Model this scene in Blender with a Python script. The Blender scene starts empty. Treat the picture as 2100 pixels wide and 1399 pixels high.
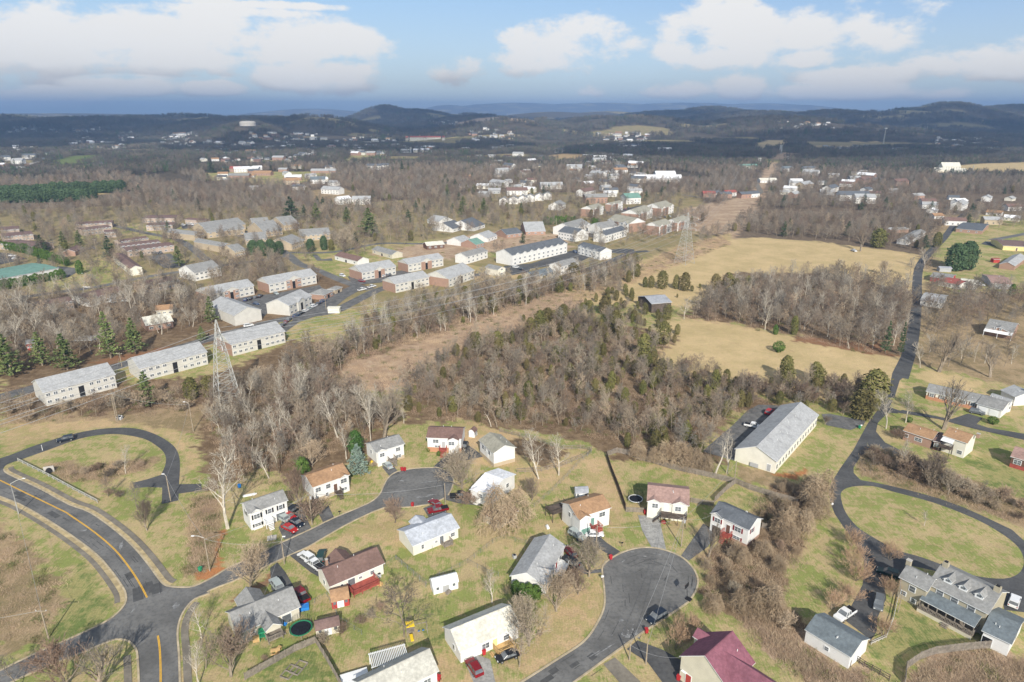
import bpy, bmesh, math, random
import numpy as np
from mathutils import Vector, Matrix
from mathutils.geometry import tessellate_polygon
R = math.radians
random.seed(7)
SC = bpy.context.scene
COL = SC.collection
# ------------------------------------------------------------------ camera, sky, sun
F, CX, CY, HZ, HC = 1380.0, 1050.0, 699.5, 228.0, 100.0
PT = math.atan((CY - HZ) / F)
cd = bpy.data.cameras.new('camera'); cam = bpy.data.objects.new('camera', cd); COL.objects.link(cam)
cam.location = (0, 0, HC); cam.rotation_euler = (math.pi/2 - PT, 0, 0)
cd.sensor_width = 36; cd.lens = F / 2100 * 36; cd.clip_end = 60000; cd.clip_start = 1
SC.camera = cam
SUN_AZ_OFF, SUN_EL = R(9.2), R(32)          # the sun stands behind the camera, a little to the right
sd = Vector((math.sin(SUN_AZ_OFF)*math.cos(SUN_EL), -math.cos(SUN_AZ_OFF)*math.cos(SUN_EL), math.sin(SUN_EL)))
sl = bpy.data.lights.new('sun', 'SUN'); sl.energy = 5.0; sl.angle = R(0.5); sl.color = (1.0, 0.95, 0.85)
so = bpy.data.objects.new('sun', sl); COL.objects.link(so); so.rotation_euler = (-sd).to_track_quat('-Z', 'Y').to_euler()
SC.view_settings.view_transform = 'Standard'; SC.view_settings.look = 'None'
SC.view_settings.gamma = 1; SC.view_settings.exposure = 0.26
SC.cycles.volume_step_rate = 4; SC.cycles.max_bounces = 5; SC.cycles.volume_bounces = 0
SC.cycles.diffuse_bounces = 2; SC.cycles.glossy_bounces = 2; SC.cycles.transparent_max_bounces = 6

class NT:
    def __init__(s, nt): s.nt = nt
    def n(s, typ, **kw):
        x = s.nt.nodes.new(typ)
        for k, v in kw.items():
            if k in ('op', 'blend'):
                setattr(x, 'operation' if k == 'op' else 'blend_type', v)
            elif hasattr(x, k): setattr(x, k, v)
            else: x.inputs[k].default_value = v
        return x
    def l(s, a, b): s.nt.links.new(a, b)
    def m(s, op, a, b=None, c=None, clamp=False):
        x = s.nt.nodes.new('ShaderNodeMath'); x.operation = op; x.use_clamp = clamp
        for i, v in enumerate((a, b, c)):
            if v is None: continue
            if isinstance(v, (int, float)): x.inputs[i].default_value = v
            else: s.l(v, x.inputs[i])
        return x.outputs[0]
    def mix(s, f, a, b, blend='MIX'):
        x = s.nt.nodes.new('ShaderNodeMix'); x.data_type = 'RGBA'; x.blend_type = blend
        for i, v in ((0, f), (6, a), (7, b)):
            if isinstance(v, (int, float)): x.inputs[i].default_value = v
            elif isinstance(v, tuple): x.inputs[i].default_value = (*v[:3], 1)
            else: s.l(v, x.inputs[i])
        return x.outputs[2]
    def ramp(s, f, lo, hi):
        x = s.nt.nodes.new('ShaderNodeMapRange'); x.interpolation_type = 'SMOOTHSTEP'
        s.l(f, x.inputs[0]); x.inputs[1].default_value = lo; x.inputs[2].default_value = hi
        return x.outputs[0]

world = bpy.data.worlds.new('World'); SC.world = world; world.use_nodes = True
wn = NT(world.node_tree); world.node_tree.nodes.clear()
def build_world():
    t = wn
    sky = t.n('ShaderNodeTexSky', sky_type='NISHITA'); sky.sun_disc = False
    sky.sun_elevation = SUN_EL; sky.sun_rotation = math.pi - SUN_AZ_OFF
    sky.air_density = 1.2; sky.dust_density = 0.4; sky.ozone_density = 2.0
    tc = t.n('ShaderNodeTexCoord'); sep = t.n('ShaderNodeSeparateXYZ'); t.l(tc.outputs['Generated'], sep.inputs[0])
    az = t.m('ARCTAN2', sep.outputs[0], sep.outputs[1]); el = t.m('ARCSINE', sep.outputs[2])
    # wisp noise in (azimuth, elevation)
    cmb = t.n('ShaderNodeCombineXYZ'); t.l(t.m('MULTIPLY', az, 1.0), cmb.inputs[0]); t.l(t.m('MULTIPLY', el, 1.7), cmb.inputs[1])
    nz = t.n('ShaderNodeTexNoise', Scale=11.0, Detail=11.0, Roughness=0.62); t.l(cmb.outputs[0], nz.inputs['Vector'])
    nb = t.n('ShaderNodeTexNoise', Scale=4.0, Detail=3.0, Roughness=0.5); t.l(cmb.outputs[0], nb.inputs['Vector'])
    # clouds: centre px, half width, half height, strength
    C = [(235,75,330,62,1.1),(480,85,230,42,1),(110,55,160,40,1),(420,20,160,12,.55),(620,90,90,30,.55),
         (265,180,80,17,.9),(440,182,60,16,.85),(640,160,110,30,1.0),(700,148,50,22,.8),(505,8,150,8,.5),
         (1150,95,130,52,1.15),(1060,130,70,30,.9),(960,140,60,28,.55),(1210,70,70,30,.9),(1210,190,35,14,.5),
         (1600,60,190,60,1.15),(1440,115,90,30,1.0),(1750,75,110,42,1.05),(1660,118,60,17,.8),(1510,30,130,40,.9),
         (1385,185,80,20,.75),(1510,180,55,26,.9),(1760,160,90,26,.7),(1720,190,120,16,.7),(1830,150,40,14,.4),
         (1990,130,110,36,1.0),(2080,130,70,34,.95),(1940,192,60,14,.5),(60,205,130,16,.7),(-120,100,120,60,.9),(2250,90,130,50,.9),
         (-500,120,260,70,1),(-900,60,300,60,1),(2600,100,250,60,1),(3100,60,300,70,1),(900,-260,400,60,.9),(300,-400,400,90,1),(1800,-350,380,80,1)]
    mask = None; sh = None
    for (px, py, rx, ry, s) in C:
        s = s*1.0+(.55 if ry < 24 else (.2 if ry < 35 else 0))
        dx = (px-CX)/F; dy = (CY-py)/F
        v = (dx, math.cos(PT)+dy*math.sin(PT), -math.sin(PT)+dy*math.cos(PT)); L = math.sqrt(sum(c*c for c in v))
        a0 = math.atan2(v[0], v[1]); e0 = math.asin(v[2]/L)
        u = t.m('MULTIPLY', t.m('SUBTRACT', az, a0), F/rx*0.85)
        w = t.m('MULTIPLY', t.m('SUBTRACT', el, e0), F/ry*0.95)
        d = t.m('ADD', t.m('MULTIPLY', u, u), t.m('MULTIPLY', w, w))
        k = t.m('MULTIPLY', t.m('SUBTRACT', 1.0, d), s)
        kk = t.m('MAXIMUM', k, -2.0)
        g = t.m('ADD', kk, t.m('MULTIPLY', w, 0.75))       # brighter tops
        if mask is None: mask = kk; sh = g
        else:
            mask = t.m('SMOOTH_MAX', mask, kk, 0.25); sh = t.m('MAXIMUM', sh, g)
    n1 = t.m('SUBTRACT', nz.outputs[0], 0.5); n2 = t.m('SUBTRACT', nb.outputs[0], 0.5)
    mk = t.m('ADD', mask, t.m('ADD', t.m('MULTIPLY', n1, 5.2), t.m('MULTIPLY', n2, 3.0)))
    cov = t.ramp(mk, 0.0, 0.85)
    cov = t.m('MULTIPLY', cov, 0.96)
    shade = t.ramp(t.m('ADD', sh, t.m('ADD', t.m('MULTIPLY', n1, 2.0), t.m('MULTIPLY', n2, 1.5))), -0.35, 0.8)
    ccol = t.mix(shade, (5.4, 5.35, 5.4), (8.2, 8.05, 7.8))
    base = t.mix(1.0, sky.outputs[0], SKYTINT, 'MULTIPLY')
    # pale lower sky and the deep blue band of far weather on the horizon
    grad = t.mix(t.ramp(el, 0.20, 0.0), t.mix(t.ramp(az, -0.3, 0.6), (3.0, 4.85, 7.2), (2.2, 3.8, 6.6)), (5.5, 6.7, 7.6))
    base = t.mix(0.80, base, grad)
    over = t.m('MULTIPLY', t.ramp(el, 0.30, 0.6), t.ramp(nb.outputs[0], 0.42, 0.55))  # overhead cloud cover added out of view to whiten the ambient light
    base = t.mix(t.m('MULTIPLY', over, 0.8), base, (5.6, 5.4, 5.2))
    c = t.mix(cov, base, ccol)
    azf = t.ramp(az, 0.12, -0.40)
    top = t.m('ADD', 0.006, t.m('MULTIPLY', azf, 0.030))
    bandf = t.m('SUBTRACT', 1.0, t.m('DIVIDE', t.m('SUBTRACT', el, t.m('MULTIPLY', azf, 0.004)), top), clamp=True)
    band = t.m('POWER', bandf, 2.1)
    c = t.mix(t.m('MULTIPLY', band, t.m('MULTIPLY', azf, 0.60)), c, (1.45, 2.1, 2.7))
    bg = t.n('ShaderNodeBackground'); bg.inputs['Strength'].default_value = 0.1; t.l(c, bg.inputs[0])
    out = t.n('ShaderNodeOutputWorld'); t.l(bg.outputs[0], out.inputs[0])
HAZE = 0.00013
SKYTINT = (1.0, 1.13, 1.38)
build_world()
world.cycles.sampling_method = 'MANUAL'; world.cycles.sample_map_resolution = 512

# ------------------------------------------------------------------ terrain and pixel -> ground
def vnoise(x, y, seed=0):
    x = np.asarray(x, float); y = np.asarray(y, float)
    xi = np.floor(x).astype(np.int64); yi = np.floor(y).astype(np.int64)
    fx = x-xi; fy = y-yi; fx = fx*fx*(3-2*fx); fy = fy*fy*(3-2*fy)
    def h(a, b):
        n = (a*374761393 + b*668265263 + seed*982451653) & 0xffffffff
        n = ((n ^ (n >> 13))*1274126177) & 0xffffffff
        return ((n ^ (n >> 16)) & 0xffff)/65535.0
    return (h(xi,yi)*(1-fx)+h(xi+1,yi)*fx)*(1-fy)+(h(xi,yi+1)*(1-fx)+h(xi+1,yi+1)*fx)*fy
def ss(a, b, x):
    t = np.clip((x-a)/(b-a), 0, 1); return t*t*(3-2*t)
# hills: px, top py, distance, half width px, depth m
HILLS = [(790,219,5600,52,450),(850,227,5400,80,500),(1945,214,5200,85,500),(1860,226,4800,120,500),(2080,219,6000,90,700),(1720,229,4600,110,500),
         (920,216,15000,60,1500),(1060,212,15500,160,1500),(1230,212,15500,190,1500),(1400,212,15500,190,1500),(1560,213,15500,150,1500),(1650,216,15000,60,1200),
         (640,223,13500,100,1500),(100,232,9000,260,900),(20,234,4600,60,500),(300,240,4200,120,450),(370,236,4300,60,350),(420,238,4200,50,350),
         (200,243,4000,160,400),(520,243,3500,160,500),(650,238,3300,90,400),(1140,229,6500,130,700),(1250,228,6800,120,700),(1460,222,5600,90,500),
         (1380,230,5400,140,500),(1560,231,4600,150,500),(1050,242,2900,110,350),(1000,238,4500,120,500),(1280,240,3200,160,350),(1600,243,3200,160,300),
         (505,251,2700,55,250),(900,233,5800,160,600),(1750,234,6000,300,600),(-200,236,4500,250,600),(2400,220,6000,260,700)]
def Hgt(x, y):
    x = np.asarray(x, float); y = np.asarray(y, float)
    d = np.hypot(x, y)
    n = vnoise(x/420., y/420., 1)*0.6+vnoise(x/190., y/190., 2)*0.25+vnoise(x/1100., y/1100., 3)*0.7-0.75
    amp = ss(750, 2500, d)*19 + ss(2500, 7000, d)*18
    z = n*amp
    hh = np.full_like(z, -1e3)
    for (px, py, dist, hw, dep) in HILLS:
        az = (px-CX)/F/ (math.cos(PT)+ (CY-py)/F*math.sin(PT))
        az = math.atan(az)
        L = math.sqrt(((px-CX)/F)**2+1)
        top = HC + (HZ-py)*dist*math.cos(az)/F*0.98
        a = np.arctan2(x, y)
        e = ((a-az)*F*0.92/hw)**2 + ((d-dist)/dep)**2
        e = e*(1+0.35*(vnoise(x/150., y/150., 5)-0.5))
        hh = np.maximum(hh, -8+(top+8)*np.exp(-e*0.75)*(0.97+0.03*vnoise(x/90., y/90., 9))) 
    far = ss(1200, 1700, d)
    z = z*(1-far) + np.maximum(z, hh)*far
    back = ss(200, -200, y)     # behind the camera: gentle
    return z*(1-back)
TI = {'O':(0,0,1)}
for i, x0 in enumerate((0,400,800,1200,1575)):
    TI['B%d' % i] = (x0,1000,3.507); TI['M%d' % i] = (x0, 750 if i else 700, 3.996)
    TI['U%d' % i] = (x0,460,4.0); TI['T%d' % i] = (x0,180,4.0)
TI.update(X1=(930,930,10.44), X2=(1830,1130,6.36), X3=(1360,1240,7.0), X4=(1000,420,4.773), X5=(1780,740,5.828), X6=(1780,480,5.828), X7=(0,440,5.0), X8=(280,440,5.0))
def px(t, x, y):
    ox, oy, s = TI[t]; return ox+x/s, oy+y/s
def ray(t, x, y):
    X, Y = px(t, x, y); dx = (X-CX)/F; dy = (CY-Y)/F
    return Vector((dx, math.cos(PT)+dy*math.sin(PT), -math.sin(PT)+dy*math.cos(PT)))
def W(t, x, y, z=0.0):
    v = ray(t, x, y)
    if v.z < -1e-4:
        k = (z-HC)/v.z
        if math.hypot(v.x*k, v.y*k) < 740: return Vector((v.x*k, v.y*k, z))
    k0 = 500.0
    ks = k0*1.004**np.arange(900)
    zz = HC+v.z*ks - (Hgt(v.x*ks, v.y*ks)+z)
    i = np.argmax(zz < 0) if (zz < 0).any() else 899
    k = ks[i]
    p = Vector((v.x*k, v.y*k, 0)); p.z = float(Hgt(p.x, p.y))+z
    return p
def gh(x, y): return float(Hgt(x, y))
def proj(p):
    vy = p[1]*math.cos(PT)+(HC-p[2])*math.sin(PT); up = p[1]*math.sin(PT)-(HC-p[2])*math.cos(PT)
    return CX+F*p[0]/vy, CY-F*up/vy
def height_to(t, bx, by, topy, z0=0):
    b = W(t, bx, by); ty = px(t, 0, topy)[1]
    lo, hi = 0.3, 80
    for _ in range(30):
        m_ = (lo+hi)/2
        if proj((b.x, b.y, b.z+m_))[1] > ty: lo = m_
        else: hi = m_
    return b, m_

# ------------------------------------------------------------------ materials
MATS = {}
def mat(name, col, rough=0.85, var=0.25, scale=0.6, metal=0.0, detail=6.0, bump=0.0, col2=None, spec=None, scale2=None, objrand=0.0, hue=None):
    if name in MATS: return MATS[name]
    m = bpy.data.materials.new(name); m.use_nodes = True; t = NT(m.node_tree); m.node_tree.nodes.clear()
    b = t.n('ShaderNodeBsdfPrincipled'); o = t.n('ShaderNodeOutputMaterial'); t.l(b.outputs[0], o.inputs[0])
    b.inputs['Roughness'].default_value = rough; b.inputs['Metallic'].default_value = metal
    b.inputs['Specular IOR Level'].default_value = 0.25 if spec is None else spec
    g = t.n('ShaderNodeNewGeometry')
    nz = t.n('ShaderNodeTexNoise', Scale=scale, Detail=detail, Roughness=0.62); t.l(g.outputs['Position'], nz.inputs['Vector'])
    if col2 is None: col2 = tuple(c*(1-var) for c in col); c1 = tuple(min(1, c*(1+var)) for c in col)
    else: c1 = col
    f = t.ramp(nz.outputs[0], 0.32, 0.68)
    c = t.mix(f, c1, col2)
    if scale2:
        n2 = t.n('ShaderNodeTexNoise', Scale=scale2, Detail=4.0, Roughness=0.6); t.l(g.outputs['Position'], n2.inputs['Vector'])
        c = t.mix(t.m('MULTIPLY', t.ramp(n2.outputs[0], 0.4, 0.75), 0.5), c, tuple(x*0.55 for x in col))
    if hue:
        oh = t.n('ShaderNodeObjectInfo'); c = t.mix(t.m('FRACT', t.m('MULTIPLY', oh.outputs['Random'], 17.3)), c, hue)
    if objrand:
        oi = t.n('ShaderNodeObjectInfo')
        k = t.m('ADD', 1-objrand/2, t.m('MULTIPLY', oi.outputs['Random'], objrand))
        cb = t.n('ShaderNodeCombineXYZ')
        for i in range(3): t.l(k, cb.inputs[i])
        c = t.mix(1.0, c, cb.outputs[0], 'MULTIPLY')
    t.l(c, b.inputs['Base Color'])
    if bump:
        bp = t.n('ShaderNodeBump'); bp.inputs['Strength'].default_value = bump; bp.inputs['Distance'].default_value = 0.1
        n3 = t.n('ShaderNodeTexNoise', Scale=scale*6, Detail=4.0); t.l(g.outputs['Position'], n3.inputs['Vector'])
        t.l(n3.outputs[0], bp.inputs['Height']); t.l(bp.outputs[0], b.inputs['Normal'])
    MATS[name] = m; return m
M = {}
def shingle(name, col): M[name] = mat('roof_'+name, col, 0.9, 0.16, 1.6, bump=0.4, scale2=0.35)
def siding(name, col): M[name] = mat('wall_'+name, col, 0.75, 0.06, 0.5, scale2=0.8 if name in ('brick','stone') else None)
for n_, c_ in dict(grey=(.28,.275,.265), lgrey=(.40,.40,.40), dgrey=(.13,.14,.155), blue=(.16,.185,.20), brown=(.20,.125,.105), tan=(.38,.23,.13), pink=(.36,.235,.20),
                   cream=(.66,.63,.54), white=(.80,.80,.82), maroon=(.25,.10,.13), olive=(.34,.32,.26), green=(.17,.30,.25), dbrown=(.19,.125,.11), bluegrey=(.47,.49,.53), red=(.34,.10,.08), tin=(.34,.35,.38), sand=(.50,.48,.42)).items(): shingle(n_, c_)
for n_, c_ in dict(w_white=(.72,.70,.665), w_cream=(.73,.69,.59), w_beige=(.60,.55,.44), w_brick=(.37,.235,.175), w_stone=(.42,.37,.27), w_tan=(.47,.38,.27), w_red=(.42,.06,.05), w_yellow=(.72,.60,.28), w_grey=(.40,.40,.40), w_brown=(.15,.085,.06), w_orange=(.48,.24,.14), w_terr=(.47,.37,.30), w_apt=(.58,.555,.50)).items(): siding(n_, c_)
M['trim'] = mat('white_trim', (.78,.78,.77), 0.6, 0.04)
M['glass'] = mat('window_glass', (.14,.15,.16), 0.15, 0.3, 0.5, spec=0.6)
M['asphalt'] = mat('asphalt', (.12,.117,.113), 0.9, var=0, scale=0.12, col2=(.20,.195,.187), scale2=1.3, bump=0.1)
M['asphalt_new'] = mat('new_asphalt', (.075,.075,.077), 0.85, var=0, scale=0.15, col2=(.115,.113,.112), scale2=1.3)
M['drive'] = mat('old_asphalt', (.10,.097,.095), 0.92, var=0, scale=0.35, col2=(.19,.185,.18), scale2=2.0)
M['gravel'] = mat('gravel', (.34,.33,.31), 0.95, 0.2, 0.5, scale2=2.0)
M['curb'] = mat('kerb_concrete', (.46,.38,.26), 0.9, var=0.2, scale=0.4, scale2=1.2)
M['dryverge'] = mat('dry_verge', (.46,.36,.20), 0.95, 0.25, 0.5, scale2=1.2)
M['walk'] = mat('pavement_concrete', (.21,.185,.15), 0.9, var=0.2, scale=0.3, scale2=1.0)
M['yellow'] = mat('yellow_paint', (.75,.42,.04), 0.7, 0.12, 1.0)
M['patch'] = mat('worn_patch', (.22,.22,.22), 0.95, 0.4, 1.0)
M['wood'] = mat('weathered_wood', (.27,.23,.19), 0.9, 0.25, 1.2, scale2=1.5)
M['wood_new'] = mat('new_wood', (.55,.36,.16), 0.85, 0.2, 1.0)
M['wood_red'] = mat('red_stain', (.34,.08,.06), 0.8, 0.2, 1.0)
M['wood_dark'] = mat('dark_wood', (.11,.085,.07), 0.9, 0.3, 1.0)
M['pole'] = mat('pole_wood', (.33,.27,.20), 0.9, 0.2, 1.5)
M['steel'] = mat('galvanised_steel', (.50,.49,.45), 0.6, 0.15, 1.0, metal=0.3)
M['wire'] = mat('wire', (.34,.34,.34), 0.6, 0.1)
M['chain'] = mat('chain_link', (.20,.21,.20), 0.7, 0.2)
M['black'] = mat('black_rubber', (.02,.02,.022), 0.7, 0.2)
M['net'] = mat('black_net', (.012,.014,.02), 0.8, 0.2)
M['plastic_green'] = mat('green_plastic', (.03,.25,.12), 0.5, 0.1)
M['plastic_yellow'] = mat('yellow_plastic', (.80,.55,.03), 0.5, 0.1)
M['plastic_blue'] = mat('blue_plastic', (.03,.22,.62), 0.5, 0.1)
M['plastic_red'] = mat('red_plastic', (.42,.03,.035), 0.5, 0.1)
M['concrete'] = mat('concrete', (.45,.42,.38), 0.9, 0.15, 0.6)
M['chrome'] = mat('wheel_rim', (.35,.35,.36), 0.4, 0.1, metal=0.5)
M['lampg'] = mat('headlamp', (.7,.7,.68), 0.3, 0.05)
M['tail'] = mat('tail_lamp', (.35,.01,.01), 0.4, 0.05)
for n_, c_ in dict(c_white=(.75,.75,.75), c_red=(.40,.014,.014), c_black=(.012,.013,.016), c_blue=(.02,.05,.13), c_silver=(.38,.42,.41), c_grey=(.12,.13,.14), c_maroon=(.20,.006,.012), c_green=(.015,.05,.045), c_navy=(.010,.018,.035), c_tan=(.30,.26,.19)).items():
    M[n_] = mat('paint_'+n_, c_, 0.3, 0.05, spec=0.6)
# vegetation
M['bark'] = mat('bark_grey', (.27,.22,.165), 0.95, 0.25, 1.0, objrand=0.3)
M['twig'] = mat('twigs_brown', (.24,.18,.125), 0.95, var=0, scale=0.05, col2=(.30,.24,.18), objrand=0.75, hue=(.235,.215,.185))
M['twigf_shaded'] = mat('far_twigs_shaded', (.105,.088,.068), 0.95, var=0, scale=0.004, col2=(.17,.14,.105), objrand=0.7, hue=(.10,.095,.08))  # twig colour darkened to stand for shade over the far woods
M['barkp'] = mat('bark_pale', (.55,.49,.40), 0.95, 0.2, 1.0)
M['twigp'] = mat('twigs_pale', (.42,.37,.30), 0.95, 0.2, 0.5, objrand=0.25)
M['twigr'] = mat('twigs_reddish', (.46,.31,.20), 0.95, 0.2, 0.3, objrand=0.2)
M['twigd'] = mat('twigs_dark', (.235,.16,.115), 0.95, var=.2, scale=.3, objrand=0.6, hue=(.20,.165,.13))
M['twigb'] = mat('twigs_beige', (.42,.32,.22), 0.95, var=.25, scale=.3, objrand=0.4, hue=(.34,.29,.22))
M['vine'] = mat('dead_vine', (.29,.21,.135), 0.95, 0, 0.25, col2=(.43,.33,.22), objrand=0.5)
M['cedar'] = mat('cedar_leaves', (.10,.115,.03), 0.9, var=0, scale=.45, col2=(.19,.175,.055), objrand=0.5, hue=(.15,.12,.05))
M['pine'] = mat('pine_needles', (.10,.15,.045), 0.9, 0, 0.35, col2=(.21,.235,.085), objrand=0.4)
M['pined'] = mat('dark_pine_needles', (.05,.085,.038), 0.9, 0, 0.4, col2=(.09,.135,.06), objrand=0.3)
M['spruce'] = mat('blue_spruce_needles', (.16,.22,.18), 0.9, 0, 0.5, col2=(.25,.31,.25))
M['holly'] = mat('holly_leaves', (.03,.075,.018), 0.6, 0, 0.6, col2=(.07,.14,.03))
M['hedge'] = mat('hedge_leaves', (.06,.115,.022), 0.8, 0, 0.6, col2=(.11,.17,.035), objrand=0.3)
M['drygrass'] = mat('dry_tall_grass', (.58,.43,.28), 0.95, 0, 0.05, col2=(.42,.30,.21), objrand=0.4)
M['brush'] = mat('brush_twigs', (.36,.25,.18), 0.95, 0, 0.06, col2=(.44,.33,.23), objrand=0.5)
M['brushg'] = mat('green_brush', (.13,.14,.05), 0.95, 0, 0.06, col2=(.20,.19,.08), objrand=0.4)

# ------------------------------------------------------------------ mesh builder
class MB:
    def __init__(s): s.v = []; s.f = []; s.mi = []
    def add(s, vs, fs, mi=0):
        o = len(s.v); s.v += [tuple(p) for p in vs]; s.f += [tuple(i+o for i in f) for f in fs]; s.mi += [mi]*len(fs); return s
    def box(s, x0, x1, y0, y1, z0, z1, mi=0):
        return s.add([(x0,y0,z0),(x1,y0,z0),(x1,y1,z0),(x0,y1,z0),(x0,y0,z1),(x1,y0,z1),(x1,y1,z1),(x0,y1,z1)],
                     [(0,3,2,1),(4,5,6,7),(0,1,5,4),(1,2,6,5),(2,3,7,6),(3,0,4,7)], mi)
    def tube(s, a, b, r0, r1=None, n=6, mi=0, cap=True):
        r1 = r0 if r1 is None else r1; a = Vector(a); b = Vector(b); d = b-a
        if d.length < 1e-6: return s
        q = d.to_track_quat('Z', 'Y'); vs = []
        for c, r in ((a, r0), (b, r1)):
            for i in range(n):
                t = 2*math.pi*i/n; vs.append(c+q@Vector((r*math.cos(t), r*math.sin(t), 0)))
        fs = [(i, (i+1) % n, n+(i+1) % n, n+i) for i in range(n)]
        if cap: fs += [tuple(range(n-1, -1, -1)), tuple(range(n, 2*n))]
        return s.add(vs, fs, mi)
    def poly(s, pts, z, mi=0): return s.add([(p[0], p[1], z) for p in pts], [tuple(range(len(pts)))], mi)
    def extrude(s, prof, axis, a, b, mi=0):
        """prof: 2D outline; axis 'x': (y,z) profile swept in x; 'y': (x,z) swept in y; 'z': (x,y) swept in z"""
        n = len(prof); f3 = {'x': lambda p, t: (t, p[0], p[1]), 'y': lambda p, t: (p[0], t, p[1]), 'z': lambda p, t: (p[0], p[1], t)}[axis]
        vs = [f3(p, a) for p in prof]+[f3(p, b) for p in prof]
        fs = [(i, (i+1) % n, n+(i+1) % n, n+i) for i in range(n)]+[tuple(range(n-1, -1, -1)), tuple(range(n, 2*n))]
        return s.add(vs, fs, mi)
    def slab(s, q, th, mi=0, mside=None):
        """q: four top corners (Vectors), thickness down"""
        q = [Vector(p) for p in q]; d = Vector((0,0,-th)); vs = q+[p+d for p in q]
        s.add(vs, [(0,1,2,3)], mi); s.add(vs, [(7,6,5,4),(0,4,5,1),(1,5,6,2),(2,6,7,3),(3,7,4,0)], mi if mside is None else mside)
        return s
    def build(s, name, mats, parent=None, smooth=False):
        me = bpy.data.meshes.new(name); me.from_pydata(s.v, [], s.f)
        for m in (mats if isinstance(mats, (list, tuple)) else [mats]): me.materials.append(M[m] if isinstance(m, str) else m)
        if len(set(s.mi)) > 1: me.polygons.foreach_set('material_index', s.mi)
        if smooth: me.polygons.foreach_set('use_smooth', [True]*len(s.f))
        me.update()
        o = bpy.data.objects.new(name, me); COL.objects.link(o)
        if parent is not None: o.parent = parent
        return o
def fixn(o):
    bm = bmesh.new(); bm.from_mesh(o.data); bmesh.ops.recalc_face_normals(bm, faces=bm.faces); bm.to_mesh(o.data); bm.free(); return o
def tag(o, label=None, cat=None, group=None, kind=None):
    if label: o['label'] = label
    if cat: o['category'] = cat
    if group: o['group'] = group
    if kind: o['kind'] = kind
    return o
def empty(name, loc, rz=0, label=None, cat=None, group=None):
    o = bpy.data.objects.new(name, None); COL.objects.link(o); o.location = loc; o.rotation_euler = (0,0,rz); o.empty_display_size = 0.5
    return tag(o, label, cat, group)
def copy_tree(src, loc, rz=0, sc=1.0, label=None, group=None, swap=None):
    r = src.copy(); COL.objects.link(r); r.location = loc; r.rotation_euler = (0,0,rz); r.scale = (sc,)*3 if isinstance(sc, (int, float)) else sc
    if label: r['label'] = label
    if group: r['group'] = group
    for ch in src.children:
        c = ch.copy(); COL.objects.link(c); c.parent = r
        if swap and ch.name.split('.')[0] in swap: c.data = swap[ch.name.split('.')[0]]
        for g in ch.children:
            d = g.copy(); COL.objects.link(d); d.parent = c
    return r
# ------------------------------------------------------------------ ground
def PL(s, default='O'):
    """'tile x,y x,y / tile x,y ...' -> world points"""
    out = []; t = default
    for tok in s.split():
        if ',' in tok: x, y = tok.split(','); out.append(W(t, float(x), float(y)))
        elif tok != '/': t = tok
    return out
def inpoly(X, Y, P):
    r = np.zeros(X.shape, bool); n = len(P)
    for i in range(n):
        x1, y1 = P[i][0], P[i][1]; x2, y2 = P[(i+1) % n][0], P[(i+1) % n][1]
        if y1 == y2: continue
        c = ((y1 > Y) != (y2 > Y)) & (X < (x2-x1)*(Y-y1)/(y2-y1)+x1); r ^= c
    return r
LAWN = ((.50,.385,.21),(.245,.27,.085)); LAWNG = ((.37,.33,.14),(.15,.19,.06)); TANL = ((.56,.40,.23),(.38,.315,.145)); FIELD = ((.61,.455,.25),(.48,.37,.19)); TOWN = ((.36,.28,.16),(.25,.215,.10))
LITTER = ((.17,.115,.07),(.24,.17,.105)); LEAF = ((.30,.155,.085),(.24,.15,.09)); BRUSH = ((.52,.39,.27),(.36,.25,.17)); CLAY = ((.50,.22,.09),(.36,.17,.08)); WOODF = ((.15,.11,.078),(.20,.155,.11)); BROWNG = ((.43,.315,.19),(.26,.20,.11))
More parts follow.
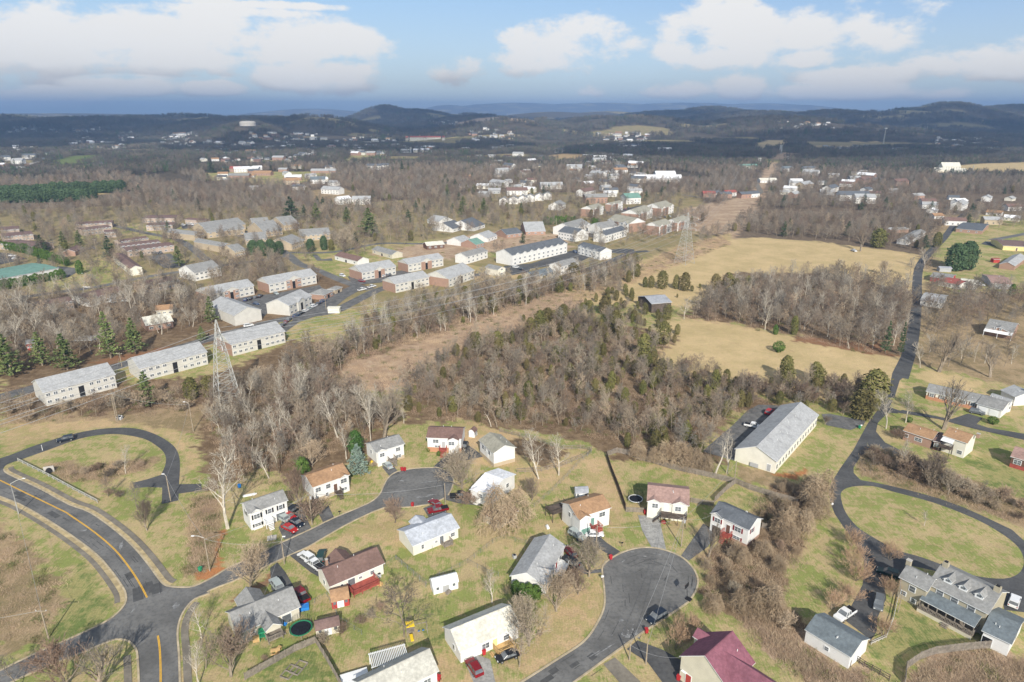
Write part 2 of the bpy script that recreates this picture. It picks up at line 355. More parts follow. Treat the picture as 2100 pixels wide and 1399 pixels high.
REG = [
 (TOWN, 6, 'O -400,445 300,420 640,425 1040,395 1430,395 1480,480 1100,600 640,640 0,640 -400,640'),
 (LAWN, 3, 'T0 480,1200 1000,1110 1500,1120 1700,1200 1500,1280 1000,1200 700,1250'),
 (BROWNG, 5, 'O 1940,440 2200,430 2200,700 1900,700 1880,560'),
  # painted in this order: colours, edge jitter (m), outline
 (BRUSH, 3, 'U4 -800,520 / U3 0,640 / O 1150,610 1060,650 960,690 850,760 720,790 700,740 800,690 1000,640 1150,600'),
 (BRUSH, 4, 'O 600,800 720,700 870,655 1030,625 1150,600 1350,540 1500,480 1380,470 1400,430 1540,400 1560,420 1500,500 1250,600 1130,650 960,720 860,800 740,800'),
 (FIELD, 3, 'O 1180,612 1290,560 1400,535 1500,490 1560,487 1700,498 1880,520 1900,560 1880,640 1620,660 1500,660 1380,625 1250,625'),
 (TANL, 2, 'O 1150,605 1290,545 1400,500 1500,478 1500,490 1400,525 1290,565 1180,612'),
 (FIELD, 2, 'O 1390,655 1480,660 1620,690 1800,720 1860,735 1840,800 1700,820 1560,810 1440,780 1330,745 1340,690'),
 (FIELD, 1, 'U2 1280,900 1400,830 1540,770 1570,830 1400,900 1310,970'),
 (TANL, 4, 'O 0,600 0,640 180,590 330,560 500,540 480,545 200,580'),
 (LAWN, 3, 'O 130,540 230,520 300,570 200,590 60,600'),
 (LAWN, 3, 'O 600,520 700,500 800,500 830,540 780,560 720,590 650,550'),
 (LAWN, 3, 'O 800,500 1000,480 1100,490 1050,530 900,520'),
 (TANL, 3, 'O 1160,600 1030,590 960,570 960,540 1030,560 1250,560'),
 (LAWN, 4, 'O 1930,480 2000,440 2200,460 2200,560 1960,560 1900,520'),
 (LAWN, 3, 'O 1880,560 2200,540 2200,600 1950,600'),
 (BROWNG, 4, 'O 1880,600 2300,600 2300,700 1980,720 1870,700'),
 (BROWNG, 3, 'O 1870,700 2300,690 2300,800 1980,800 1850,760'),
 (LAWN, 2, 'O 1850,745 1950,760 2060,790 2200,800 2200,860 1980,850 1870,850 1840,790'),
 (FIELD, 2, 'X5 560,90 1000,160 1400,260 1240,390 900,300 560,200'),
 (LITTER, 3, 'O 1200,650 1390,690 1330,745 1500,800 1640,835 1520,840 1440,920 1480,950 1390,950 1250,935 1150,890 1000,880 960,860 840,870 830,780 900,730 1050,680 1100,650'),
 (LITTER, 3, 'O 1400,650 1500,560 1700,560 1880,600 1860,730 1790,720 1640,690 1520,665'),
 (LEAF, 2, 'O 1640,690 1800,705 1850,735 1780,725 1620,698'),
 (LITTER, 3, 'O 0,800 430,770 600,700 700,700 860,640 1040,580 1160,575 1170,590 1000,650 860,700 700,750 690,790 760,830 840,850 730,950 600,1000 560,960 420,1000 400,870 260,855 0,850'),
 (LITTER, 4, 'O 0,620 150,600 400,600 440,620 640,560 760,580 640,640 480,700 250,745 0,810'),
 (TANL, 3, 'B1 820,430 1340,170 1560,260 1500,480 1360,420 1100,400 900,500'),
 (TANL, 2, 'B2 380,1180 500,1260 640,1500 300,1500 200,1300'),
 (BROWNG, 3, 'O 0,850 250,850 420,830 420,900 300,870 100,870 0,890'),
 (LEAF, 2, 'M0 700,180 1100,90 1700,0 1800,-60 1600,60 1100,150 800,200'),
 (TANL, 2, 'M0 0,700 500,660 1000,650 1400,720 1550,830 1600,1000 1500,1150 1480,900 1300,760 1000,705 600,740 0,930'),
 (LAWN, 1.5, 'M0 0,940 800,700 1150,700 1470,850 1600,1200 1620,1400 1320,1500 900,1500 0,1100'),
 (BROWNG, 2, 'M0 380,1000 800,1010 1270,950 1330,990 1100,1080 900,1150 560,1150 380,1080'),
 (BROWNG, 1.5, 'B0 1380,60 1560,60 1590,250 1560,480 1500,620 1340,640 1330,560'),
 (CLAY, 1, 'B1 180,290 230,290 190,400 170,560 260,590 100,680 0,690 20,620 120,580 150,480'),
 (LAWNG, 2, 'B0 350,1050 550,560 640,560 800,850 760,980 480,1090'),
 (BROWNG, 3, 'B0 -400,100 80,330 330,560 360,640 480,760 380,1090 -600,1300'),
 (LEAF, 1.5, 'B1 270,820 540,590 540,690 460,740 270,830'),
 (LEAF, 1, 'B2 1230,580 1290,560 1340,660 1260,760 1180,700'),
 (LAWNG, 2, 'B1 420,1399 600,1180 870,1120 1000,1240 1030,1399'),
 (LAWNG, 2, 'B2 0,840 500,760 340,940 380,1060 280,1160 150,1000 0,1100'),
 (LAWNG, 2, 'M3 320,930 860,1000 1150,960 1040,1060 860,1080 760,1050 480,1100 340,1080'),
 (LAWNG, 1.5, 'B3 1130,40 1540,110 1480,200 1380,330 1280,230 1120,130'),
 (LAWNG, 2, 'B4 860,880 1060,900 1500,1130 1300,1180 1100,1200 920,1399 760,1170'),
 (TANL, 2, 'B2 1100,850 1530,600 1550,850 1400,1100 1000,1380 860,1300'),
 (TANL, 2, 'M2 560,930 540,480 700,470 1250,650 1630,700 1650,760 1240,1090 1100,1100 1040,860 860,840 500,800'),
 (TANL, 1.5, 'M3 0,750 170,750 340,1150 300,1399 0,1050'),
 (LITTER, 1.5, 'M2 980,600 1180,610 1400,690 1500,700 1250,830 1050,720'),
 (CLAY, 0.8, 'M3 1520,880 1700,880 1850,840 1860,880 1760,900 1740,930 1600,920'),
 (BROWNG, 2, 'M3 1250,800 1500,850 1560,900 1800,990 1780,1080 1500,1000 1250,950 1180,870'),
 (LITTER, 2, 'O 1500,1100 1560,1080 1580,1010 1640,1000 1690,1000 1660,1080 1610,1160 1590,1230 1660,1290 1720,1400 1650,1399 1560,1290 1450,1240 1430,1200 1450,1140'),
 (BRUSH, 2, 'B4 -200,950 60,850 240,1060 560,1280 820,1399 500,1500 100,1240 -60,1100'),
 (LAWN, 3, 'B4 80,840 260,500 440,250 560,330 640,450 660,640 520,830 420,880 240,850'),
 (BROWNG, 2, 'M4 740,600 900,650 1180,760 1700,950 2200,1150 2200,1350 1900,1260 1500,1120 1100,1010 760,900 700,830'),
 (BRUSH, 1.5, 'B4 980,1399 1180,1210 1400,1170 1700,1140 1740,1250 1900,1200 2100,1500 900,1600'),
 (LAWNG, 2, 'M4 1620,760 1760,700 2000,850 2200,900 2200,1100 1800,1000'),
]
def build_ground():
    fine = np.linspace(-R(52), R(52), 340); coarse = np.linspace(R(52), 2*math.pi-R(52), 60)[1:-1]
    th = np.concatenate([fine, coarse]); nt = len(th)
    rr = [70.0]
    while rr[-1] < 24000: rr.append(rr[-1]*1.0054 if rr[-1] < 3000 else rr[-1]*1.011)
    rr = np.array(rr); nr = len(rr)
    RR, TT = np.meshgrid(rr, th, indexing='ij')
    X = RR*np.sin(TT); Y = RR*np.cos(TT); Z = Hgt(X, Y)
    co = np.stack([X, Y, Z], -1).reshape(-1, 3)
    idx = np.arange(nr*nt).reshape(nr, nt)
    a = idx[:-1]; b = idx[1:]; a2 = np.roll(a, -1, 1); b2 = np.roll(b, -1, 1)
    quads = np.stack([a, a2, b2, b], -1).reshape(-1, 4)
    c0 = len(co); co = np.vstack([co, [[0, 0, 0]]])
    tris = np.stack([idx[0], np.full(nt, c0), np.roll(idx[0], -1)], -1)
    me = bpy.data.meshes.new('ground')
    nq, ntr = len(quads), len(tris)
    me.vertices.add(len(co)); me.vertices.foreach_set('co', co.ravel())
    me.loops.add(nq*4+ntr*3); me.loops.foreach_set('vertex_index', np.concatenate([quads[:, ::-1].ravel(), tris.ravel()]))
    me.polygons.add(nq+ntr); ls = np.concatenate([np.arange(nq)*4, nq*4+np.arange(ntr)*3]); me.polygons.foreach_set('loop_start', ls)
    me.update(); me.validate()
    x = co[:, 0]; y = co[:, 1]; d = np.hypot(x, y)
    A = np.empty((len(co), 4)); B = np.empty((len(co), 4)); A[:] = (*LAWN[0], 1); B[:] = (*LAWN[1], 1)
    far = d > 520; ff = d > 1150
    A[far] = (*WOODF[0], 1); B[far] = (*WOODF[1], 1); A[ff] = (.085,.072,.055,1); B[ff] = (.13,.105,.075,1)  # farthest ground painted darker, shade of the far woods put into the colour
    j1 = vnoise(x/3.5, y/3.5, 11)-0.5+0.6*(vnoise(x/1.2, y/1.2, 12)-0.5); j2 = vnoise(x/3.5, y/3.5, 13)-0.5+0.6*(vnoise(x/1.2, y/1.2, 14)-0.5)
    for (ca, cb), jit, s in REG + FARREG:
        P = PL(s); q = inpoly(x+j1*jit*2, y+j2*jit*2, P); A[q] = (*ca, 1); B[q] = (*cb, 1)
    # sprinkled clearings in the far country
    cl = (vnoise(x/260., y/130., 31) > 0.71) & (d > 1500); A[cl] = (.36,.27,.15,1); B[cl] = (.24,.22,.10,1)
    for nm, arr in (('ColA', A), ('ColB', B)):
        at = me.color_attributes.new(nm, 'FLOAT_COLOR', 'POINT'); at.data.foreach_set('color', arr.astype(np.float32).ravel())
    me.polygons.foreach_set('use_smooth', [True]*(nq+ntr))
    m = bpy.data.materials.new('ground'); m.use_nodes = True; m.node_tree.nodes.clear(); t = NT(m.node_tree)
    bs = t.n('ShaderNodeBsdfPrincipled'); o = t.n('ShaderNodeOutputMaterial'); t.l(bs.outputs[0], o.inputs[0]); bs.inputs['Roughness'].default_value = 1; bs.inputs['Specular IOR Level'].default_value = 0.05
    g = t.n('ShaderNodeNewGeometry'); ca = t.n('ShaderNodeVertexColor', layer_name='ColA'); cb = t.n('ShaderNodeVertexColor', layer_name='ColB')
    def nz(sc, det=5.0, ro=0.6):
        k = t.n('ShaderNodeTexNoise', Scale=sc, Detail=det, Roughness=ro); t.l(g.outputs['Position'], k.inputs['Vector']); return k.outputs[0]
    big = nz(0.06, 9.0, 0.72); mid = nz(0.35, 6.0, 0.7); fn = nz(2.6, 5.0, 0.75)
    mp = t.n('ShaderNodeMapping'); mp.inputs['Scale'].default_value = (1.0, 0.16, 1.0); mp.inputs['Rotation'].default_value = (0, 0, 0.6); t.l(g.outputs['Position'], mp.inputs['Vector'])
    st = t.n('ShaderNodeTexNoise', Scale=3.2, Detail=4.0, Roughness=0.6); t.l(mp.outputs[0], st.inputs['Vector'])
    f = t.ramp(t.m('ADD', t.m('ADD', t.m('MULTIPLY', big, 0.42), t.m('MULTIPLY', mid, 0.40)), t.m('MULTIPLY', st.outputs[0], 0.18)), 0.45, 0.55)
    c = t.mix(f, ca.outputs[0], cb.outputs[0])
    k = t.m('ADD', -0.01, t.m('ADD', t.m('MULTIPLY', mid, 0.85), t.m('MULTIPLY', fn, 1.05)))
    cx = t.n('ShaderNodeCombineXYZ'); [t.l(k, cx.inputs[i]) for i in range(3)]
    c = t.mix(1.0, c, cx.outputs[0], 'MULTIPLY')
    bare = t.ramp(nz(0.16, 6.0, 0.7), 0.58, 0.70)
    c = t.mix(t.m('MULTIPLY', bare, 0.5), c, (.36,.24,.14))
    t.l(c, bs.inputs['Base Color'])
    bp = t.n('ShaderNodeBump'); bp.inputs['Strength'].default_value = 0.6; bp.inputs['Distance'].default_value = 0.35
    t.l(t.m('ADD', mid, t.m('MULTIPLY', fn, 0.6)), bp.inputs['Height']); t.l(bp.outputs[0], bs.inputs['Normal'])
    me.materials.append(m)
    ob = bpy.data.objects.new('ground', me); COL.objects.link(ob); tag(ob, kind='structure', label='winter grass, leaf litter and wooded hills of the valley floor', cat='ground')
FARREG = [
 (((.46,.32,.16),(.40,.28,.15)), 4, 'T2 1290,560 1420,540 1560,545 1680,570 1480,600 1380,625 1310,600'),
 (FIELD, 4, 'T4 1200,680 1500,640 2300,600 2300,700 1900,730 1700,700 1300,700'),
 (((.14,.19,.06),(.18,.2,.07)), 3, 'T0 430,600 600,560 820,550 800,600 600,640 450,640'),
 (FIELD, 4, 'T3 1380,470 1500,430 1680,430 1640,470 1480,520 1400,520'),
 (FIELD, 4, 'T3 1840,480 1900,450 2100,460 2400,440 2400,500 1880,520'),
 (FIELD, 4, 'T4 340,460 700,440 1060,460 1080,490 800,500 340,520'),
 (BRUSH, 6, 'T3 1050,1010 1200,930 1400,840 1500,600 1600,530 1760,540 1640,620 1500,760 1480,900 1400,1000 1320,1080 1150,1200 900,1200'),
 (LAWN, 4, 'T1 1160,640 1300,550 1500,555 1660,580 1500,590'),
 (BRUSH, 5, 'T2 520,300 900,240 1300,270 1200,300 700,310'),
 (LAWN, 5, 'T2 100,440 560,400 560,480 100,470'),
 (BROWNG, 4, 'T1 930,850 1200,820 1400,890 1200,950 950,930'),
 (LAWN, 3, 'T1 80,700 500,690 1200,690 1150,740 700,800 100,760'),
 (BRUSH, 4, 'U2 -200,250 300,150 800,60 1400,80 1500,200 1100,250 800,230 400,300'),
 (TANL, 3, 'T0 0,905 250,900 880,865 880,875 250,912 0,925'),
]
build_ground()

# ------------------------------------------------------------------ roads
ROADPOLYS = []
def sheet(name, s, m, z, label, holes=(), kind='structure', cat='road'):
    P = PL(s) if isinstance(s, str) else s; ROADPOLYS.append([(p[0], p[1]) for p in P] if not holes else [(p[0], p[1]) for p in P])
    loops = [[Vector((p[0], p[1], 0)) for p in P]]+[[Vector((p[0], p[1], 0)) for p in (PL(h) if isinstance(h, str) else h)] for h in holes]
    tr = tessellate_polygon(loops); V = [v for L in loops for v in L]
    me = bpy.data.meshes.new(name); me.from_pydata([(v.x, v.y, gh(v.x, v.y)+z) for v in V], [], [tuple(f) for f in tr]); me.materials.append(M[m])
    ob = bpy.data.objects.new(name, me); COL.objects.link(ob); fixn(ob)
    if me.polygons and me.polygons[0].normal.z < 0: me.flip_normals()
    return tag(ob, label, cat, kind=kind)
def smooth(P, n=3, closed=False):
    out = []; N = len(P)
    for i in range(N if closed else N-1):
        g = (lambda k: P[k % N]) if closed else (lambda k: P[max(0, min(N-1, k))])
        p0, p1, p2, p3 = g(i-1), g(i), g(i+1), g(i+2)
        for j in range(n):
            t = j/n; out.append(0.5*((2*p1)+(p2-p0)*t+(2*p0-5*p1+4*p2-p3)*t*t+(3*p1-p0-3*p2+p3)*t**3))
    if not closed: out.append(P[-1])
    return out
def offs(P, d):
    out = []
    for i in range(len(P)):
        a = P[max(0, i-1)]; b = P[min(len(P)-1, i+1)]; t = (b-a); t = Vector((t.x, t.y, 0)); t.normalize()
        out.append(P[i]+Vector((-t.y, t.x, 0))*d)
    return out
def ribbon(name, P, d0, d1, z0, z1, m, label, kind='structure', cat='kerb', dens=0):
    """strip between offsets d0 and d1 (left positive) with top z1; side walls down to z0"""
    A = offs(P, d0); B = offs(P, d1); n = len(P); mb = MB()
    g = lambda p: gh(p.x, p.y) if p.y > 700 else 0.0
    vs = []
    for i in range(n):
        ga, gb = g(A[i]), g(B[i]); vs += [(A[i].x, A[i].y, ga+z1), (B[i].x, B[i].y, gb+z1), (A[i].x, A[i].y, ga+z0), (B[i].x, B[i].y, gb+z0)]
    fs = []
    for i in range(n-1):
        k = i*4; fs += [(k, k+1, k+5, k+4)]
        if z1-z0 > 0.03: fs += [(k, k+4, k+6, k+2), (k+1, k+3, k+7, k+5)]
    mb.add(vs, fs); o = mb.build(name, m); tag(o, label, cat, kind=kind); fixn(o)
    if o.data.polygons[0].normal.z < 0: o.data.flip_normals()
    return o
mainR = smooth(PL('M0 25,1050 60,1090 300,1200 560,1340 / B0 640,180 830,315 960,435 1060,555 1140,665 1175,700 1215,715 1300,722 1400,712 1530,650 / B1 240,582 420,500 560,430 640,392 830,305 1000,222 1250,115 1330,52 / M1 1545,1000 1585,925 1660,872 1800,845 1950,838 / M2 380,838 450,860 500,900 515,945 500,1010 470,1065'))
mainS = smooth(PL('M2 440,1085 350,1125 250,1145 / M1 1780,1155 1680,1160 1540,1165 1300,1270 1100,1380 / B1 820,420 690,480 560,540 350,640 100,740 / B0 1500,760 1400,800 1330,870 1285,960 1270,1060 1280,1200 1290,1500 1300,1700'))
mainL = smooth(PL('B0 -300,-60 0,60 150,120 330,220 530,350 700,480 800,590 880,700 912,765 905,840 820,930 700,1000 460,1110 250,1200 -200,1420 -500,1560'))
mainB = smooth(PL('B0 -500,1750 0,1440 300,1300 600,1180 780,1105 850,1088 930,1102 985,1160 1000,1250 1010,1500 1015,1700'))
def near_i(P, t, x, y): q = W(t, x, y); return min(range(len(P)), key=lambda i: (P[i]-q).length)
ia = near_i(mainR, 'B0', 1215, 715); ib = near_i(mainS, 'B0', 1285, 960); ic = near_i(mainL, 'B0', 905, 840); ie = near_i(mainB, 'B0', 930, 1102)
sheet('road', mainR[:ia+1]+mainS[ib:]+mainB[ie:][::-1]+mainL[:ic+1][::-1]+PL('M0 -400,900 -300,1000'), 'asphalt', 0.024, 'two lane asphalt main road curving to the bottom edge')
sheet('road', mainR[ia:]+mainS[:ib+1], 'asphalt', 0.0265, 'side street ending in the northern turning circle')
sheet('road', mainL[ic:]+mainB[:ie+1], 'asphalt', 0.0215, 'side street leaving towards the bottom left corner')
loop_out = smooth(PL('M0 -500,1090 0,960 300,850 600,760 800,722 1000,708 1150,722 1290,770 1400,838 1455,905 1475,1000 1467,1172'), 4)
loop_in = smooth(PL('M0 1320,1095 1358,1000 1350,925 1290,862 1180,800 1000,765 850,765 650,800 400,890 200,960 60,1010 25,1050'), 4)
lane = sheet('lane', loop_out+PL('M0 1650,1168 1655,1222 1465,1250 1462,1305 1325,1335 1330,1200 1220,1195 1100,1205 1090,1160 1210,1130')+loop_in+PL('M0 -100,1110 -500,1200'), 'asphalt_new', 0.028, 'smooth dark lane looping round the grassy teardrop island', cat='lane')
cul_w = smooth(PL('B2 900,1445 960,1399 1200,1245 1400,1110 1500,970 1548,850 1545,720 1533,620 / B3 140,555 230,490 340,447 450,435 560,450 680,497 760,568 803,650 795,730 745,815'), 4)
cul_e = smooth(PL('B3 740,820 580,930 380,1060 0,1335 -500,1700'), 4)
sheet('road', cul_w+cul_e+PL('B2 600,1640'), 'asphalt', 0.026, 'short grey street with the large southern turning circle')
oval_hole = smooth(PL('B4 530,30 600,-5 750,-10 900,30 1200,112 1500,230 1700,345 1800,430 1836,500 1838,560 1800,620 1700,655 1500,637 1300,572 1100,500 930,452 830,400 760,360 640,280 560,180 528,90'), 3, True)
priv = PL('O 1866,765 / M4 1080,120 1040,250 995,340 1090,372 1060,392 980,385 900,470 885,540 960,630 1100,700 1200,755 1180,790 1000,720 880,650 760,740 700,838 702,880 760,938 880,958 1000,984 1200,1032 1400,1088 1600,1160 1800,1250 2000,1345 / B4 1830,372 1880,415 1950,480 1960,620 1880,760 1860,900 1700,880 1680,770 1500,690 1290,620 1160,590 1020,560 950,640 880,640 840,700 850,800 790,930 780,1040 740,1100 640,1020 560,960 600,850 680,700 690,600 690,520 650,440 600,360 540,280 480,190 445,100 / M4 498,1025 530,940 600,830 700,690 770,560 820,470 900,360 965,260 1005,130') + [W('O',1830,765), W('O',1848,730), W('O',1868,700)]
priv = [p for p in priv]
sheet('lane', priv, 'asphalt_new', 0.022, 'dark private lane splitting round the long oval lawn', holes=[oval_hole], cat='lane')
# mid distance streets as ribbons along centre lines
def street(s, w, m, label, z=0.03, nm='road', n=4):
    P = smooth(PL(s), n); A = offs(P, w/2); B = offs(P, -w/2)
    ROADPOLYS.append([(p.x, p.y) for p in A+B[::-1]])
    return ribbon(nm, P, w/2, -w/2, z, z+0.004, m, label, cat='road')
street('O 1848,775 1868,710 1876,660 1880,612 1884,552 1905,520 1937,487 1965,450 1985,435', 5.2, 'asphalt_new', 'straight dark lane running north past the long field', 0.030)
street('O -60,830 0,815 110,785 255,747 440,692 580,655 680,640 720,622 790,590 900,572 1000,562', 7.5, 'drive', 'access road behind the grey roofed apartment blocks', 0.034)
street('O 760,594 712,580 655,556 615,542 592,524 560,505 480,480', 6.5, 'asphalt', 'road curving down to the apartment blocks', 0.038)
street('O 592,518 685,517 775,500 860,500 925,497 1010,480 1100,470', 6, 'asphalt', 'street past the small ranch houses', 0.042)
street('O -40,625 0,617 100,602 200,588 300,568 380,556 455,545 560,530 600,522', 6.5, 'asphalt', 'straight railway side road in front of the green roofed building', 0.046)
street('O 200,455 300,478 360,490 395,510 420,530 455,545', 6.5, 'asphalt', 'street curving between the brown roofed townhouses', 0.050)
street('O 1140,578 1180,560 1230,545 1290,520 1330,515', 6, 'asphalt_new', 'townhouse access lane', 0.054)
street('T0 -200,680 150,650 400,580 560,540 680,525 1000,530', 9, 'concrete', 'highway ramp at the edge of the far town', 0.5, 'highway')
street('T0 560,700 800,640 860,590 900,550 1000,480', 16, 'asphalt', 'divided highway into the far town', 0.4, 'highway')
street('T3 1240,770 1360,760 1420,820 1400,880 1000,905 800,880', 7, 'walk', 'pale street below the corridor houses', 0.3)
street('T4 -100,860 200,860 500,870 700,905', 7, 'walk', 'pale street along the far cottages', 0.3)
street('T4 1830,1250 2100,1200 2300,1150', 6, 'asphalt', 'drive to the yellow walled house', 0.058, 'driveway')
def pave(s, m, label, z): return sheet('driveway', s, m, z, label, cat='driveway')
Z0 = 0.058
for s, m, lb in [
 ('B1 600,290 690,140 760,130 840,300 735,350 640,375', 'drive', 'driveway packed with five cars'),
 ('B1 890,190 960,130 1000,215 925,260', 'drive', 'short cracked driveway by the tan roofed house'),
 ('M1 1530,830 1610,805 1680,885 1600,915', 'drive', 'driveway of the northern grey roofed house'),
 ('M2 345,838 470,725 640,650 770,745 640,775 490,790 425,850', 'asphalt_new', 'wedge shaped driveway below the brown roofed house'),
 ('M2 450,1065 560,1062 740,1095 740,1150 560,1130 440,1098', 'drive', 'driveway with the black truck'),
 ('B1 1640,150 1700,125 1800,170 1760,240 1680,215', 'drive', 'parking pad of the red cars'),
 ('B1 680,490 780,452 940,530 900,650 830,610', 'asphalt_new', 'dark driveway with white pickup'),
 ('B1 540,580 592,540 650,610 790,850 790,900 690,800 550,740', 'asphalt_new', 'dark driveway beside the dark grey roofed house'),
 ('B3 380,200 530,210 582,447 480,436 410,310', 'gravel', 'worn pale driveway of the pinkish roofed house'),
 ('B3 690,492 850,260 960,330 880,430 745,528', 'drive', 'steep driveway below the bare fan tree'),
 ('B2 1330,330 1490,340 1560,400 1655,462 1598,500 1500,440 1340,385', 'asphalt_new', 'driveway with silver car at the teal door house'),
 ('B2 1260,540 1320,440 1410,600 1540,585 1535,612 1400,625', 'drive', 'driveway of the slate roofed house'),
 ('B2 540,1260 630,1205 720,1240 780,1500 640,1500', 'gravel', 'driveway holding the crimson wagon'),
 ('B3 300,1165 378,1102 560,1170 700,1250 720,1399 560,1410 450,1260', 'asphalt_new', 'fresh black driveway of the maroon roofed house'),
 ('B3 130,1272 215,1225 420,1420 260,1420', 'walk', 'short grey driveway off the southern street'),
 ('M3 960,705 1080,600 1200,500 1330,370 1420,322 1600,328 1700,330 1640,420 1500,560 1330,760 1220,780', 'drive', 'car park behind the long grey roofed building'),
 ('M4 440,400 500,395 800,455 780,492 675,530 480,490', 'drive', 'car park east of the long grey roofed building'),
 ('M4 1050,385 1100,365 1300,400 1500,440 1640,395 1760,430 1710,480 1800,510 2098,560 2200,590 2200,640 2098,610 1700,522 1580,490 1400,440', 'asphalt_new', 'curving driveway of the long ranch house'),
 ('U1 340,610 560,580 660,570 700,560 1020,500 1060,540 960,620 700,640 560,760 500,700 380,660', 'drive', 'car park among the grey roofed apartment blocks'),
 ('U1 620,900 900,730 1080,590 1300,500 1360,540 1250,600 1100,720 860,800 640,960', 'drive', 'sloping car park below the hip roofed office'),
 ('U1 1250,430 1480,400 1700,380 1800,400 1520,480 1300,500', 'drive', 'car park in front of the eastern apartment blocks'),
 ('X4 160,600 430,575 800,455 880,440 1010,510 900,562 640,600 420,625 400,660 240,690 180,650', 'asphalt_new', 'car park of the white townhouses'),
 ('X4 960,240 1060,210 1110,260 1050,330 960,300', 'asphalt_new', 'courtyard between the white townhouses'),
 ('X4 1190,440 1340,430 1440,440 1430,465 1280,480 1180,465', 'asphalt_new', 'dark turning area beside the townhouses'),
 ('X7 1500,430 1740,400 1900,500 1880,545 1680,550', 'drive', 'car park of the brown roofed townhouses'),
 ('X7 -200,370 100,400 280,455 0,515 -200,540', 'asphalt_new', 'car park behind the green roofed building'),
 ('X7 590,530 770,550 780,600 690,650 640,620 560,560', 'asphalt', 'yard at the end of the green roofed building'),
 ('X8 440,110 620,100 640,130 480,150', 'drive', 'northern car park of the brick apartments'),
 ('X8 1110,170 1290,160 1300,200 1150,200', 'asphalt_new', 'courtyard of the brick apartments'),
 ('U1 960,250 1000,300 1130,300 1120,280 1040,290 1000,250', 'asphalt', 'driveway of the little brown roofed ranch house'),
 ('X4 1150,80 1400,30 1500,10 1600,20 1380,60 1180,110', 'asphalt_new', 'car park between the northern brick apartments'),
 ('T4 1340,700 1700,690 1740,695 1700,730 1350,730', 'asphalt_new', 'wide car park of the cream church'),
 ('X6 1350,120 1400,90 1640,100 1620,160 1420,135', 'asphalt_new', 'driveway of the yellow walled house'),
]:
    pave(s, m, lb, Z0); Z0 += 0.003
# markings, kerbs, pavements
yl = smooth(PL('M0 -300,1000 0,1140 200,1238 520,1393 / B0 500,197 680,322 830,452 940,590 1010,700 1058,792'), 4)
yl2 = smooth(PL('B0 1135,1065 1148,1150 1155,1300 1155,1500'), 4)
for i, Pp in enumerate((yl, yl2)):
    for s_ in (-1, 1):
        ribbon('centre_line', Pp, s_*0.10+0.07, s_*0.10-0.07, 0.04, 0.044, 'yellow', None, cat=None)
for o in [o for o in COL.objects if o.name.startswith('centre_line')]: tag(o, 'double yellow line painted down the main road', 'road marking', kind='structure')
for P_, s_, lb in ((mainR, 1, 'along the north side of the main road'), (mainS, 1, 'along the south side of the side street'), (mainL, -1, 'along the west side of the main road'), (mainB, -1, 'at the south west corner'), (cul_w, 1, 'round the southern turning circle'), (cul_e, 1, 'on the east side of the southern street')):
    ribbon('kerb', P_, 0.0, s_*0.38, -0.05, 0.14, 'curb', 'tan concrete kerb '+lb)
ribbon('verge', mainR[:ia+1], 0.39, 1.2, -0.02, 0.10, 'dryverge', 'dry grass verge beside the main road', cat='verge')
ribbon('pavement', mainR[:ia+1], 1.22, 2.5, -0.02, 0.115, 'walk', 'grey pavement on the north side of the main road', cat='pavement')
ribbon('pavement', mainL[3:ic], -1.35, -2.4, -0.02, 0.115, 'walk', 'grey pavement on the west side of the main road', cat='pavement')
ribbon('verge', mainL[3:ic], -0.39, -1.33, -0.02, 0.10, 'dryverge', 'dry verge west of the main road', cat='verge')
ribbon('pavement', mainS[-18:], 0.8, 2.2, -0.02, 0.115, 'walk', 'grey pavement beside the bare trees at the bottom', cat='pavement')
ribbon('pavement', mainB[-9:], -1.3, -2.6, -0.02, 0.115, 'walk', 'short pavement in the bottom left corner', cat='pavement')
# worn pale marks on the asphalt
def blob(t, x, y, rx, ry, z=0.034, ang=0.0):
    c = W(t, x, y); k = 14; pts = []
    for i in range(k):
        a = 2*math.pi*i/k; r = random.uniform(0.45, 1.15); u, v = rx*r*math.cos(a), ry*r*math.sin(a)
        pts.append((c.x+u*math.cos(ang)-v*math.sin(ang), c.y+u*math.sin(ang)+v*math.cos(ang)))
    return pts
mb = MB()
for t, x, y, rx, ry, a in [('B3',275,530,1.0,.25,.9),('B3',330,465,1.3,.2,.1),('B3',520,480,1.4,.2,-.3),('B3',430,495,.6,.2,0),('B3',610,560,.5,.25,.6),('B3',260,960,.9,.4,.5),('B3',150,1160,3.0,.18,.65),('B3',60,1200,2.2,.14,.65),
      ('M1',1700,945,1.2,.5,0),('M1',1870,1075,3.2,.5,.1),('M1',1930,1060,2,.35,.2),('M1',1930,950,3,.25,.3),('B0',960,880,.25,1.6,0),('B0',600,310,.9,.5,.2),('B0',870,420,.35,2.4,.4),('B0',1010,600,.3,1.6,.4),('B0',1270,850,.8,1.1,.3),('B0',1150,760,.3,.3,0)]:
    P_ = blob(t, x, y, rx, ry, ang=a); mb.add([(p[0], p[1], 0.034) for p in P_], [tuple(range(len(P_)))])
for _ in range(46):
    P_ = blob('B3', 320+random.gauss(0, 42), 1055+random.gauss(0, 26), random.uniform(.12,.5), random.uniform(.08,.25), ang=random.random()*3); mb.add([(p[0], p[1], 0.034+_*.0002) for p in P_], [tuple(range(len(P_)))])
tag(mb.build('road_wear', 'patch'), 'pale worn marks scattered over the turning circles', 'road wear', kind='structure')

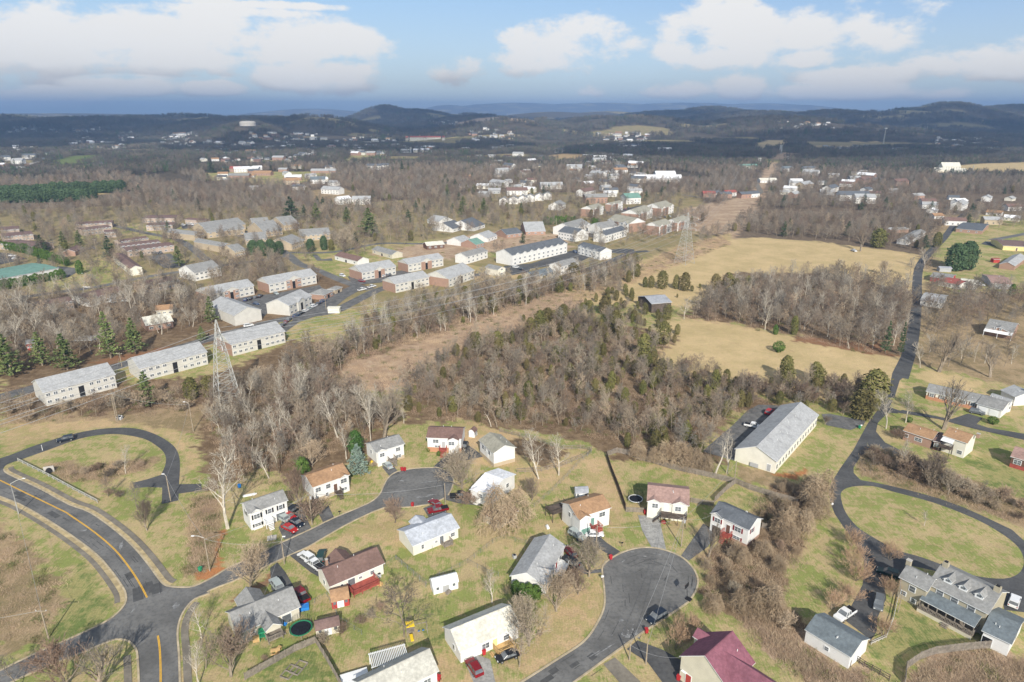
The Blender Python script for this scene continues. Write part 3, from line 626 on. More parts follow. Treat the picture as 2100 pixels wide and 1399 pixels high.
rp = random.Random(5)
def on_road(P, n, off, nm, m, lb, wlo, whi, llo, lhi, z):
    mb = MB()
    for k in range(n):
        i = rp.randrange(1, len(P)-1); t_ = (P[i+1]-P[i-1]); t_ = Vector((t_.x, t_.y, 0)).normalized(); nn = Vector((-t_.y, t_.x, 0)); c = P[i]+nn*rp.uniform(*off)
        a, b = rp.uniform(llo, lhi)/2, rp.uniform(wlo, whi)/2; zz = z+k*.0003; mb.add([(*(c+t_*a+nn*b).xy, zz), (*(c-t_*a+nn*b).xy, zz), (*(c-t_*a-nn*b).xy, zz), (*(c+t_*a-nn*b).xy, zz)], [(0,1,2,3)])
    o = mb.build(nm, m); tag(o, lb, 'road wear', kind='structure')
M['seal'] = mat('tar_seal', (.05,.05,.052), 0.8, 0.3, 1.0); M['pat2'] = mat('asphalt_patch', (.085,.084,.083), 0.9, 0.15, 1.0)
on_road(mainL[:ic], 9, (1.0, 6.0), 'road_patch', 'pat2', 'darker repaired patches on the main road', .8, 2.2, 1.5, 5, .0305)
on_road(mainL[:ic], 34, (.5, 6.5), 'tar_seam', 'seal', 'thin tar seams on the main road', .07, .13, 1.5, 6, .0335)
on_road(mainR[ia+6:], 22, (-5.0, -.6), 'tar_seam', 'seal', 'thin tar seams on the northern side street', .07, .12, 1.2, 4.5, .0355)
on_road(cul_w[:], 34, (-9.0, -.8), 'tar_seam', 'seal', 'thin tar seams on the southern turning circle', .07, .12, 1.2, 4.5, .0365)
on_road(cul_w[:14], 6, (-5.0, -1.0), 'road_patch', 'pat2', 'darker repaired patches on the southern street', .8, 1.8, 1.5, 4, .0325)
# ------------------------------------------------------------------ houses
FOOT = []      # footprints to keep trees out of
def house(label, t, EL, ER, dep, h, rise=None, ridge='x', wall='w_white', roof='grey', wins=(), doors=(), gab=(), found=None, chim=(), o=0.35, name='house', cat='house', group=None, shut=None, base=None, hip=False, ends=None, extra=None, vents=2, seams=0):
    A = W(t, *EL, z=h); B = W(t, *ER, z=h); zg = 0.0 if base is None else base
    if math.hypot(A.x, A.y) > 740: zg = gh((A.x+B.x)/2, (A.y+B.y)/2)
    ux = Vector((B.x-A.x, B.y-A.y, 0)); L = ux.length; ux.normalize(); uy = Vector((-ux.y, ux.x, 0))
    if isinstance(dep, tuple): C = W(t, *dep, z=h); D = abs((C-A).dot(uy))
    else: D = dep
    c = Vector((A.x, A.y, 0))+ux*L/2+uy*D/2; rz = math.atan2(ux.y, ux.x)
    FOOT.append((c.x, c.y, L/2+1.0, D/2+1.0, rz))
    root = empty(name, (c.x, c.y, zg), rz, label, cat, group)
    hx, hy = L/2, D/2; wx, wy = hx-o, hy-o
    span = hy if ridge == 'x' else hx
    if rise is None: rise = span*0.42
    sl = rise/span; zt = h+o*sl-0.02       # wall top under the roof slab
    # walls
    mb = MB(); pk = h+rise-0.12
    if hip: mb.box(-wx, wx, -wy, wy, 0, zt)
    elif ridge == 'x': mb.extrude([(-wy, 0), (wy, 0), (wy, zt), (0, pk), (-wy, zt)], 'x', -wx, wx)
    else: mb.extrude([(-wx, 0), (wx, 0), (wx, zt), (0, pk), (-wx, zt)], 'y', -wy, wy)
    rf = MB(); T = 0.14
    rh = h+rise+T*0.5
    e = h+T*0.5
    if hip:
        r = min(hx, hy)*0.95
        if hx >= hy: P0, P1 = Vector((-hx+r, 0, rh)), Vector((hx-r, 0, rh))
        else: P0, P1 = Vector((0, -hy+r, rh)), Vector((0, hy-r, rh))
        q = [Vector((-hx,-hy,e)), Vector((hx,-hy,e)), Vector((hx,hy,e)), Vector((-hx,hy,e))]
        if hx >= hy: fs = [(0,1,5,4),(1,2,5),(2,3,4,5),(3,0,4)]
        else: fs = [(0,1,4),(1,2,5,4),(2,3,5),(3,0,4,5)]
        rf.add(q+[P0, P1], fs); rf.box(-hx, hx, -hy, hy, e-0.16, e-0.003, 1)
    elif ridge == 'x':
        rf.slab([(-hx,-hy,e),(hx,-hy,e),(hx,0,rh),(-hx,0,rh)], T, 0, 1); rf.slab([(hx,hy,e),(-hx,hy,e),(-hx,0,rh),(hx,0,rh)], T, 0, 1)
        rf.box(-hx, hx, -0.09, 0.09, rh-0.05, rh+0.03, 2)
    else:
        rf.slab([(-hx,hy,e),(-hx,-hy,e),(0,-hy,rh),(0,hy,rh)], T, 0, 1); rf.slab([(hx,-hy,e),(hx,hy,e),(0,hy,rh),(0,-hy,rh)], T, 0, 1)
        rf.box(-0.09, 0.09, -hy, hy, rh-0.05, rh+0.03, 2)
    # cross gables: (side, u0, u1, projection, wall z0)
    for gb in gab:
        sd_, u0, u1, pr = gb[:4]; z0 = gb[4] if len(gb) > 4 else 0.0; hl = gb[5] if len(gb) > 5 else h
        sg = -1 if sd_ == 'f' else 1
        if sd_ in 'fb':
            x0, x1 = -hx+u0*L, -hx+u1*L; w_ = (x1-x0)/2; xm = (x0+x1)/2; gr = min(w_*sl*1.15, rise*0.97-(hl-h)); back = hy*(gr+hl-h)/rise if ridge == 'x' else hy
            yo = sg*(hy+pr); yi = sg*(hy-back-0.1)
            P = lambda x, y, z: (x, y, z)
        else:
            sg = -1 if sd_ == 'l' else 1
            x0, x1 = -hy+u0*D, -hy+u1*D; w_ = (x1-x0)/2; xm = (x0+x1)/2; gr = min(w_*sl*1.15, rise*0.97-(hl-h)); back = hx*(gr+hl-h)/rise if ridge == 'y' else hx
            yo = sg*(hx+pr); yi = sg*(hx-back-0.1)
            P = lambda x, y, z: (y, x, z)
        e2 = hl+T*0.5+0.02; r2 = hl+gr+T*0.5+0.02
        rf.slab([P(x0,yi,e2),P(x0,yo,e2),P(xm,yo,r2),P(xm,yi,r2)], T, 0, 1); rf.slab([P(x1,yo,e2),P(x1,yi,e2),P(xm,yi,r2),P(xm,yo,r2)], T, 0, 1)
        yw = yo-sg*o; vs = []
        for y_ in (yw, sg*(hy if sd_ in 'fb' else hx)*0.3):
            vs += [P(x0+o*.7,y_,z0), P(x1-o*.7,y_,z0), P(x1-o*.7,y_,hl+o*.7*sl), P(xm,y_,hl+gr-0.1), P(x0+o*.7,y_,hl+o*.7*sl)]
        mb.add(vs, [(0,1,2,3,4),(9,8,7,6,5),(0,5,6,1),(1,6,7,2),(0,4,9,5),(2,7,8,3),(3,8,9,4)])
    if ends:   # end walls in another cladding, 3 mm proud sheets of brick
        for u0, u1, sd_ in ends['f']:
            pass
    w = fixn(mb.build('wall', wall, root))
    for i in range(seams): rf.box(-hx+L*(i+1)/(seams+1)-0.03, -hx+L*(i+1)/(seams+1)+0.03, -hy*0.0-0.05, 0.05, rh, rh+0.05, 1)
    r_ = fixn(rf.build('roof', [M[roof], 'trim', M[roof]], root))
    if vents:
        rr_ = random.Random(label)
        for i in range(vents):
            if ridge == 'x' : x_, y_ = rr_.uniform(-.7,.7)*hx, rr_.choice((-1,1))*rr_.uniform(.2,.6)*hy; zz = rh-abs(y_)*sl
            else: x_, y_ = rr_.uniform(.2,.6)*hx, rr_.uniform(-.7,.7)*hy; zz = rh-abs(x_)*sl
            MB().tube((x_,y_,zz-0.1), (x_,y_,zz+0.4), 0.07, n=6).build('vent_pipe', 'trim', r_)
    if found:
        fb = MB(); fh = found[1]; fb.box(-wx-0.03, wx+0.03, -wy-0.03, wy+0.03, -0.05, fh); fb.build('foundation', found[0], root)
    def place(sd_, u, z, ww, hh, fn, prj=0.0):
        if sd_ == 'f': M4 = Matrix.Translation((-wx+u*2*wx, -wy-prj, z))
        elif sd_ == 'b': M4 = Matrix.Translation((wx-u*2*wx, wy+prj, z)) @ Matrix.Rotation(math.pi, 4, 'Z')
        elif sd_ == 'l': M4 = Matrix.Translation((-wx-prj, wy-u*2*wy, z)) @ Matrix.Rotation(-math.pi/2, 4, 'Z')
        else: M4 = Matrix.Translation((wx+prj, -wy+u*2*wy, z)) @ Matrix.Rotation(math.pi/2, 4, 'Z')
        return M4
    for wn_ in wins:
        sd_, u, z, ww, hh = wn_[:5]; prj = wn_[5] if len(wn_) > 5 else 0.035
        M4 = place(sd_, u, z, ww, hh, None, prj)
        a = MB(); a.box(-ww/2-.1, ww/2+.1, -0.05, 0.03, -.1, hh+.1)
        fr = a.build('window', 'trim', root); fr.matrix_local = M4
        b = MB(); n = 2 if ww > 1.3 else 1
        for i in range(n):
            x0 = -ww/2+i*ww/n+0.04; x1 = -ww/2+(i+1)*ww/n-0.04
            b.box(x0, x1, -0.065, -0.045, 0, hh/2-.03); b.box(x0, x1, -0.065, -0.045, hh/2+.03, hh)
        b.build('pane', 'glass', fr)
        if shut:
            for q0 in (-ww/2-.5, ww/2+.12): MB().box(q0, q0+.38, -0.06, 0.0, -.05, hh+.05).build('shutter', shut, fr)
    for dr in doors:
        sd_, u, z, ww, hh, mt_ = dr[:6]; prj = dr[6] if len(dr) > 6 else 0.035; nm = 'garage_door' if ww > 2 else 'door'
        M4 = place(sd_, u, z, ww, hh, None, prj); a = MB(); a.box(-ww/2, ww/2, -0.06, 0.03, 0, hh)
        d_ = a.build(nm, mt_, root); d_.matrix_local = M4
        b = MB(); b.box(-ww/2-.12, -ww/2, -0.05, 0.03, 0, hh+.12); b.box(ww/2, ww/2+.12, -0.05, 0.03, 0, hh+.12); b.box(-ww/2, ww/2, -0.05, 0.03, hh, hh+.12); b.build('frame', 'trim', d_)
        if nm == 'garage_door':
            b = MB(); [b.box(-ww/2+.1, ww/2-.1, -0.075, -0.055, hh*k/4+.06, hh*(k+1)/4-.06) for k in range(4)]; b.build('panel', mt_, d_)
    for cx_, cy_, cw, ch in chim:
        a = MB(); z0 = rh-abs(cy_)*sl-0.6 if ridge == 'x' else rh-abs(cx_)*sl-0.6
        a.box(cx_-cw/2, cx_+cw/2, cy_-cw/2, cy_+cw/2, z0, rh+ch); a.box(cx_-cw/2-.06, cx_+cw/2+.06, cy_-cw/2-.06, cy_+cw/2+.06, rh+ch, rh+ch+.12, 1); a.build('chimney', ['w_stone' if wall == 'w_stone' else 'w_brick', 'concrete'], r_)
    root['_d'] = 0; del root['_d']
    if extra: extra(root, hx, hy, h, rh, sl)
    return root, hx, hy
def row(sd_, us, z, w, h_): return [(sd_, u, z, w, h_) for u in us]
def deck(root, x0, x1, y0, y1, z, m='wood', rail=True, steps=None, name='deck', part=True):
    a = MB(); a.box(x0, x1, y0, y1, z-.2, z)
    for x in np.linspace(x0+.1, x1-.1, max(2, int((x1-x0)/2)+1)):
        for y in (y0+.1, y1-.1): a.box(x-.07, x+.07, y-.07, y+.07, 0, z-.2)
    d = a.build(name, m, root)
    if rail:
        b = MB()
        for (ax, ay, bx, by) in ((x0,y0,x1,y0),(x0,y0,x0,y1),(x1,y0,x1,y1)):
            n = max(2, int(math.hypot(bx-ax, by-ay)/0.28))
            for i in range(n+1):
                x = ax+(bx-ax)*i/n; y = ay+(by-ay)*i/n; b.box(x-.03, x+.03, y-.03, y+.03, z, z+.95)
            b.box(min(ax,bx)-.05, max(ax,bx)+.05, min(ay,by)-.05, max(ay,by)+.05, z+.951, z+1.04)
        b.build('railing', m, d)
    if steps:
        sx, sy, dx_, dy_, n = steps; c = MB()
        for i in range(n):
            zz = z-(i+1)*z/(n+1); c.box(sx+dx_*i*.3-.6*(dx_ == 0)-.15*(dx_ != 0), sx+dx_*i*.3+.6*(dx_ == 0)+.15*(dx_ != 0), sy+dy_*i*.3-.6*(dy_ == 0)-.15*(dy_ != 0), sy+dy_*i*.3+.6*(dy_ == 0)+.15*(dy_ != 0), zz-.12, zz)
        c.build('steps', m, d)
    return d
def acunit(t, x, y, label):
    p = W(t, x, y); r = empty('air_conditioner', p, 0.4, label, 'air conditioner')
    MB().box(-.4,.4,-.4,.4,0,.8).build('cabinet', 'w_grey', r); MB().tube((0,0,.8),(0,0,.86),.34,n=14).build('fan_grille', 'black', r)

W2 = [('f',.13,2.9,1.5,1.1),('f',.40,2.9,1.1,1.1),('f',.70,2.9,1.1,1.1)]
h1 = house('white two storey house with slate grey roof and black shutters beside five parked cars', 'M1', (435,1220), (765,1105), (368,1130), 5.0, 1.7, roof='grey', shut='c_black',
      wins=[('f',.17,3.1,1.5,1.2,.39),('f',.52,3.1,1.0,1.2),('f',.82,3.1,1.0,1.2),('f',.17,.9,1.5,.8,.39),('l',.5,3.2,.9,1.1)], doors=[('f',.80,0.1,2.3,2.0,'glass'),('f',.40,1.3,1.0,2.0,'trim')],
      gab=[('f',.06,.33,.35)], extra=lambda r,hx,hy,h,rh,sl: deck(r, -1.6, .4, -hy-1.5, -hy+.3, 1.3, 'trim', True, (-.6, -hy-1.8, 0, -1, 4), 'porch'))
house('white split level house with rusty tan roof and white garage wall below', 'M1', (963,1002), (1272,893), 8.6, 4.9, 1.7, roof='tan', found=('w_tan',1.2),
      wins=[('f',.12,3.0,1.5,1.2),('f',.40,3.0,1.3,1.2),('f',.83,3.2,1.8,1.2,.39),('f',.83,.9,1.5,.8,.39),('f',.35,.8,.8,1.0)], doors=[('f',.60,1.4,1.0,2.1,'w_brown')], gab=[('f',.70,.97,.35)],
      extra=lambda r,hx,hy,h,rh,sl: deck(r, .5, 2.2, -hy-1.6, -hy+.3, 1.3, 'wood_dark', True, (1.3, -hy-1.8, 0, -1, 4), 'porch'))
house('white split level house with dark weathered roof near the blue spruce', 'M1', (1480,716), (1722,640), (1395,637), 4.8, 1.6, roof='grey', found=('w_tan',1.1),
      wins=[('f',.18,3.0,1.5,1.1,.39),('f',.78,3.0,1.5,1.1),('f',.78,.8,1.8,.9),('l',.5,3.1,.8,1.0)], doors=[('f',.50,1.3,1.0,2.1,'trim')], gab=[('f',.03,.36,.35)],
      extra=lambda r,hx,hy,h,rh,sl: deck(r, -1, 1, -hy-1.8, -hy+.3, 1.3, 'wood', True, (0, -hy-2.0, 0, -1, 4), 'porch'))
house('white split level house with brown roof at the head of the northern turning circle', 'M2', (293,592), (588,603), 8.4, 4.9, 1.7, roof='brown', found=('w_orange',1.6),
      wins=[('f',.25,3.2,1.8,1.1),('f',.74,3.2,1.8,1.1,1.24),('f',.30,1.7,1.8,.6)], doors=[('f',.48,1.6,1.0,2.1,'w_grey')], gab=[('f',.62,.93,1.2)],
      extra=lambda r,hx,hy,h,rh,sl: deck(r, -1.2, .8, -hy-1.8, -hy+.3, 1.6, 'wood_red', True, (-.2, -hy-2.0, 0, -1, 5), 'porch'))
house('white house with olive grey roof whose blank gable end faces the street', 'M2', (845,722), (1036,672), (722,610), 4.8, 1.7, ridge='y', roof='olive', found=('w_tan',1.2),
      wins=[('l',.25,3.0,1.2,1.1),('l',.7,3.0,1.2,1.1),('l',.4,3.0,.8,1.1)], doors=[('l',.55,1.4,1.0,2.1,'trim')])
house('house with dazzling white metal roof behind the tangled willow', 'X1', (770,880), (1345,450), (600,570), 4.2, 1.5, ridge='y', roof='white', wins=[('f',.3,2.0,1.2,1.1),('f',.7,2.0,1.2,1.1),('l',.5,2.0,1,1)],
      gab=[('l',.55,.95,1.2)])
house('brown roofed garden shed half hidden under the tangled willow', 'X1', (590,1290), (1000,1470), (700,1130), 2.4, .9, roof='dbrown', wall='w_beige', vents=0, name='shed', cat='shed', doors=[('f',.5,0,1.2,1.8,'wood')])
house('pale shed with slatted side right of the tangled willow', 'X1', (1050,1390), (1400,1230), 4, 2.4, .7, roof='dbrown', wall='w_beige', vents=0, name='shed', cat='shed', doors=[('f',.5,0,1.2,1.8,'wood')])
h7 = house('white two storey house with tan roof, teal door and teal garage door', 'B2', (1347,222), (1594,145), (1226,110), 5.1, 1.7, roof='tan', found=None,
      wins=[('f',.14,3.2,1.2,1.1,.9),('f',.76,3.2,1.8,1.2),('l',.5,3.3,.9,1.1)], doors=[('f',.17,0.05,2.5,2.1,M['green'],1.19),('f',.46,1.5,1.0,2.1,M['green'])], gab=[('f',.0,.33,1.15)],
      extra=lambda r,hx,hy,h,rh,sl: (deck(r, -1.2, 1.2, -hy-2.0, -hy+.3, 1.4, 'wood_red', True, (.2, -hy-2.2, 0, -1, 4), 'porch'), deck(r, -hx-2.5, -hx+3, hy-.3, hy+3.5, 2.6, 'wood_dark', True, None, 'deck')))
h8 = house('cream split level house with pinkish brown roof and two front gables', 'B3', (443,97), (752,132), 9.5, 4.9, 1.9, roof='pink', wall='w_cream', o=.4,
      wins=[('f',.18,3.2,1.5,1.2,.39),('f',.76,3.0,1.5,1.2,.39),('f',.2,.9,.8,.9),('f',.70,1.0,1.6,.9)], doors=[('f',.46,2.3,1.0,2.1,'trim')], gab=[('f',.0,.34,.35),('f',.58,.98,.35)],
      extra=lambda r,hx,hy,h,rh,sl: deck(r, -1.6, hx-.6, -hy-2.2, -hy+.4, 2.2, 'wood_dark', True, (-1.9, -hy-1.6, -1, 0, 6), 'porch'))
h9 = house('white two storey house with charcoal roof and maroon shutters below the stone fence', 'B3', (902,182), (1180,310), (968,88), 5.0, 1.8, roof='dgrey', shut=MATS['paint_c_maroon'], found=('w_brick',.7),
      wins=[('f',.18,3.3,1.5,1.1,.39),('f',.73,3.1,1.6,1.2),('f',.72,.9,1.8,.8),('r',.3,3.3,.9,1.1)], doors=[('f',.47,1.6,1.0,2.1,'w_brown'),('f',.17,.05,2.3,2.0,'wood_dark',.37)], gab=[('f',.0,.34,.35)],
      extra=lambda r,hx,hy,h,rh,sl: deck(r, -1.2, .9, -hy-1.8, -hy+.3, 1.5, 'wood_red', True, (-.2, -hy-2.0, 0, -1, 4), 'porch'))
house('long low cream house with bluish grey roof in front of the red cars', 'B2', (160,425), (503,290), (50,303), 2.9, 1.8, roof='bluegrey', wall='w_cream', wins=[('f',.20,1.0,.7,1.1),('f',.5,1.2,.7,.5),('f',.87,1.1,1.2,1.0)], doors=[('f',.62,.4,1.0,2.0,'glass')],
      gab=[('b',.30,.62,1.5)], extra=lambda r,hx,hy,h,rh,sl: deck(r, 1.2, 3.6, -hy-1.6, -hy+.3, .5, 'wood', True, None, 'porch'))
h11 = house('low cream house with brown shingle roof beside the red deck', 'B1', (967,717), (1367,545), (885,583), 2.9, 2.2, roof='brown', wall='w_cream', wins=[('f',.2,1.2,.6,.9),('f',.55,1.5,.8,.5),('f',.78,1.3,1.0,.9),('l',.5,1.3,.9,.9)], doors=[('f',.38,.4,1.6,2.0,'glass')],
      gab=[('b',.25,.62,2.4)], chim=[(-4.5,2.5,.5,.2)], extra=lambda r,hx,hy,h,rh,sl: deck(r, -2.6, 3.6, -hy-3.0, -hy+.3, .8, 'wood_red', True, (3.9, -hy-1.5, 1, 0, 2), 'deck'))
h12 = house('low house with dark grey shingle roof, covered back porch and blue kiddie gear beside it', 'B1', (300,1060), (762,858), (225,890), 2.9, 2.5, roof='grey', wall='w_beige', wins=[('f',.22,1.2,.9,1.0),('f',.45,1.2,.9,1.0)], doors=[('f',.78,.3,1.8,2.0,'glass')],
      gab=[('b',.20,.62,2.6),('f',.36,.62,2.8,2.2)], extra=lambda r,hx,hy,h,rh,sl: deck(r, -1.6, 1.4, -hy-3.2, -hy-.2, .8, 'wood', True, (1.7, -hy-2, 1, 0, 2), 'deck'))
house('low white house with cream metal roof beside the crimson wagon', 'B2', (500,1190), (940,1000), (362,1010), 2.9, 2.4, roof='cream', wall='w_white', wins=[('f',.42,1.0,1.6,1.2),('f',.78,1.0,1.3,1.1),('l',.6,1.1,.8,1)], doors=[('f',.58,.2,1.0,2.1,'w_yellow'),('f',.30,.2,1.0,2.1,'trim')],
      gab=[], extra=lambda r,hx,hy,h,rh,sl: deck(r, .5, 4.2, -hy-2.4, -hy+.4, .6, 'wood_new', True, (-.2, -hy-1, -1, 0, 2), 'deck'))
h14 = house('house with cream roof, grey northern slope and slatted pergola at the bottom edge', 'B1', (1235,1580), (1757,1320), (1095,1399), 2.9, 2.4, roof='sand', wall='w_white', wins=[('f',.85,1,1.4,1.1),('r',.5,1,1,1)], doors=[('f',.6,.1,1.0,2.1,'w_red')])
h15 = house('slate grey roofed house with round evergreens under its white gable end', 'B2', (858,638), (1103,705), (1040,362), 2.9, 2.1, ridge='y', roof='lgrey', wall='w_white', wins=[('r',.2,1,1.4,1.2),('r',.45,1,1.4,1.2),('r',.8,1,1.2,1.1)], doors=[('r',.62,.3,1.0,2.1,'w_red')],
      gab=[('r',.05,.40,.5)], extra=lambda r,hx,hy,h,rh,sl: deck(r, hx-.4, hx+2.0, -.5, hy-2.5, .7, 'trim', True, None, 'porch'))
def maroon_extra(r,hx,hy,h,rh,sl):
    a = MB(); a.box(-hx*.86, -hx*.86+1.1, -hy-.12, -hy+.36, 2.6, 2.7); a.build('door_canopy', 'trim', r)
h16 = house('big cream house with maroon metal roof and bright red door', 'X3', (228,742), (935,1225), (660,415), 5.4, 3.7, ridge='y', roof='maroon', wall='w_beige', o=.3, wins=[('f',.75,3.0,1.0,1.1),('f',.55,.9,1.0,1.0)], doors=[('f',.20,.3,1.1,2.2,'w_red')],
      gab=[('l',.66,.98,1.2),('r',.12,.86,5.5)], extra=maroon_extra)
house('white garage with blue grey shingle roof between thicket and cracked lot', 'B4', (262,1022), (597,1225), (398,897), 3.0, 1.7, roof='blue', o=.25, name='garage', cat='garage', wins=[('f',.5,1.2,.8,.8)], doors=[('r',.5,.05,2.6,2.1,'trim')])
# stone house with three dormers
def stone_extra(r,hx,hy,h,rh,sl):
    # porch roof, posts, floor
    a = MB(); y0 = -hy-2.7; zt, ze = 4.1, 3.0
    a.slab([(-hx+.1,y0,ze),(hx-1.0,y0,ze),(hx-1.0,-hy+.3,zt),(-hx+.1,-hy+.3,zt)], .14, 0, 1); a.build('porch_roof', [M['blue'],'trim'], r)
    d = deck(r, -hx+.1, hx-1.0, y0-.2, -hy+.3, .9, 'wood', True, (0, y0-.4, 0, -1, 3), 'porch')
    for x in np.linspace(-hx+.2, hx-1.1, 7): MB().box(x-.08, x+.08, y0+.05, y0+.2, .9, ze-.1).build('post', 'wood', d)
    MB().box(-hx+.1, hx-1, y0-.25, y0-.21, 0, .75).build('skirt', 'w_beige', d)
    for x in (-hx*.50, 0.02, hx*.52):
        dm = MB(); w_, yf, yb, zf, zt2 = .75, -hy*.62, -hy*.02, rh-hy*.62*sl-.2, rh-.75
        dm.box(x-w_, x+w_, yf, yb, zf, zt2); dm.add([(x-w_,yf,zt2),(x+w_,yf,zt2),(x,yf,zt2+.55)], [(0,1,2)])
        o_ = dm.build('dormer', 'trim', r)
        q = MB(); q.slab([(x-w_-.2,yb,zt2-.12),(x-w_-.2,yf-.2,zt2-.12),(x,yf-.2,zt2+.62),(x,yb,zt2+.62)], .1, 0, 1); q.slab([(x+w_+.2,yf-.2,zt2-.12),(x+w_+.2,yb,zt2-.12),(x,yb,zt2+.62),(x,yf-.2,zt2+.62)], .1, 0, 1); q.build('dormer_roof', [M['grey'],'trim'], o_)
        g_ = MB(); g_.box(x-.38, x-.03, yf-.04, yf-.01, zf+.55, zt2-.05); g_.box(x+.03, x+.38, yf-.04, yf-.01, zf+.55, zt2-.05); g_.build('pane', 'glass', o_)
    for sx in (-1, 1):
        c_ = MB(); c_.box(sx*(hx-.9)-.55, sx*(hx-.9)+.55, -.5, .5, rh-1, rh+.9); c_.box(sx*(hx-.9)-.3, sx*(hx-.9)+.3, -.28, .28, rh+.9, rh+1.15, 1); c_.build('chimney', ['w_stone','black'], r)
h18 = house('stone house with three white dormers, two chimneys and a long covered porch', 'X2', (455,430), (1255,830), (730,168), 5.4, 2.6, roof='grey', wall='w_stone', wins=[('f',.2,4.1,1.3,1.1),('f',.46,4.1,1.3,1.1),('f',.75,4.1,1.3,1.1)], extra=stone_extra, vents=1)
house('stone side wing with small grey roof at the west end of the dormer house', 'X2', (80,342), (462,535), (190,170), 5.0, 1.7, roof='grey', wall='w_stone', wins=[('f',.50,3.0,1.2,1.3),('f',.22,1.2,1.0,.9),('f',.62,.6,1.0,.9)], chim=[(-3.0,1.2,.9,.6)], name='house_wing', cat='house')
house('low garage wing with white gable at the east end of the dormer house', 'X2', (1160,1040), (1560,1228), (1400,740), 3.2, 1.8, roof='blue', wall='w_white', name='garage', cat='garage', doors=[('f',.2,.05,1.6,2.1,'black')], wins=[('r',.5,1.2,1,1)])
# long building
def longext(r,hx,hy,h,rh,sl):
    a = MB(); a.box(-1.2, 1.2, -hy-.06, -hy+.2, .2, 1.4); a.build('electric_panel', 'w_grey', r)
hl = house('very long grey roofed building with cream end wall between two car parks', 'M3', (1222,684), (1572,792), (1620,328), 4.0, 3.0, ridge='y', roof='lgrey', wall='w_cream', wins=row('r', [i/15+.03 for i in range(15)], 1.2, 1.3, 1.3), doors=[('f',.85,.3,1.0,2.1,'w_grey')], extra=longext, vents=6, name='long_building', cat='building')
# right hand side
house('brick ranch house with tan roof, western part', 'X5', (415,835), (770,950), (460,730), 3.2, 1.5, roof='tan', wall='w_brick', wins=[('f',.12,1.3,.9,1.0),('f',.55,1.2,2.0,1.1)])
def cream_ext(r,hx,hy,h,rh,sl):
    a = MB(); a.slab([(-hx+.2,-hy-1.6,2.9+1.4),(0,-hy-1.6,2.9+1.4),(0,-hy+.4,h-.2),(-hx+.2,-hy+.4,h-.2)], .1, 0, 0); a.build('awning', 'trim', r); deck(r, -hx+.2, 0, -hy-2.2, -hy+.4, 2.4, 'wood_dark', True, None, 'deck')
house('two storey cream house with tan roof, white awning and back deck', 'X5', (890,895), (1190,992), (985,795), 5.2, 1.6, roof='tan', wall='w_cream', wins=[('f',.80,1.0,1.3,1.1),('f',.3,3.2,1.6,1.6)], chim=[(4.2,1.5,.8,.2)], extra=cream_ext)
house('red brown brick link between the tan roofed houses', 'X5', (775,960), (890,985), (800,840), 3.0, 1.1, roof='dbrown', wall='w_brown', wins=[('f',.5,1.2,1.4,1.1)], name='house_wing')
house('long L shaped ranch house with grey roof, west wing', 'X5', (690,365), (1375,515), (760,275), 3.0, 1.5, roof='grey', wall='w_cream', found=('w_orange',1.5), wins=row('f',[.1,.3,.5,.68,.85],1.3,1.4,1.2), shut='w_brown')
house('double garage wing of the long ranch house with white doors', 'X5', (1290,512), (1610,600), (1380,400), 3.0, 1.6, roof='grey', wall='w_white', doors=[('f',.27,.05,2.4,2.1,'trim'),('f',.72,.05,2.4,2.1,'trim')], name='house_wing')
house('grey roofed cross wing of the long ranch house', 'X5', (1440,455), (1690,535), (1290,370), 3.0, 1.9, ridge='x', roof='lgrey', wall='w_white', name='house_wing', wins=[('r',.5,1.2,1,1)])
house('eastern gabled block of the long ranch house with brick chimney', 'X5', (1580,350), (1760,440), (1690,250), 3.4, 1.9, ridge='x', roof='lgrey', wall='w_white', name='house_wing', chim=[(2.5,0,.9,.8)])
house('dark brick house with pinkish roof cut by the right edge', 'X5', (1700,1145), (2100,1260), (1760,1020), 3.4, 1.7, roof='pink', wall='w_brown', wins=[('f',.22,1.5,1.8,1.3)], found=('wood_red',1.2))
house('brick cottage with white porch roof and tall gable on the right', 'X6', (1400,1120), (1740,1180), (1600,1050), 3.4, 2.6, roof='grey', wall='w_brick', gab=[('f',.15,.85,.4,0)], wins=[('f',.35,3.6,.7,1.0,.8),('f',.55,3.6,.7,1.0,.8)],
      extra=lambda r,hx,hy,h,rh,sl: (fixn(MB().slab([(-hx,-hy-2.8,2.5),(hx,-hy-2.8,2.5),(hx,-hy-.3,3.2),(-hx,-hy-.3,3.2)], .12, 0, 0).build('porch_roof', 'trim', r)), [MB().box(q0-.1,q0+.1,-hy-2.7,-hy-2.5,0,2.4).build('post', 'trim', r) for q0 in (-hx+.2, 0, hx-.2)]))
house('pale blue grey roofed house among bare trees left of the big cypress lane', 'X6', (620,790), (900,830), (640,690), 3.0, 1.4, roof='lgrey', wall='w_white', wins=row('f',[.2,.5,.8],1.2,1,1))
house('long white house with thin red roof line', 'X6', (835,560), (1080,610), (860,490), 2.8, 1.1, roof='red', wall='w_white', wins=row('f',[.3,.6],1.2,1,1))
house('grey roofed house behind the red roof line house', 'X6', (740,510), (1000,545), (760,450), 2.8, 1.3, roof='grey', wall='w_red')
house('pinkish tan roofed house behind the pickup and shed row', 'X6', (1100,590), (1320,615), (1130,530), 2.8, 1.2, roof='cream', wall='w_white')
house('faded red roofed house under bare branches by the eastern road', 'X6', (1480,590), (1740,610), (1500,490), 3.0, 1.5, roof='pink', wall='w_grey')
house('small grey metal garden shed in front of the giant cypress', 'X6', (858,410), (1012,415), 5, 2.4, .8, roof='tin', wall='w_grey', vents=0, name='shed', cat='shed')
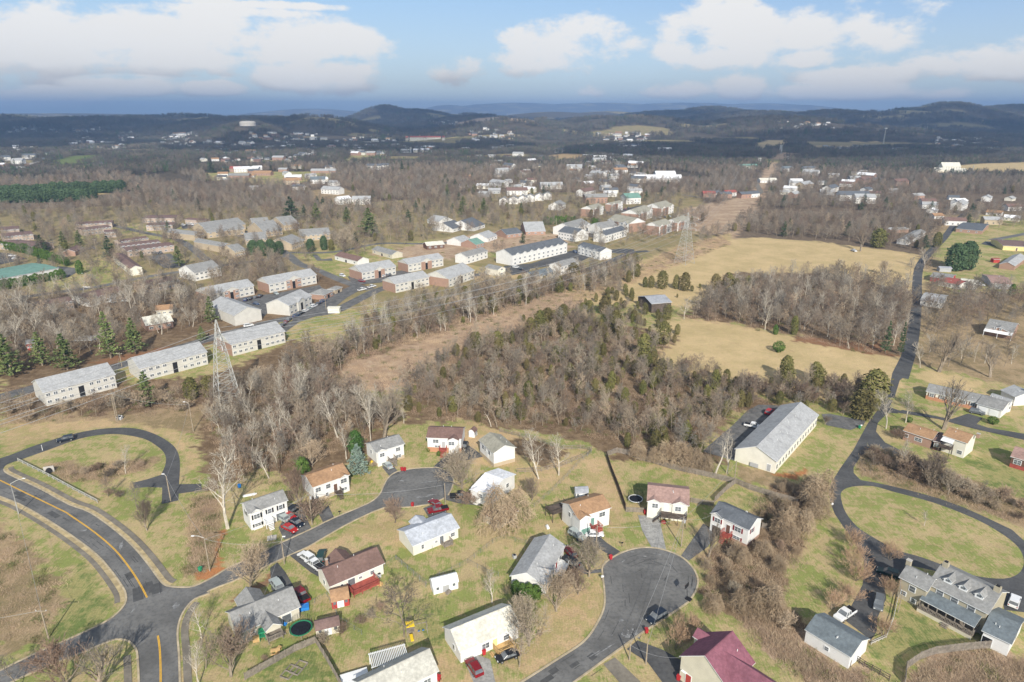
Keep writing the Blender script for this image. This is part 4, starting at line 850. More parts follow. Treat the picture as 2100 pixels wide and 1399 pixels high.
house('tiny red shed on the far right lawn', 'X6', (1505,305), (1590,305), 4, 2.4, .6, roof='red', wall='w_red', vents=0, name='shed', cat='shed')
house('brick ranch house with pale grey roof and white gable on the far right', 'X6', (1565,360), (1760,385), (1850,270), 3.0, 2.0, roof='lgrey', wall='w_brick', ridge='y')
house('yellow walled house with brown roof at the right edge', 'X6', (1615,140), (2000,160), (1640,70), 3.4, 1.4, roof='dbrown', wall='w_yellow', doors=[('f',.45,0,1,2.1,'w_brown')])
house('dark grey roofed ranch house on the green eastern lawn', 'T4', (1540,1155), (1760,1175), (1640,1105), 3.0, 1.3, roof='dgrey', wall='w_brick', wins=row('f',[.2,.5,.8],1,1.2,1))
house('blue grey roofed house with white window wall in the northern trees', 'U4', (1160,140), (1300,60), (1200,50), 3.2, 1.5, roof='grey', wall='w_white', wins=row('f',[.15,.4],1,1.2,1.2))
house('flat white roofed house north of the long field', 'T4', (1000,1165), (1160,1160), 9, 3, 1.0, roof='lgrey', wall='w_brick')
house('weathered barn with pale tin roof in the middle pasture', 'U3', (545,655), (715,640), (570,580), 5.0, 2.0, roof='tin', wall='wood_dark', vents=0, name='barn', cat='barn')
# ------------------------------------------------------------------ apartment blocks and mid distance houses (window = one mesh with frame and pane)
def shouse(label, t, EL, ER, dep, h, nf=4, storeys=2, wall='w_white', roof='lgrey', rise=None, ridge='x', gab=(), name='apartment_block', cat='apartment block', brick_ends=False, doorway=True, hip=False, side=1, group=None, chim=()):
    A = W(t, *EL, z=h); B = W(t, *ER, z=h)
    if wall == 'w_white' and group == 'grey roofed apartment blocks': wall = 'w_apt'
    def ex(r, hx, hy, h_, rh, sl):
        wx, wy = hx-.35, hy-.35; n = nf
        for s_ in range(storeys):
            z = 1.0+s_*2.7
            for i in range(n):
                u = (i+.5)/n
                if doorway and abs(u-.5) < .6/n: continue
                w_ = MB(); x = -wx+u*2*wx; ww = min(1.6, 2*wx/n*.5)
                pj = 0
                for gb in gab:
                    if gb[0] == 'f' and gb[1]-.02 < u < gb[2]+.02: pj = gb[3]+.0
                w_.box(x-ww/2-.12, x+ww/2+.12, -wy-pj-.06, -wy-pj+.03, z-.1, z+1.1, 1); w_.box(x-ww/2, x-.06, -wy-pj-.08, -wy-pj-.062, z, z+.95); w_.box(x+.06, x+ww/2, -wy-pj-.08, -wy-pj-.062, z, z+.95)
                w_.build('window', ['glass','trim'], r)
            if side and ridge == 'y' or side == 2:
                w_ = MB()
                for sx in (-1, 1):
                    w_ = MB(); w_.box(sx*wx-.06, sx*wx+.06, -.6, .6, z-.1, z+1.2, 1); w_.box(sx*wx-.08, sx*wx+.08, -.45, .45, z, z+1.1); w_.build('window', ['glass','trim'], r)
        if doorway:
            MB().box(-.9, .9, -wy-.05-max([g_[3] for g_ in gab if g_[0]=='f'] or [0]), -wy+.1, 0.05, min(h-1, 2.6*storeys-.4)).build('doorway', 'black', r)
        if brick_ends:
            [MB().box(sx*wx-.05, sx*wx+.05, -wy-.03, wy+.03, 0, h-.15).build('brick_end', 'w_brick', r) for sx in (-1, 1)]
            if gab and gab[0][0] == 'f':
                u0, u1 = gab[0][1:3]; pj = gab[0][3]; [MB().box(q0, q1, -wy-pj-.05, -wy-pj+.05, 0, h-.1).build('brick_front', 'w_brick', r) for q0, q1 in ((-hx+u0*2*hx+.4, -.95), (.95, -hx+u1*2*hx-.4))]
    if len(label.split()) > 16: print('LONG', label)
    return house(label, t, EL, ER, dep, h, rise, ridge, wall, roof, gab=gab, name=name, cat=cat, vents=0, extra=ex, hip=hip, group=group, chim=chim)
G1 = [('f',.34,.66,.6)]
AB = 'grey roofed apartment blocks'
shouse('grey roofed apartment block with brick entrance gable, westernmost of the white row', 'U1', (95,582), (487,503), (15,545), 5.4, 9, brick_ends=True, gab=G1, group=AB)
shouse('grey roofed apartment block with brick entrance gable beside the road bend', 'U1', (600,492), (1000,415), (530,455), 5.4, 9, brick_ends=True, gab=G1, group=AB)
shouse('apartment block showing a broad blank white gable end by the tall pine', 'U1', (318,752), (548,702), (195,642), 5.4, 0, ridge='y', side=0, doorway=False, group=AB)
shouse('apartment block with white gable end facing left beside the sloping car park', 'U1', (772,670), (962,585), (580,650), 5.4, 6, brick_ends=False, gab=G1, group=AB)
shouse('small brick office with low grey hip roof at the road fork', 'U1', (1055,582), (1140,545), (950,562), 3.0, 3, 1, roof='grey', wall='w_brick', hip=True, name='office', cat='office')
shouse('tiny hip roofed kiosk next to the brick office', 'U1', (1150,540), (1212,515), (1110,522), 2.6, 2, 1, roof='grey', wall='w_tan', hip=True, name='kiosk', cat='kiosk')
shouse('apartment block behind the lattice tower with white back wall', 'U1', (292,990), (742,878), (222,912), 5.4, 10, brick_ends=True, group=AB)
shouse('apartment block with clean white back wall and pale ridged roof left of the lattice tower', 'M0', (1140,228), (1702,88), (1062,150), 5.4, 10, group=AB, brick_ends=False)
shouse('apartment block at the far left end of the back row, half screened by bare trees', 'M0', (350,424), (950,272), (308,326), 5.4, 10, group=AB)
shouse('brick ended apartment block with gabled entrance east of the road fork', 'U1', (1365,397), (1652,345), (1272,362), 5.4, 8, brick_ends=True, gab=G1, group=AB)
shouse('easternmost brick ended apartment block with gabled entrance', 'U1', (1745,330), (2042,278), (1662,305), 5.4, 8, brick_ends=True, gab=G1, group=AB)
shouse('apartment block with white back wall above the leafless wood', 'U1', (1640,492), (1926,432), (1520,462), 5.4, 8, group=AB, brick_ends=True)
shouse('apartment block with wide brick gable fading behind bare trees', 'U2', (480,450), (696,378), (335,402), 5.4, 7, group=AB, brick_ends=True)
shouse('white cube shaped utility building by the sloping car park', 'U1', (1080,690), (1186,690), 4, 2.8, 0, 1, roof='cream', wall='w_cream', rise=.3, doorway=False, name='utility_building', cat='utility building')
shouse('small ranch house with reddish brown roof on the green lawn', 'U1', (1140,258), (1330,305), (1205,232), 2.9, 4, 1, roof='brown', name='house', cat='house')
shouse('ranch house with grey roof behind the reddish brown roofed one', 'U1', (1448,207), (1612,252), (1515,186), 2.9, 4, 1, roof='grey', wall='w_beige', name='house', cat='house')
# white townhouses
TH = 'white townhouses with dark roofs'
shouse('longest white townhouse row with many small front gables and ground floor garages', 'X4', (242,498), (786,378), (145,452), 7.2, 12, roof='dgrey', gab=[('f',.04+i*.12,.13+i*.12,.3) for i in range(8)], doorway=False, name='townhouse_row', cat='townhouse row', group=TH)
shouse('white townhouse row facing the car park from the east', 'X4', (878,402), (1102,462), (912,366), 6.0, 6, roof='dgrey', gab=[('f',.08+i*.3,.28+i*.3,.3) for i in range(3)], doorway=False, name='townhouse_row', cat='townhouse row', group=TH)
shouse('white townhouse row with dark roof and plain back wall in the courtyard', 'X4', (686,262), (858,292), (728,224), 6.0, 6, roof='dgrey', doorway=False, name='townhouse_row', cat='townhouse row', group=TH)
shouse('white townhouse row with pointed gables at the back of the courtyard', 'X4', (830,240), (1012,188), (726,195), 6.0, 6, roof='grey', gab=[('f',.05+i*.24,.23+i*.24,.3) for i in range(4)], doorway=False, name='townhouse_row', cat='townhouse row', group=TH)
shouse('white townhouse row with balconies above the green slope', 'X4', (1158,302), (1368,240), (1052,282), 6.0, 8, roof='dgrey', doorway=False, name='townhouse_row', cat='townhouse row', group=TH)
shouse('white townhouse row tucked behind the balcony row', 'X4', (1120,232), (1290,205), (1095,190), 6.0, 6, roof='grey', doorway=False, name='townhouse_row', cat='townhouse row', group=TH)
shouse('white house with grey roof below the townhouse car park', 'X4', (712,608), (896,560), (620,580), 5.5, 5, roof='grey', name='house', cat='house', doorway=False)
shouse('long low building with slate blue roof below the townhouse car park', 'X4', (455,712), (668,660), (430,660), 4.6, 6, roof='blue', wall='w_beige', name='building', cat='building', doorway=False)
shouse('cream gabled building at the west end of the townhouse lane', 'X4', (100,640), (182,622), (20,600), 4.4, 1, roof='grey', wall='w_cream', ridge='y', name='building', cat='building', doorway=False, side=0)
shouse('white two storey house with grey roof above the tan lawn', 'U2', (628,268), (805,218), (592,236), 5.2, 5, name='house', cat='house', doorway=False, roof='grey')
BA = 'brick and white apartment blocks beside the far pylon'
for i, (e, r, f, d, rg) in enumerate([((1168,148),(1385,188),(1210,108),'facing the courtyard townhouses','x'), ((1482,95),(1622,48),(1345,68),'with brick gable beside the upper car park','x'), ((1705,38),(1828,5),(1580,8),'furthest up the slope on the right','x'),
      ((1682,215),(1812,178),(1545,195),'lower of the two beside the pylon arms','x'), ((1862,178),(1982,138),(1760,155),'right beside the pylon arms','x'), ((1035,48),(1142,18),(915,36),'with wide brick gable at the left of the car park','x'), ((1215,0),(1330,-25),(1120,0),'behind the wide brick gable block','x'),
      ((380,15-25),(500,-45),(330,-30),'almost hidden in the bare wood','x')]):
    if i == 7: continue
    shouse('brick and white apartment block '+d, 'X4', e, r, f, 7.6, 5, 3, roof='olive', gab=[('f',.05,.3,.4),('f',.7,.95,.4)], brick_ends=True, doorway=False, group=BA)
# brown roofed terraces
BT = 'brown roofed terraces'
for e, r, f, d in [((1300,378),(1790,318),(1285,335),'with red panels behind the round pine'), ((1235,332),(1650,283),(1220,300),'just behind the red panelled one'), ((1232,285),(1530,242),(1220,262),'third behind the round pine'),
      ((765,108),(1150,86),(750,80),'with red and cream fronts at the wood edge'), ((850,168),(1150,132),(840,135),'second from the wood edge'), ((1060,190),(1190,182),(1050,160),'shortest, beside the twin pines'),
      ((0,168),(200,152),(-20,130),'at the left edge by the wood'), ((22,235),(345,205),(0,195),'with cream wall behind the evergreen hedge'), ((-60,300),(330,330),(120,255),'mostly hidden by the evergreen hedge'),
      ((1450,42),(1790,38),(1440,8),'at the top of the curved street'), ((1490,118),(1770,112),(1440,85),'with deep red end wall'), ((1890,52),(2090,66),(1880,30),'northernmost with red door wall'),
      ((905,872),(1312,775),(870,800),'with white base south of the straight road'), ((1470,742),(1852,672),(1400,690),'with pinkish roof south of the straight road'), ((380,960),(760,890),(340,900),'hidden deepest in bare trees south of the straight road')]:
    shouse('brown roofed terrace '+d, 'X7', e, r, f, 4.4, 8, 1 if e[1] < 100 else 2, roof='dbrown' if 'pinkish' not in d else 'brown', wall='w_terr' if 'white' not in d else 'w_white', doorway=False, name='terrace', cat='terrace', group=BT, rise=1.2)
shouse('long brown roofed terrace running down to the straight road', 'X7', (1150,420), (1325,560), (1240,378), 4.6, 8, 1, roof='dbrown', wall='w_cream', doorway=False, name='terrace', cat='terrace', group=BT)
shouse('small brick gable fronted building beside the twin pines', 'X7', (632,388), (772,382), (600,345), 3.2, 0, 1, roof='dbrown', wall='w_brick', ridge='y', doorway=False, side=0, name='building', cat='building')
shouse('big flat green roofed commercial building with white wall', 'X7', (-60,672), (606,548), (-255,600), 5.0, 14, 1, roof='green', rise=.8, doorway=False, name='commercial_building', cat='commercial building')
shouse('grey roofed white house showing its back to the curving street', 'X8', (592,602), (872,545), (525,545), 5.2, 6, 2, roof='grey', doorway=False, name='apartment_block', side=2)
GB = 'tan brick apartments with grey roofs'
for e, r, f, rg, d in [((712,158),(1122,98),(700,112),'x','with a yellow eave line, northern long one'), ((722,188),(1112,145),(715,160),'x','second long one in front of the yellow eave'), ((592,212),(697,192),(478,150),'y','gable fronted with white roof ribs'),
      ((882,332),(996,312),(722,255),'y','with orange brick gable'), ((1002,378),(1120,355),(985,330),'x','smallest, beside the cypress clump'), ((1112,262),(1342,246),(1090,222),'x','behind the cypress clump'),
      ((1190,102),(1370,88),(1170,70),'x','north of the enclosed courtyard'), ((1302,178),(1502,152),(1295,115),'x','south of the enclosed courtyard'), ((1510,112),(1672,92),(1500,60),'x','at the north east corner'),
      ((1682,218),(1992,196),(1665,182),'x','long one behind the two dark cypresses'), ((1592,305),(1722,262),(1500,245),'x','with open walkway beside the cypress clump')]:
    shouse('tan brick apartment building '+d, 'X8', e, r, f, 4.8, 6, 1 if e[1] < 160 else 2, roof='grey', wall='w_tan', doorway=False, ridge=rg, group=GB, name='apartment_building', cat='apartment building', side=0)
for t, e, r, f, rf, wl, d in [('U2',(592,150),(672,128),(530,116),'lgrey','w_white','white ranch house with pale roof beside parked trucks'), ('U2',(802,118),(882,90),(738,76),'lgrey','w_white','white ranch house with pale hip roof'), ('U2',(705,170),(778,152),(670,130),'green','w_brick','brick house with greenish roof'),
      ('T2',(515,1160),(612,1135),(440,1120),'dgrey','w_white','white bungalow with dark gable roof'), ('T2',(690,1150),(782,1120),(600,1095),'dgrey','w_white','white gabled house with dark roof, next to a red earth patch'), ('T2',(300,1085),(400,1100),(330,1055),'lgrey','w_white','pale long house left of the white bungalow'),
      ('U2',(955,88),(1088,72),(925,58),'dgrey','w_brick','red brick house with dark blue roof'), ('U2',(1110,62),(1278,58),(1150,15),'lgrey','w_brick','pink brick house with pale green grey roof'), ('U2',(300,178),(450,165),(330,155),'cream','w_brown','open sided carport house on the tan lawn'),
      ('U0',(1195,835),(1425,795),(1150,782),'cream','w_brick','cream roofed brick house lost in the leafless wood'), ('U0',(1270,712),(1420,700),(1240,680),'tan','w_beige','brown tent like roofed house in the leafless wood'), ('U0',(205,985),(290,975),(190,960),'lgrey','w_red','tiny red and white playhouse among the pines')]:
    shouse(d, t, e, r, f, 3.0, 3, 1, roof=rf, wall=wl, name='house', cat='house', doorway=False, side=0)
# ------------------------------------------------------------------ far town
def far_house(x, y, L, D, h, rz, wall, roof, label, rise=None, group=None, cat='house', name='house', z=None):
    mb = MB(); hx, hy = L/2, D/2; rise = D*.28 if rise is None else rise
    mb.extrude([(-hy,-3),(hy,-3),(hy,h),(0,h+rise-.1),(-hy,h)], 'x', -hx, hx)
    mb.slab([(-hx-.5,-hy-.5,h),(hx+.5,-hy-.5,h),(hx+.5,0,h+rise),(-hx-.5,0,h+rise)], .2, 1, 1); mb.slab([(hx+.5,hy+.5,h),(-hx-.5,hy+.5,h),(-hx-.5,0,h+rise),(hx+.5,0,h+rise)], .2, 1, 1)
    n = max(2, int(L/4))
    for s_ in range(int(h//2.6)):
        for i in range(n):
            x_ = -hx+(i+.5)*L/n; mb.box(x_-.6, x_+.6, -hy-.06, -hy+.03, .9+s_*2.7, 2.1+s_*2.7, 2); mb.box(x_-.6, x_+.6, hy-.03, hy+.06, .9+s_*2.7, 2.1+s_*2.7, 2)
    o = fixn(mb.build(name, [wall, M[roof], 'glass'], None)); o.location = (x, y, gh(x, y) if z is None else z); o.rotation_euler = (0,0,rz)
    FOOT.append((x-math.sin(math.atan2(x,y))*6, y-6, L/2+5, D/2+9, rz)); return tag(o, label, cat, group)
def fh(t, X, Y, L, D, h, wall, roof, label, rz=0.0, **k): p = W(t, X, Y); return far_house(p.x, p.y, L, D, h, rz, wall, roof, label, **k)
fh('T1',1890,430,112,16,9,'w_pink' if 'w_pink' in M else 'w_cream','red','long hilltop building with bright red roof', .02, name='school', cat='building')
for i in range(3): fh('T1',1740+i*150,432,9,20,9,'w_cream','red','cream entrance pavilion of the long red roofed building, '+('left','middle','right')[i]+' one', 0, name='pavilion', cat='pavilion')
fh('T3',590,770,70,18,5,'w_white','white','long dazzling white warehouse roof north of the brick apartments', .02, name='warehouse', cat='warehouse')
fh('T3',650,755,30,22,7,'w_white','white','raised white middle hall beside the long white warehouse', .02, name='warehouse', cat='warehouse')
fh('T4',1480,690,30,14,9,'w_cream','cream','cream church with tall peaked centre in the brown field', -.05, rise=7, name='church', cat='church')
fh('T4',1410,692,22,12,4,'w_cream','cream','low left wing of the cream church', -.05, name='church_wing', cat='church')
fh('T4',1560,698,22,12,4,'w_cream','cream','low right wing of the cream church', -.05, name='church_wing', cat='church')
fh('T4',690,925,34,14,7,'w_white','dgrey','long white two storey house with dark roof on the right hand slope', -.1)
fh('T4',780,945,22,12,7,'w_white','lgrey','white house joined to the right of the long white one', -.1)
fh('T4',800,880,12,10,7,'w_white','dgrey','tall white gabled house behind the long white one', .6)
fh('T4',150,690,18,12,6,'w_white','blue','pale blue roofed farmhouse left of the dark roofed one', .3)
fh('T4',330,690,22,12,6,'w_white','dgrey','dark blue roofed farmhouse beside the corridor', .2)
fh('T4',910,520,14,9,5,'w_white','grey','bright white cottage below the radio mast')
fh('T3',1330,665,34,12,5,'w_cream','green','cream barn with greenish roof beside the corridor', .1)
fh('T3',650,520,34,10,6,'w_white','white','white flat warehouse in the middle of the dark wood', 0, name='warehouse', cat='warehouse')
fh('T3',1490,780,26,10,4,'w_white','cream','long white cottage on the pale street', .15)
for i, (X, Y) in enumerate([(1010,900),(1050,895),(1140,905),(1180,890),(1300,905),(1370,900)]): fh('T3',X,Y,15,9,5,'w_white' if i % 2 else 'w_brick','dgrey' if i % 3 else 'red','corridor end house, number '+('one','two','three','four','five','six')[i]+' from the left on the grassy bank', .1*i)
for i, (X, Y) in enumerate([(1440,672),(1500,672),(1560,668)]): fh('T1',X,Y,13,11,7,'w_white','dgrey','white gabled house with dark roof, '+('left','middle','right')[i]+' of three among the dark wood', .1*i-.1)
for i, X in enumerate((935,1015,1090,1150,1225,1290)): fh('T2',X,960-i*9,11,10,6,'w_white','grey','identical white gabled cottage, '+('first','second','third','fourth','fifth','sixth')[i]+' from the left in the leafless wood', 1.5, group='white gabled cottages in a line')
fh('T2',1370,995,20,13,5,'w_white','grey','white house with triangular front left of the brick apartments', 1.2)
fh('T3',370,950,18,16,7,'w_white','green','square house with teal hip like roof among the brick apartments', .3)
fh('T2',1680,945,26,12,7,'w_brick','grey','red brick terrace with three gables', .2)
fh('T2',1320,828,30,14,5,'w_white','lgrey','white terrace with pale roof north of the leafless wood', .1)
fh('T2',1390,530,26,10,7,'w_white','dgrey','white mansion at the top of the tan clearing', 0)
fh('T0',155,625,22,12,7,'w_white','lgrey','white house at the left end of the highway ramp', 0)
fh('T1',340,690,18,12,6,'w_brick','red','salmon red building in the left suburb', 0)
fh('T1',495,685,14,10,5,'w_white','white','bright white barn beside the salmon red building', 0)
fh('T1',810,760,24,12,5,'w_brick','white','white and red house in the left suburb', .2)
fh('T1',1010,785,20,14,6,'w_white','blue','blue grey roofed house above the brown clearing', .2)
fh('T1',1060,700,42,11,4,'w_brick','lgrey','very long low brick house on the green suburban lawn', 0)
fh('T1',560,720,30,12,4,'w_brick','tan','long low house with rusty roof in the left suburb', -.1)
fh('T1',370,740,32,11,4,'w_brick','grey','long low brick house with grey roof in the left suburb', -.05)
fh('T1',1370,955,20,11,6,'w_white','lgrey','white back wall house in the wood north of the pines', .1)
fh('T1',1215,955,16,10,6,'w_white','white','white gabled house in the wood north of the pines', .9)
# random houses of the town, labelled by colours and quarter
QU = [('T1',450,380,1000,430,14,'commercial strip'), ('T0',1320,380,1640,500,26,'white hillside estate'), ('T1',0,440,600,620,26,'left far suburb'), ('T1',600,420,1250,620,26,'suburb left of the red roof'), ('T1',1280,400,1650,560,22,'streets left of the red roof'),
      ('T1',200,660,1200,880,16,'near left suburb'), ('T1',1700,480,2080,540,16,'streets below the red roof'), ('T2',560,340,1000,520,14,'slope right of the red roof'), ('T2',1500,560,2080,780,26,'centre suburb'), ('T3',0,380,520,500,30,'centre hillside streets'),
      ('T3',0,560,500,900,22,'centre right suburb'), ('T2',600,560,1240,900,18,'wooded middle streets'), ('T3',1560,840,2080,900,12,'cottage street on the right'), ('T4',200,700,1100,900,14,'right wooded streets'), ('T4',1380,390,1960,530,26,'right far hamlet'),
      ('T4',400,480,1300,520,8,'mast hamlet'), ('T4',1200,900,2100,1130,14,'right edge gardens'), ('T0',0,330,460,380,14,'left horizon town'), ('T0',600,330,1080,500,36,'highway town'), ('T3',1500,60+180,2050,350,8,'far hill farms'), ('T0',0,480,480,700,8,'left highway side'), ('T2',300,280,560,310,8,'blue hill valley')]
rh_ = random.Random(3); CW = [('white','w_white')]*6+[('cream','w_cream')]*2+[('brick','w_brick')]*2+[('tan','w_tan'),('grey','w_grey')]; CR = [('pale grey','lgrey')]*4+[('dark grey','dgrey')]*2+[('brown','brown'),('white','white'),('white','white'),('tan','tan')]
RH = []
for (t, x0, y0, x1, y1, n, q) in QU:
    for i in range(int(n*3.2)):
        X = rh_.uniform(x0, x1); Y = rh_.uniform(y0, y1); p = W(t, X, Y); d = p.length
        cc, rr2, s_ = rh_.choice(CW), rh_.choice(CR), rh_.choice((0,0,1,1,1,2)); rz = rh_.uniform(-.9,.9); k = rh_.uniform(.9,1.2)
        if d < 8000 and not any((p-e[1]).length < (30 if d < 1500 else 20) for e in RH): RH.append((d, p, cc if q != 'white hillside estate' else CW[0], rr2, s_, rz, k*(.9 if d > 1500 else 1), q))
RH.sort(key=lambda e: e[0]/(.8+.3*e[4])); NB = {}
for e in sorted(RH[:165], key=lambda e: e[1].x/e[1].y): NB.setdefault(e[7], []).append(e)
def ordn(n): return '%d%s' % (n, 'th' if 10 < n % 100 < 14 else {1:'st',2:'nd',3:'rd'}.get(n % 10, 'th'))
for q, L_ in NB.items():
    for i, (d, p, (cn, cw), (rn, rm), s_, rz, k, _) in enumerate(L_):
        far_house(p.x, p.y, (11,15,24)[s_]*k, (8,9,12)[s_], (3,4.5,6)[s_], rz, cw, rm, '%s house, %s roof, %s from left in the %s' % (cn, rn, ordn(i+1), q), group='houses in the '+q, z=p.z)
V_ = []; F_ = []; I_ = []; ml = []
for (d, p, (cn, cw), (rn, rm), s_, rz, k, _) in RH[165:]:
    o = far_house(p.x, p.y, (11,15,24)[s_]*k, (8,9,12)[s_], (3,4.5,6)[s_], rz, cw, rm, 'x', z=p.z); T_ = Matrix.Translation(o.location) @ Matrix.Rotation(rz, 4, 'Z'); b0 = len(V_)
    V_ += [tuple(T_ @ v.co) for v in o.data.vertices]
    mm = []
    for m_ in o.data.materials:
        if m_ not in ml: ml.append(m_)
        mm.append(ml.index(m_))
    for f_ in o.data.polygons: F_.append(tuple(i+b0 for i in f_.vertices)); I_.append(mm[f_.material_index])
    bpy.data.objects.remove(o)
me = bpy.data.meshes.new('far_town'); me.from_pydata(V_, [], F_); [me.materials.append(m_) for m_ in ml]; me.polygons.foreach_set('material_index', I_); o = bpy.data.objects.new('far_town', me); COL.objects.link(o)
tag(o, 'scattered far houses too small to tell apart', 'houses', kind='stuff')
# water tank, masts
def dome(t, X, Y, r, h, label):
    p = W(t, X, Y); o = MB(); n = 28
    ring = [(r*math.cos(2*math.pi*i/n), r*math.sin(2*math.pi*i/n)) for i in range(n)]; lv = [(1,0),(1,h*.7),(.92,h*.85),(.6,h*.97),(.25,h)]
    vs = [(a*k, b*k, z) for k, z in lv for a, b in ring]+[(0,0,h*1.01)]; m_ = len(lv)
    fs = [(j*n+i, j*n+(i+1) % n, (j+1)*n+(i+1) % n, (j+1)*n+i) for j in range(m_-1) for i in range(n)]+[((m_-1)*n+i, (m_-1)*n+(i+1) % n, m_*n) for i in range(n)]
    o.add(vs, fs); ob = fixn(o.build('water_tank', 'concrete', None)); ob.location = p; FOOT.append((p.x, p.y, r+6, r+60, 0)); tag(ob, label, 'water tank')
dome('T1', 435, 318, 27, 17, 'squat white domed water tank on the left hill')
def mast(t, X, Y, top, label, w=1.2, m='steel', name='radio_mast'):
    p, h = height_to(t, X, Y, top); r = empty(name, p, 0, label, 'mast'); a = MB()
    cs = [(w/2,w/2),(-w/2,w/2),(-w/2,-w/2),(w/2,-w/2)]
    for c in cs: a.tube((*c,0), (c[0]*.6,c[1]*.6,h), .12*w, n=4)
    k = int(h/(w*2)); 
    for i in range(k):
        z0, z1 = h*i/k, h*(i+1)/k
        for j in range(4): a.tube((*cs[j],z0), (*cs[(j+1) % 4],z1), .07*w, n=3)
    a.build('lattice_mast', m, r); return r, h
r_, h_ = mast('T4', 945, 465, 335, 'pale lattice radio mast on the tan hill to the right', 2.6); MB().tube((0,0,h_-.5),(0,0,h_+2), 4.5, n=10).build('platform', 'trim', r_)
mast('T1', 560, 255, 190, 'thin mast on the left hill behind the water tank', 3); mast('T2', 962, 230, 200, 'tiny mast on the bald brown hilltop', 3); mast('T4', 1300, 370, 315, 'faint mast on the right wooded ridge', 2); mast('T4', 1678, 690, 635, 'thin mast beside the cream church', 1)
# highway bridge deck
p0 = W('T0', 560, 528); p1 = W('T0', 910, 528); r = empty('bridge', (p0+p1)/2, math.atan2(p1.y-p0.y, p1.x-p0.x), 'white highway bridge with slender piers in the left distance', 'bridge'); L = (p1-p0).length
MB().box(-L/2, L/2, -5, 5, 6, 7.4).build('deck', 'concrete', r); [MB().box(x-1, x+1, -4, 4, -3, 6).build('pier', 'concrete', r) for x in np.linspace(-L/2+4, L/2-4, 4)]
# ------------------------------------------------------------------ vehicles
def bevel(o, w=0.06, seg=2):
    bm = bmesh.new(); bm.from_mesh(o.data); bmesh.ops.remove_doubles(bm, verts=bm.verts, dist=1e-4)
    bmesh.ops.bevel(bm, geom=[e for e in bm.edges if e.is_manifold and e.calc_face_angle(0) > R(25)], offset=w, segments=seg, affect='EDGES', clamp_overlap=True); bm.to_mesh(o.data); bm.free(); return o
PROT = {}
def car_proto(kind):
    K = {'sedan': dict(L=4.7, w=.9, belt=.93, top=1.42, prof=[(-2.35,.35),(-2.3,.78),(-2.1,.93),(-1.35,.96),(1.0,.93),(2.1,.80),(2.33,.62),(2.35,.32)], gh=[(-1.75,.95),(-1.05,1.42),(.25,1.42),(1.1,.93)]),
         'suv': dict(L=4.8, w=.95, belt=1.08, top=1.75, prof=[(-2.4,.4),(-2.38,1.0),(-2.3,1.08),(1.05,1.06),(2.2,.96),(2.38,.75),(2.4,.4)], gh=[(-2.28,1.07),(-2.05,1.72),(.35,1.72),(1.15,1.06)]),
         'wagon': dict(L=4.8, w=.92, belt=1.0, top=1.65, prof=[(-2.4,.38),(-2.38,.95),(-2.3,1.0),(.95,.98),(2.1,.88),(2.36,.7),(2.4,.38)], gh=[(-2.22,1.0),(-1.85,1.62),(.3,1.62),(1.05,.98)]),
         'pickup': dict(L=5.6, w=1.0, belt=1.12, top=1.82, prof=[(-2.8,.5),(-2.8,1.12),(1.3,1.12),(2.6,1.05),(2.78,.85),(2.8,.45)], gh=[(-.75,1.11),(-.6,1.80),(.65,1.80),(1.35,1.11)])}[kind]
    r = empty('parked_car' if kind != 'pickup' else 'pickup_truck', (0,0,0)); w = K['w']
    b = MB(); b.extrude(K['prof'], 'y', -w, w)
    # roof cap over the greenhouse
    g = K['gh']; wt = w*.80
    body = fixn(b.build('body', 'c_white', r)); bevel(body, .09, 2)
    rc = MB(); z = g[1][1]; rc.box(g[1][0]-.03, g[2][0]+.03, -wt-.02, wt+.02, z-.03, z+.05)
    for (a_, c_) in ((g[0], g[1]), (g[3], g[2])):
        for s_ in (-1, 1): rc.tube((a_[0], s_*w*.96, a_[1]-.02), (c_[0], s_*wt, c_[1]), .05, n=4)
    mid = (g[1][0]+g[2][0])/2
    for s_ in (-1, 1): rc.tube((mid, s_*w*.96, g[0][1]-.02), (mid, s_*wt, z), .045, n=4)
    rc.build('roof', 'c_white', r)
    gl = MB(); gl.add([(g[0][0],-w*.95,g[0][1]-.02),(g[3][0],-w*.95,g[3][1]-.02),(g[3][0],w*.95,g[3][1]-.02),(g[0][0],w*.95,g[0][1]-.02),(g[1][0],-wt,g[1][1]-.02),(g[2][0],-wt,g[2][1]-.02),(g[2][0],wt,g[2][1]-.02),(g[1][0],wt,g[1][1]-.02)],
        [(0,3,2,1),(4,5,6,7),(0,1,5,4),(1,2,6,5),(2,3,7,6),(3,0,4,7)]); gl.build('window', 'glass', r)
    wr = .36 if kind in ('suv','pickup') else .32; xs = K['L']*.31
    for x in (-xs, xs):
        for s_ in (-1, 1):
            t_ = MB(); t_.tube((x, s_*(w-.2), wr), (x, s_*(w+.02), wr), wr, n=16); wh = t_.build('wheel', 'black', r)
            h_ = MB(); h_.tube((x, s_*(w+.0), wr), (x, s_*(w+.035), wr), wr*.6, n=12); h_.build('rim', 'chrome', wh)
    for s_ in (-1, 1):
        MB().box(K['prof'][-2][0]-.12, K['prof'][-2][0]+.03, s_*w*.72-.16, s_*w*.72+.16, .62, .78).build('headlight', 'lampg', r)
        MB().box(-K['L']/2-.02, -K['L']/2+.08, s_*w*.8-.1, s_*w*.8+.1, .72, .95).build('tail_light', 'tail', r)
        MB().box(g[3][0]-.35, g[3][0]-.2, s_*(w+.12)-.08, s_*(w+.12)+.08, K['belt']-.05, K['belt']+.1).build('mirror', 'black', r)
    if kind == 'pickup': MB().box(-2.7, -.85, -w+.12, w-.12, 1.1, 1.128).build('cargo_bed', 'black', r)
    return r
PC = {}
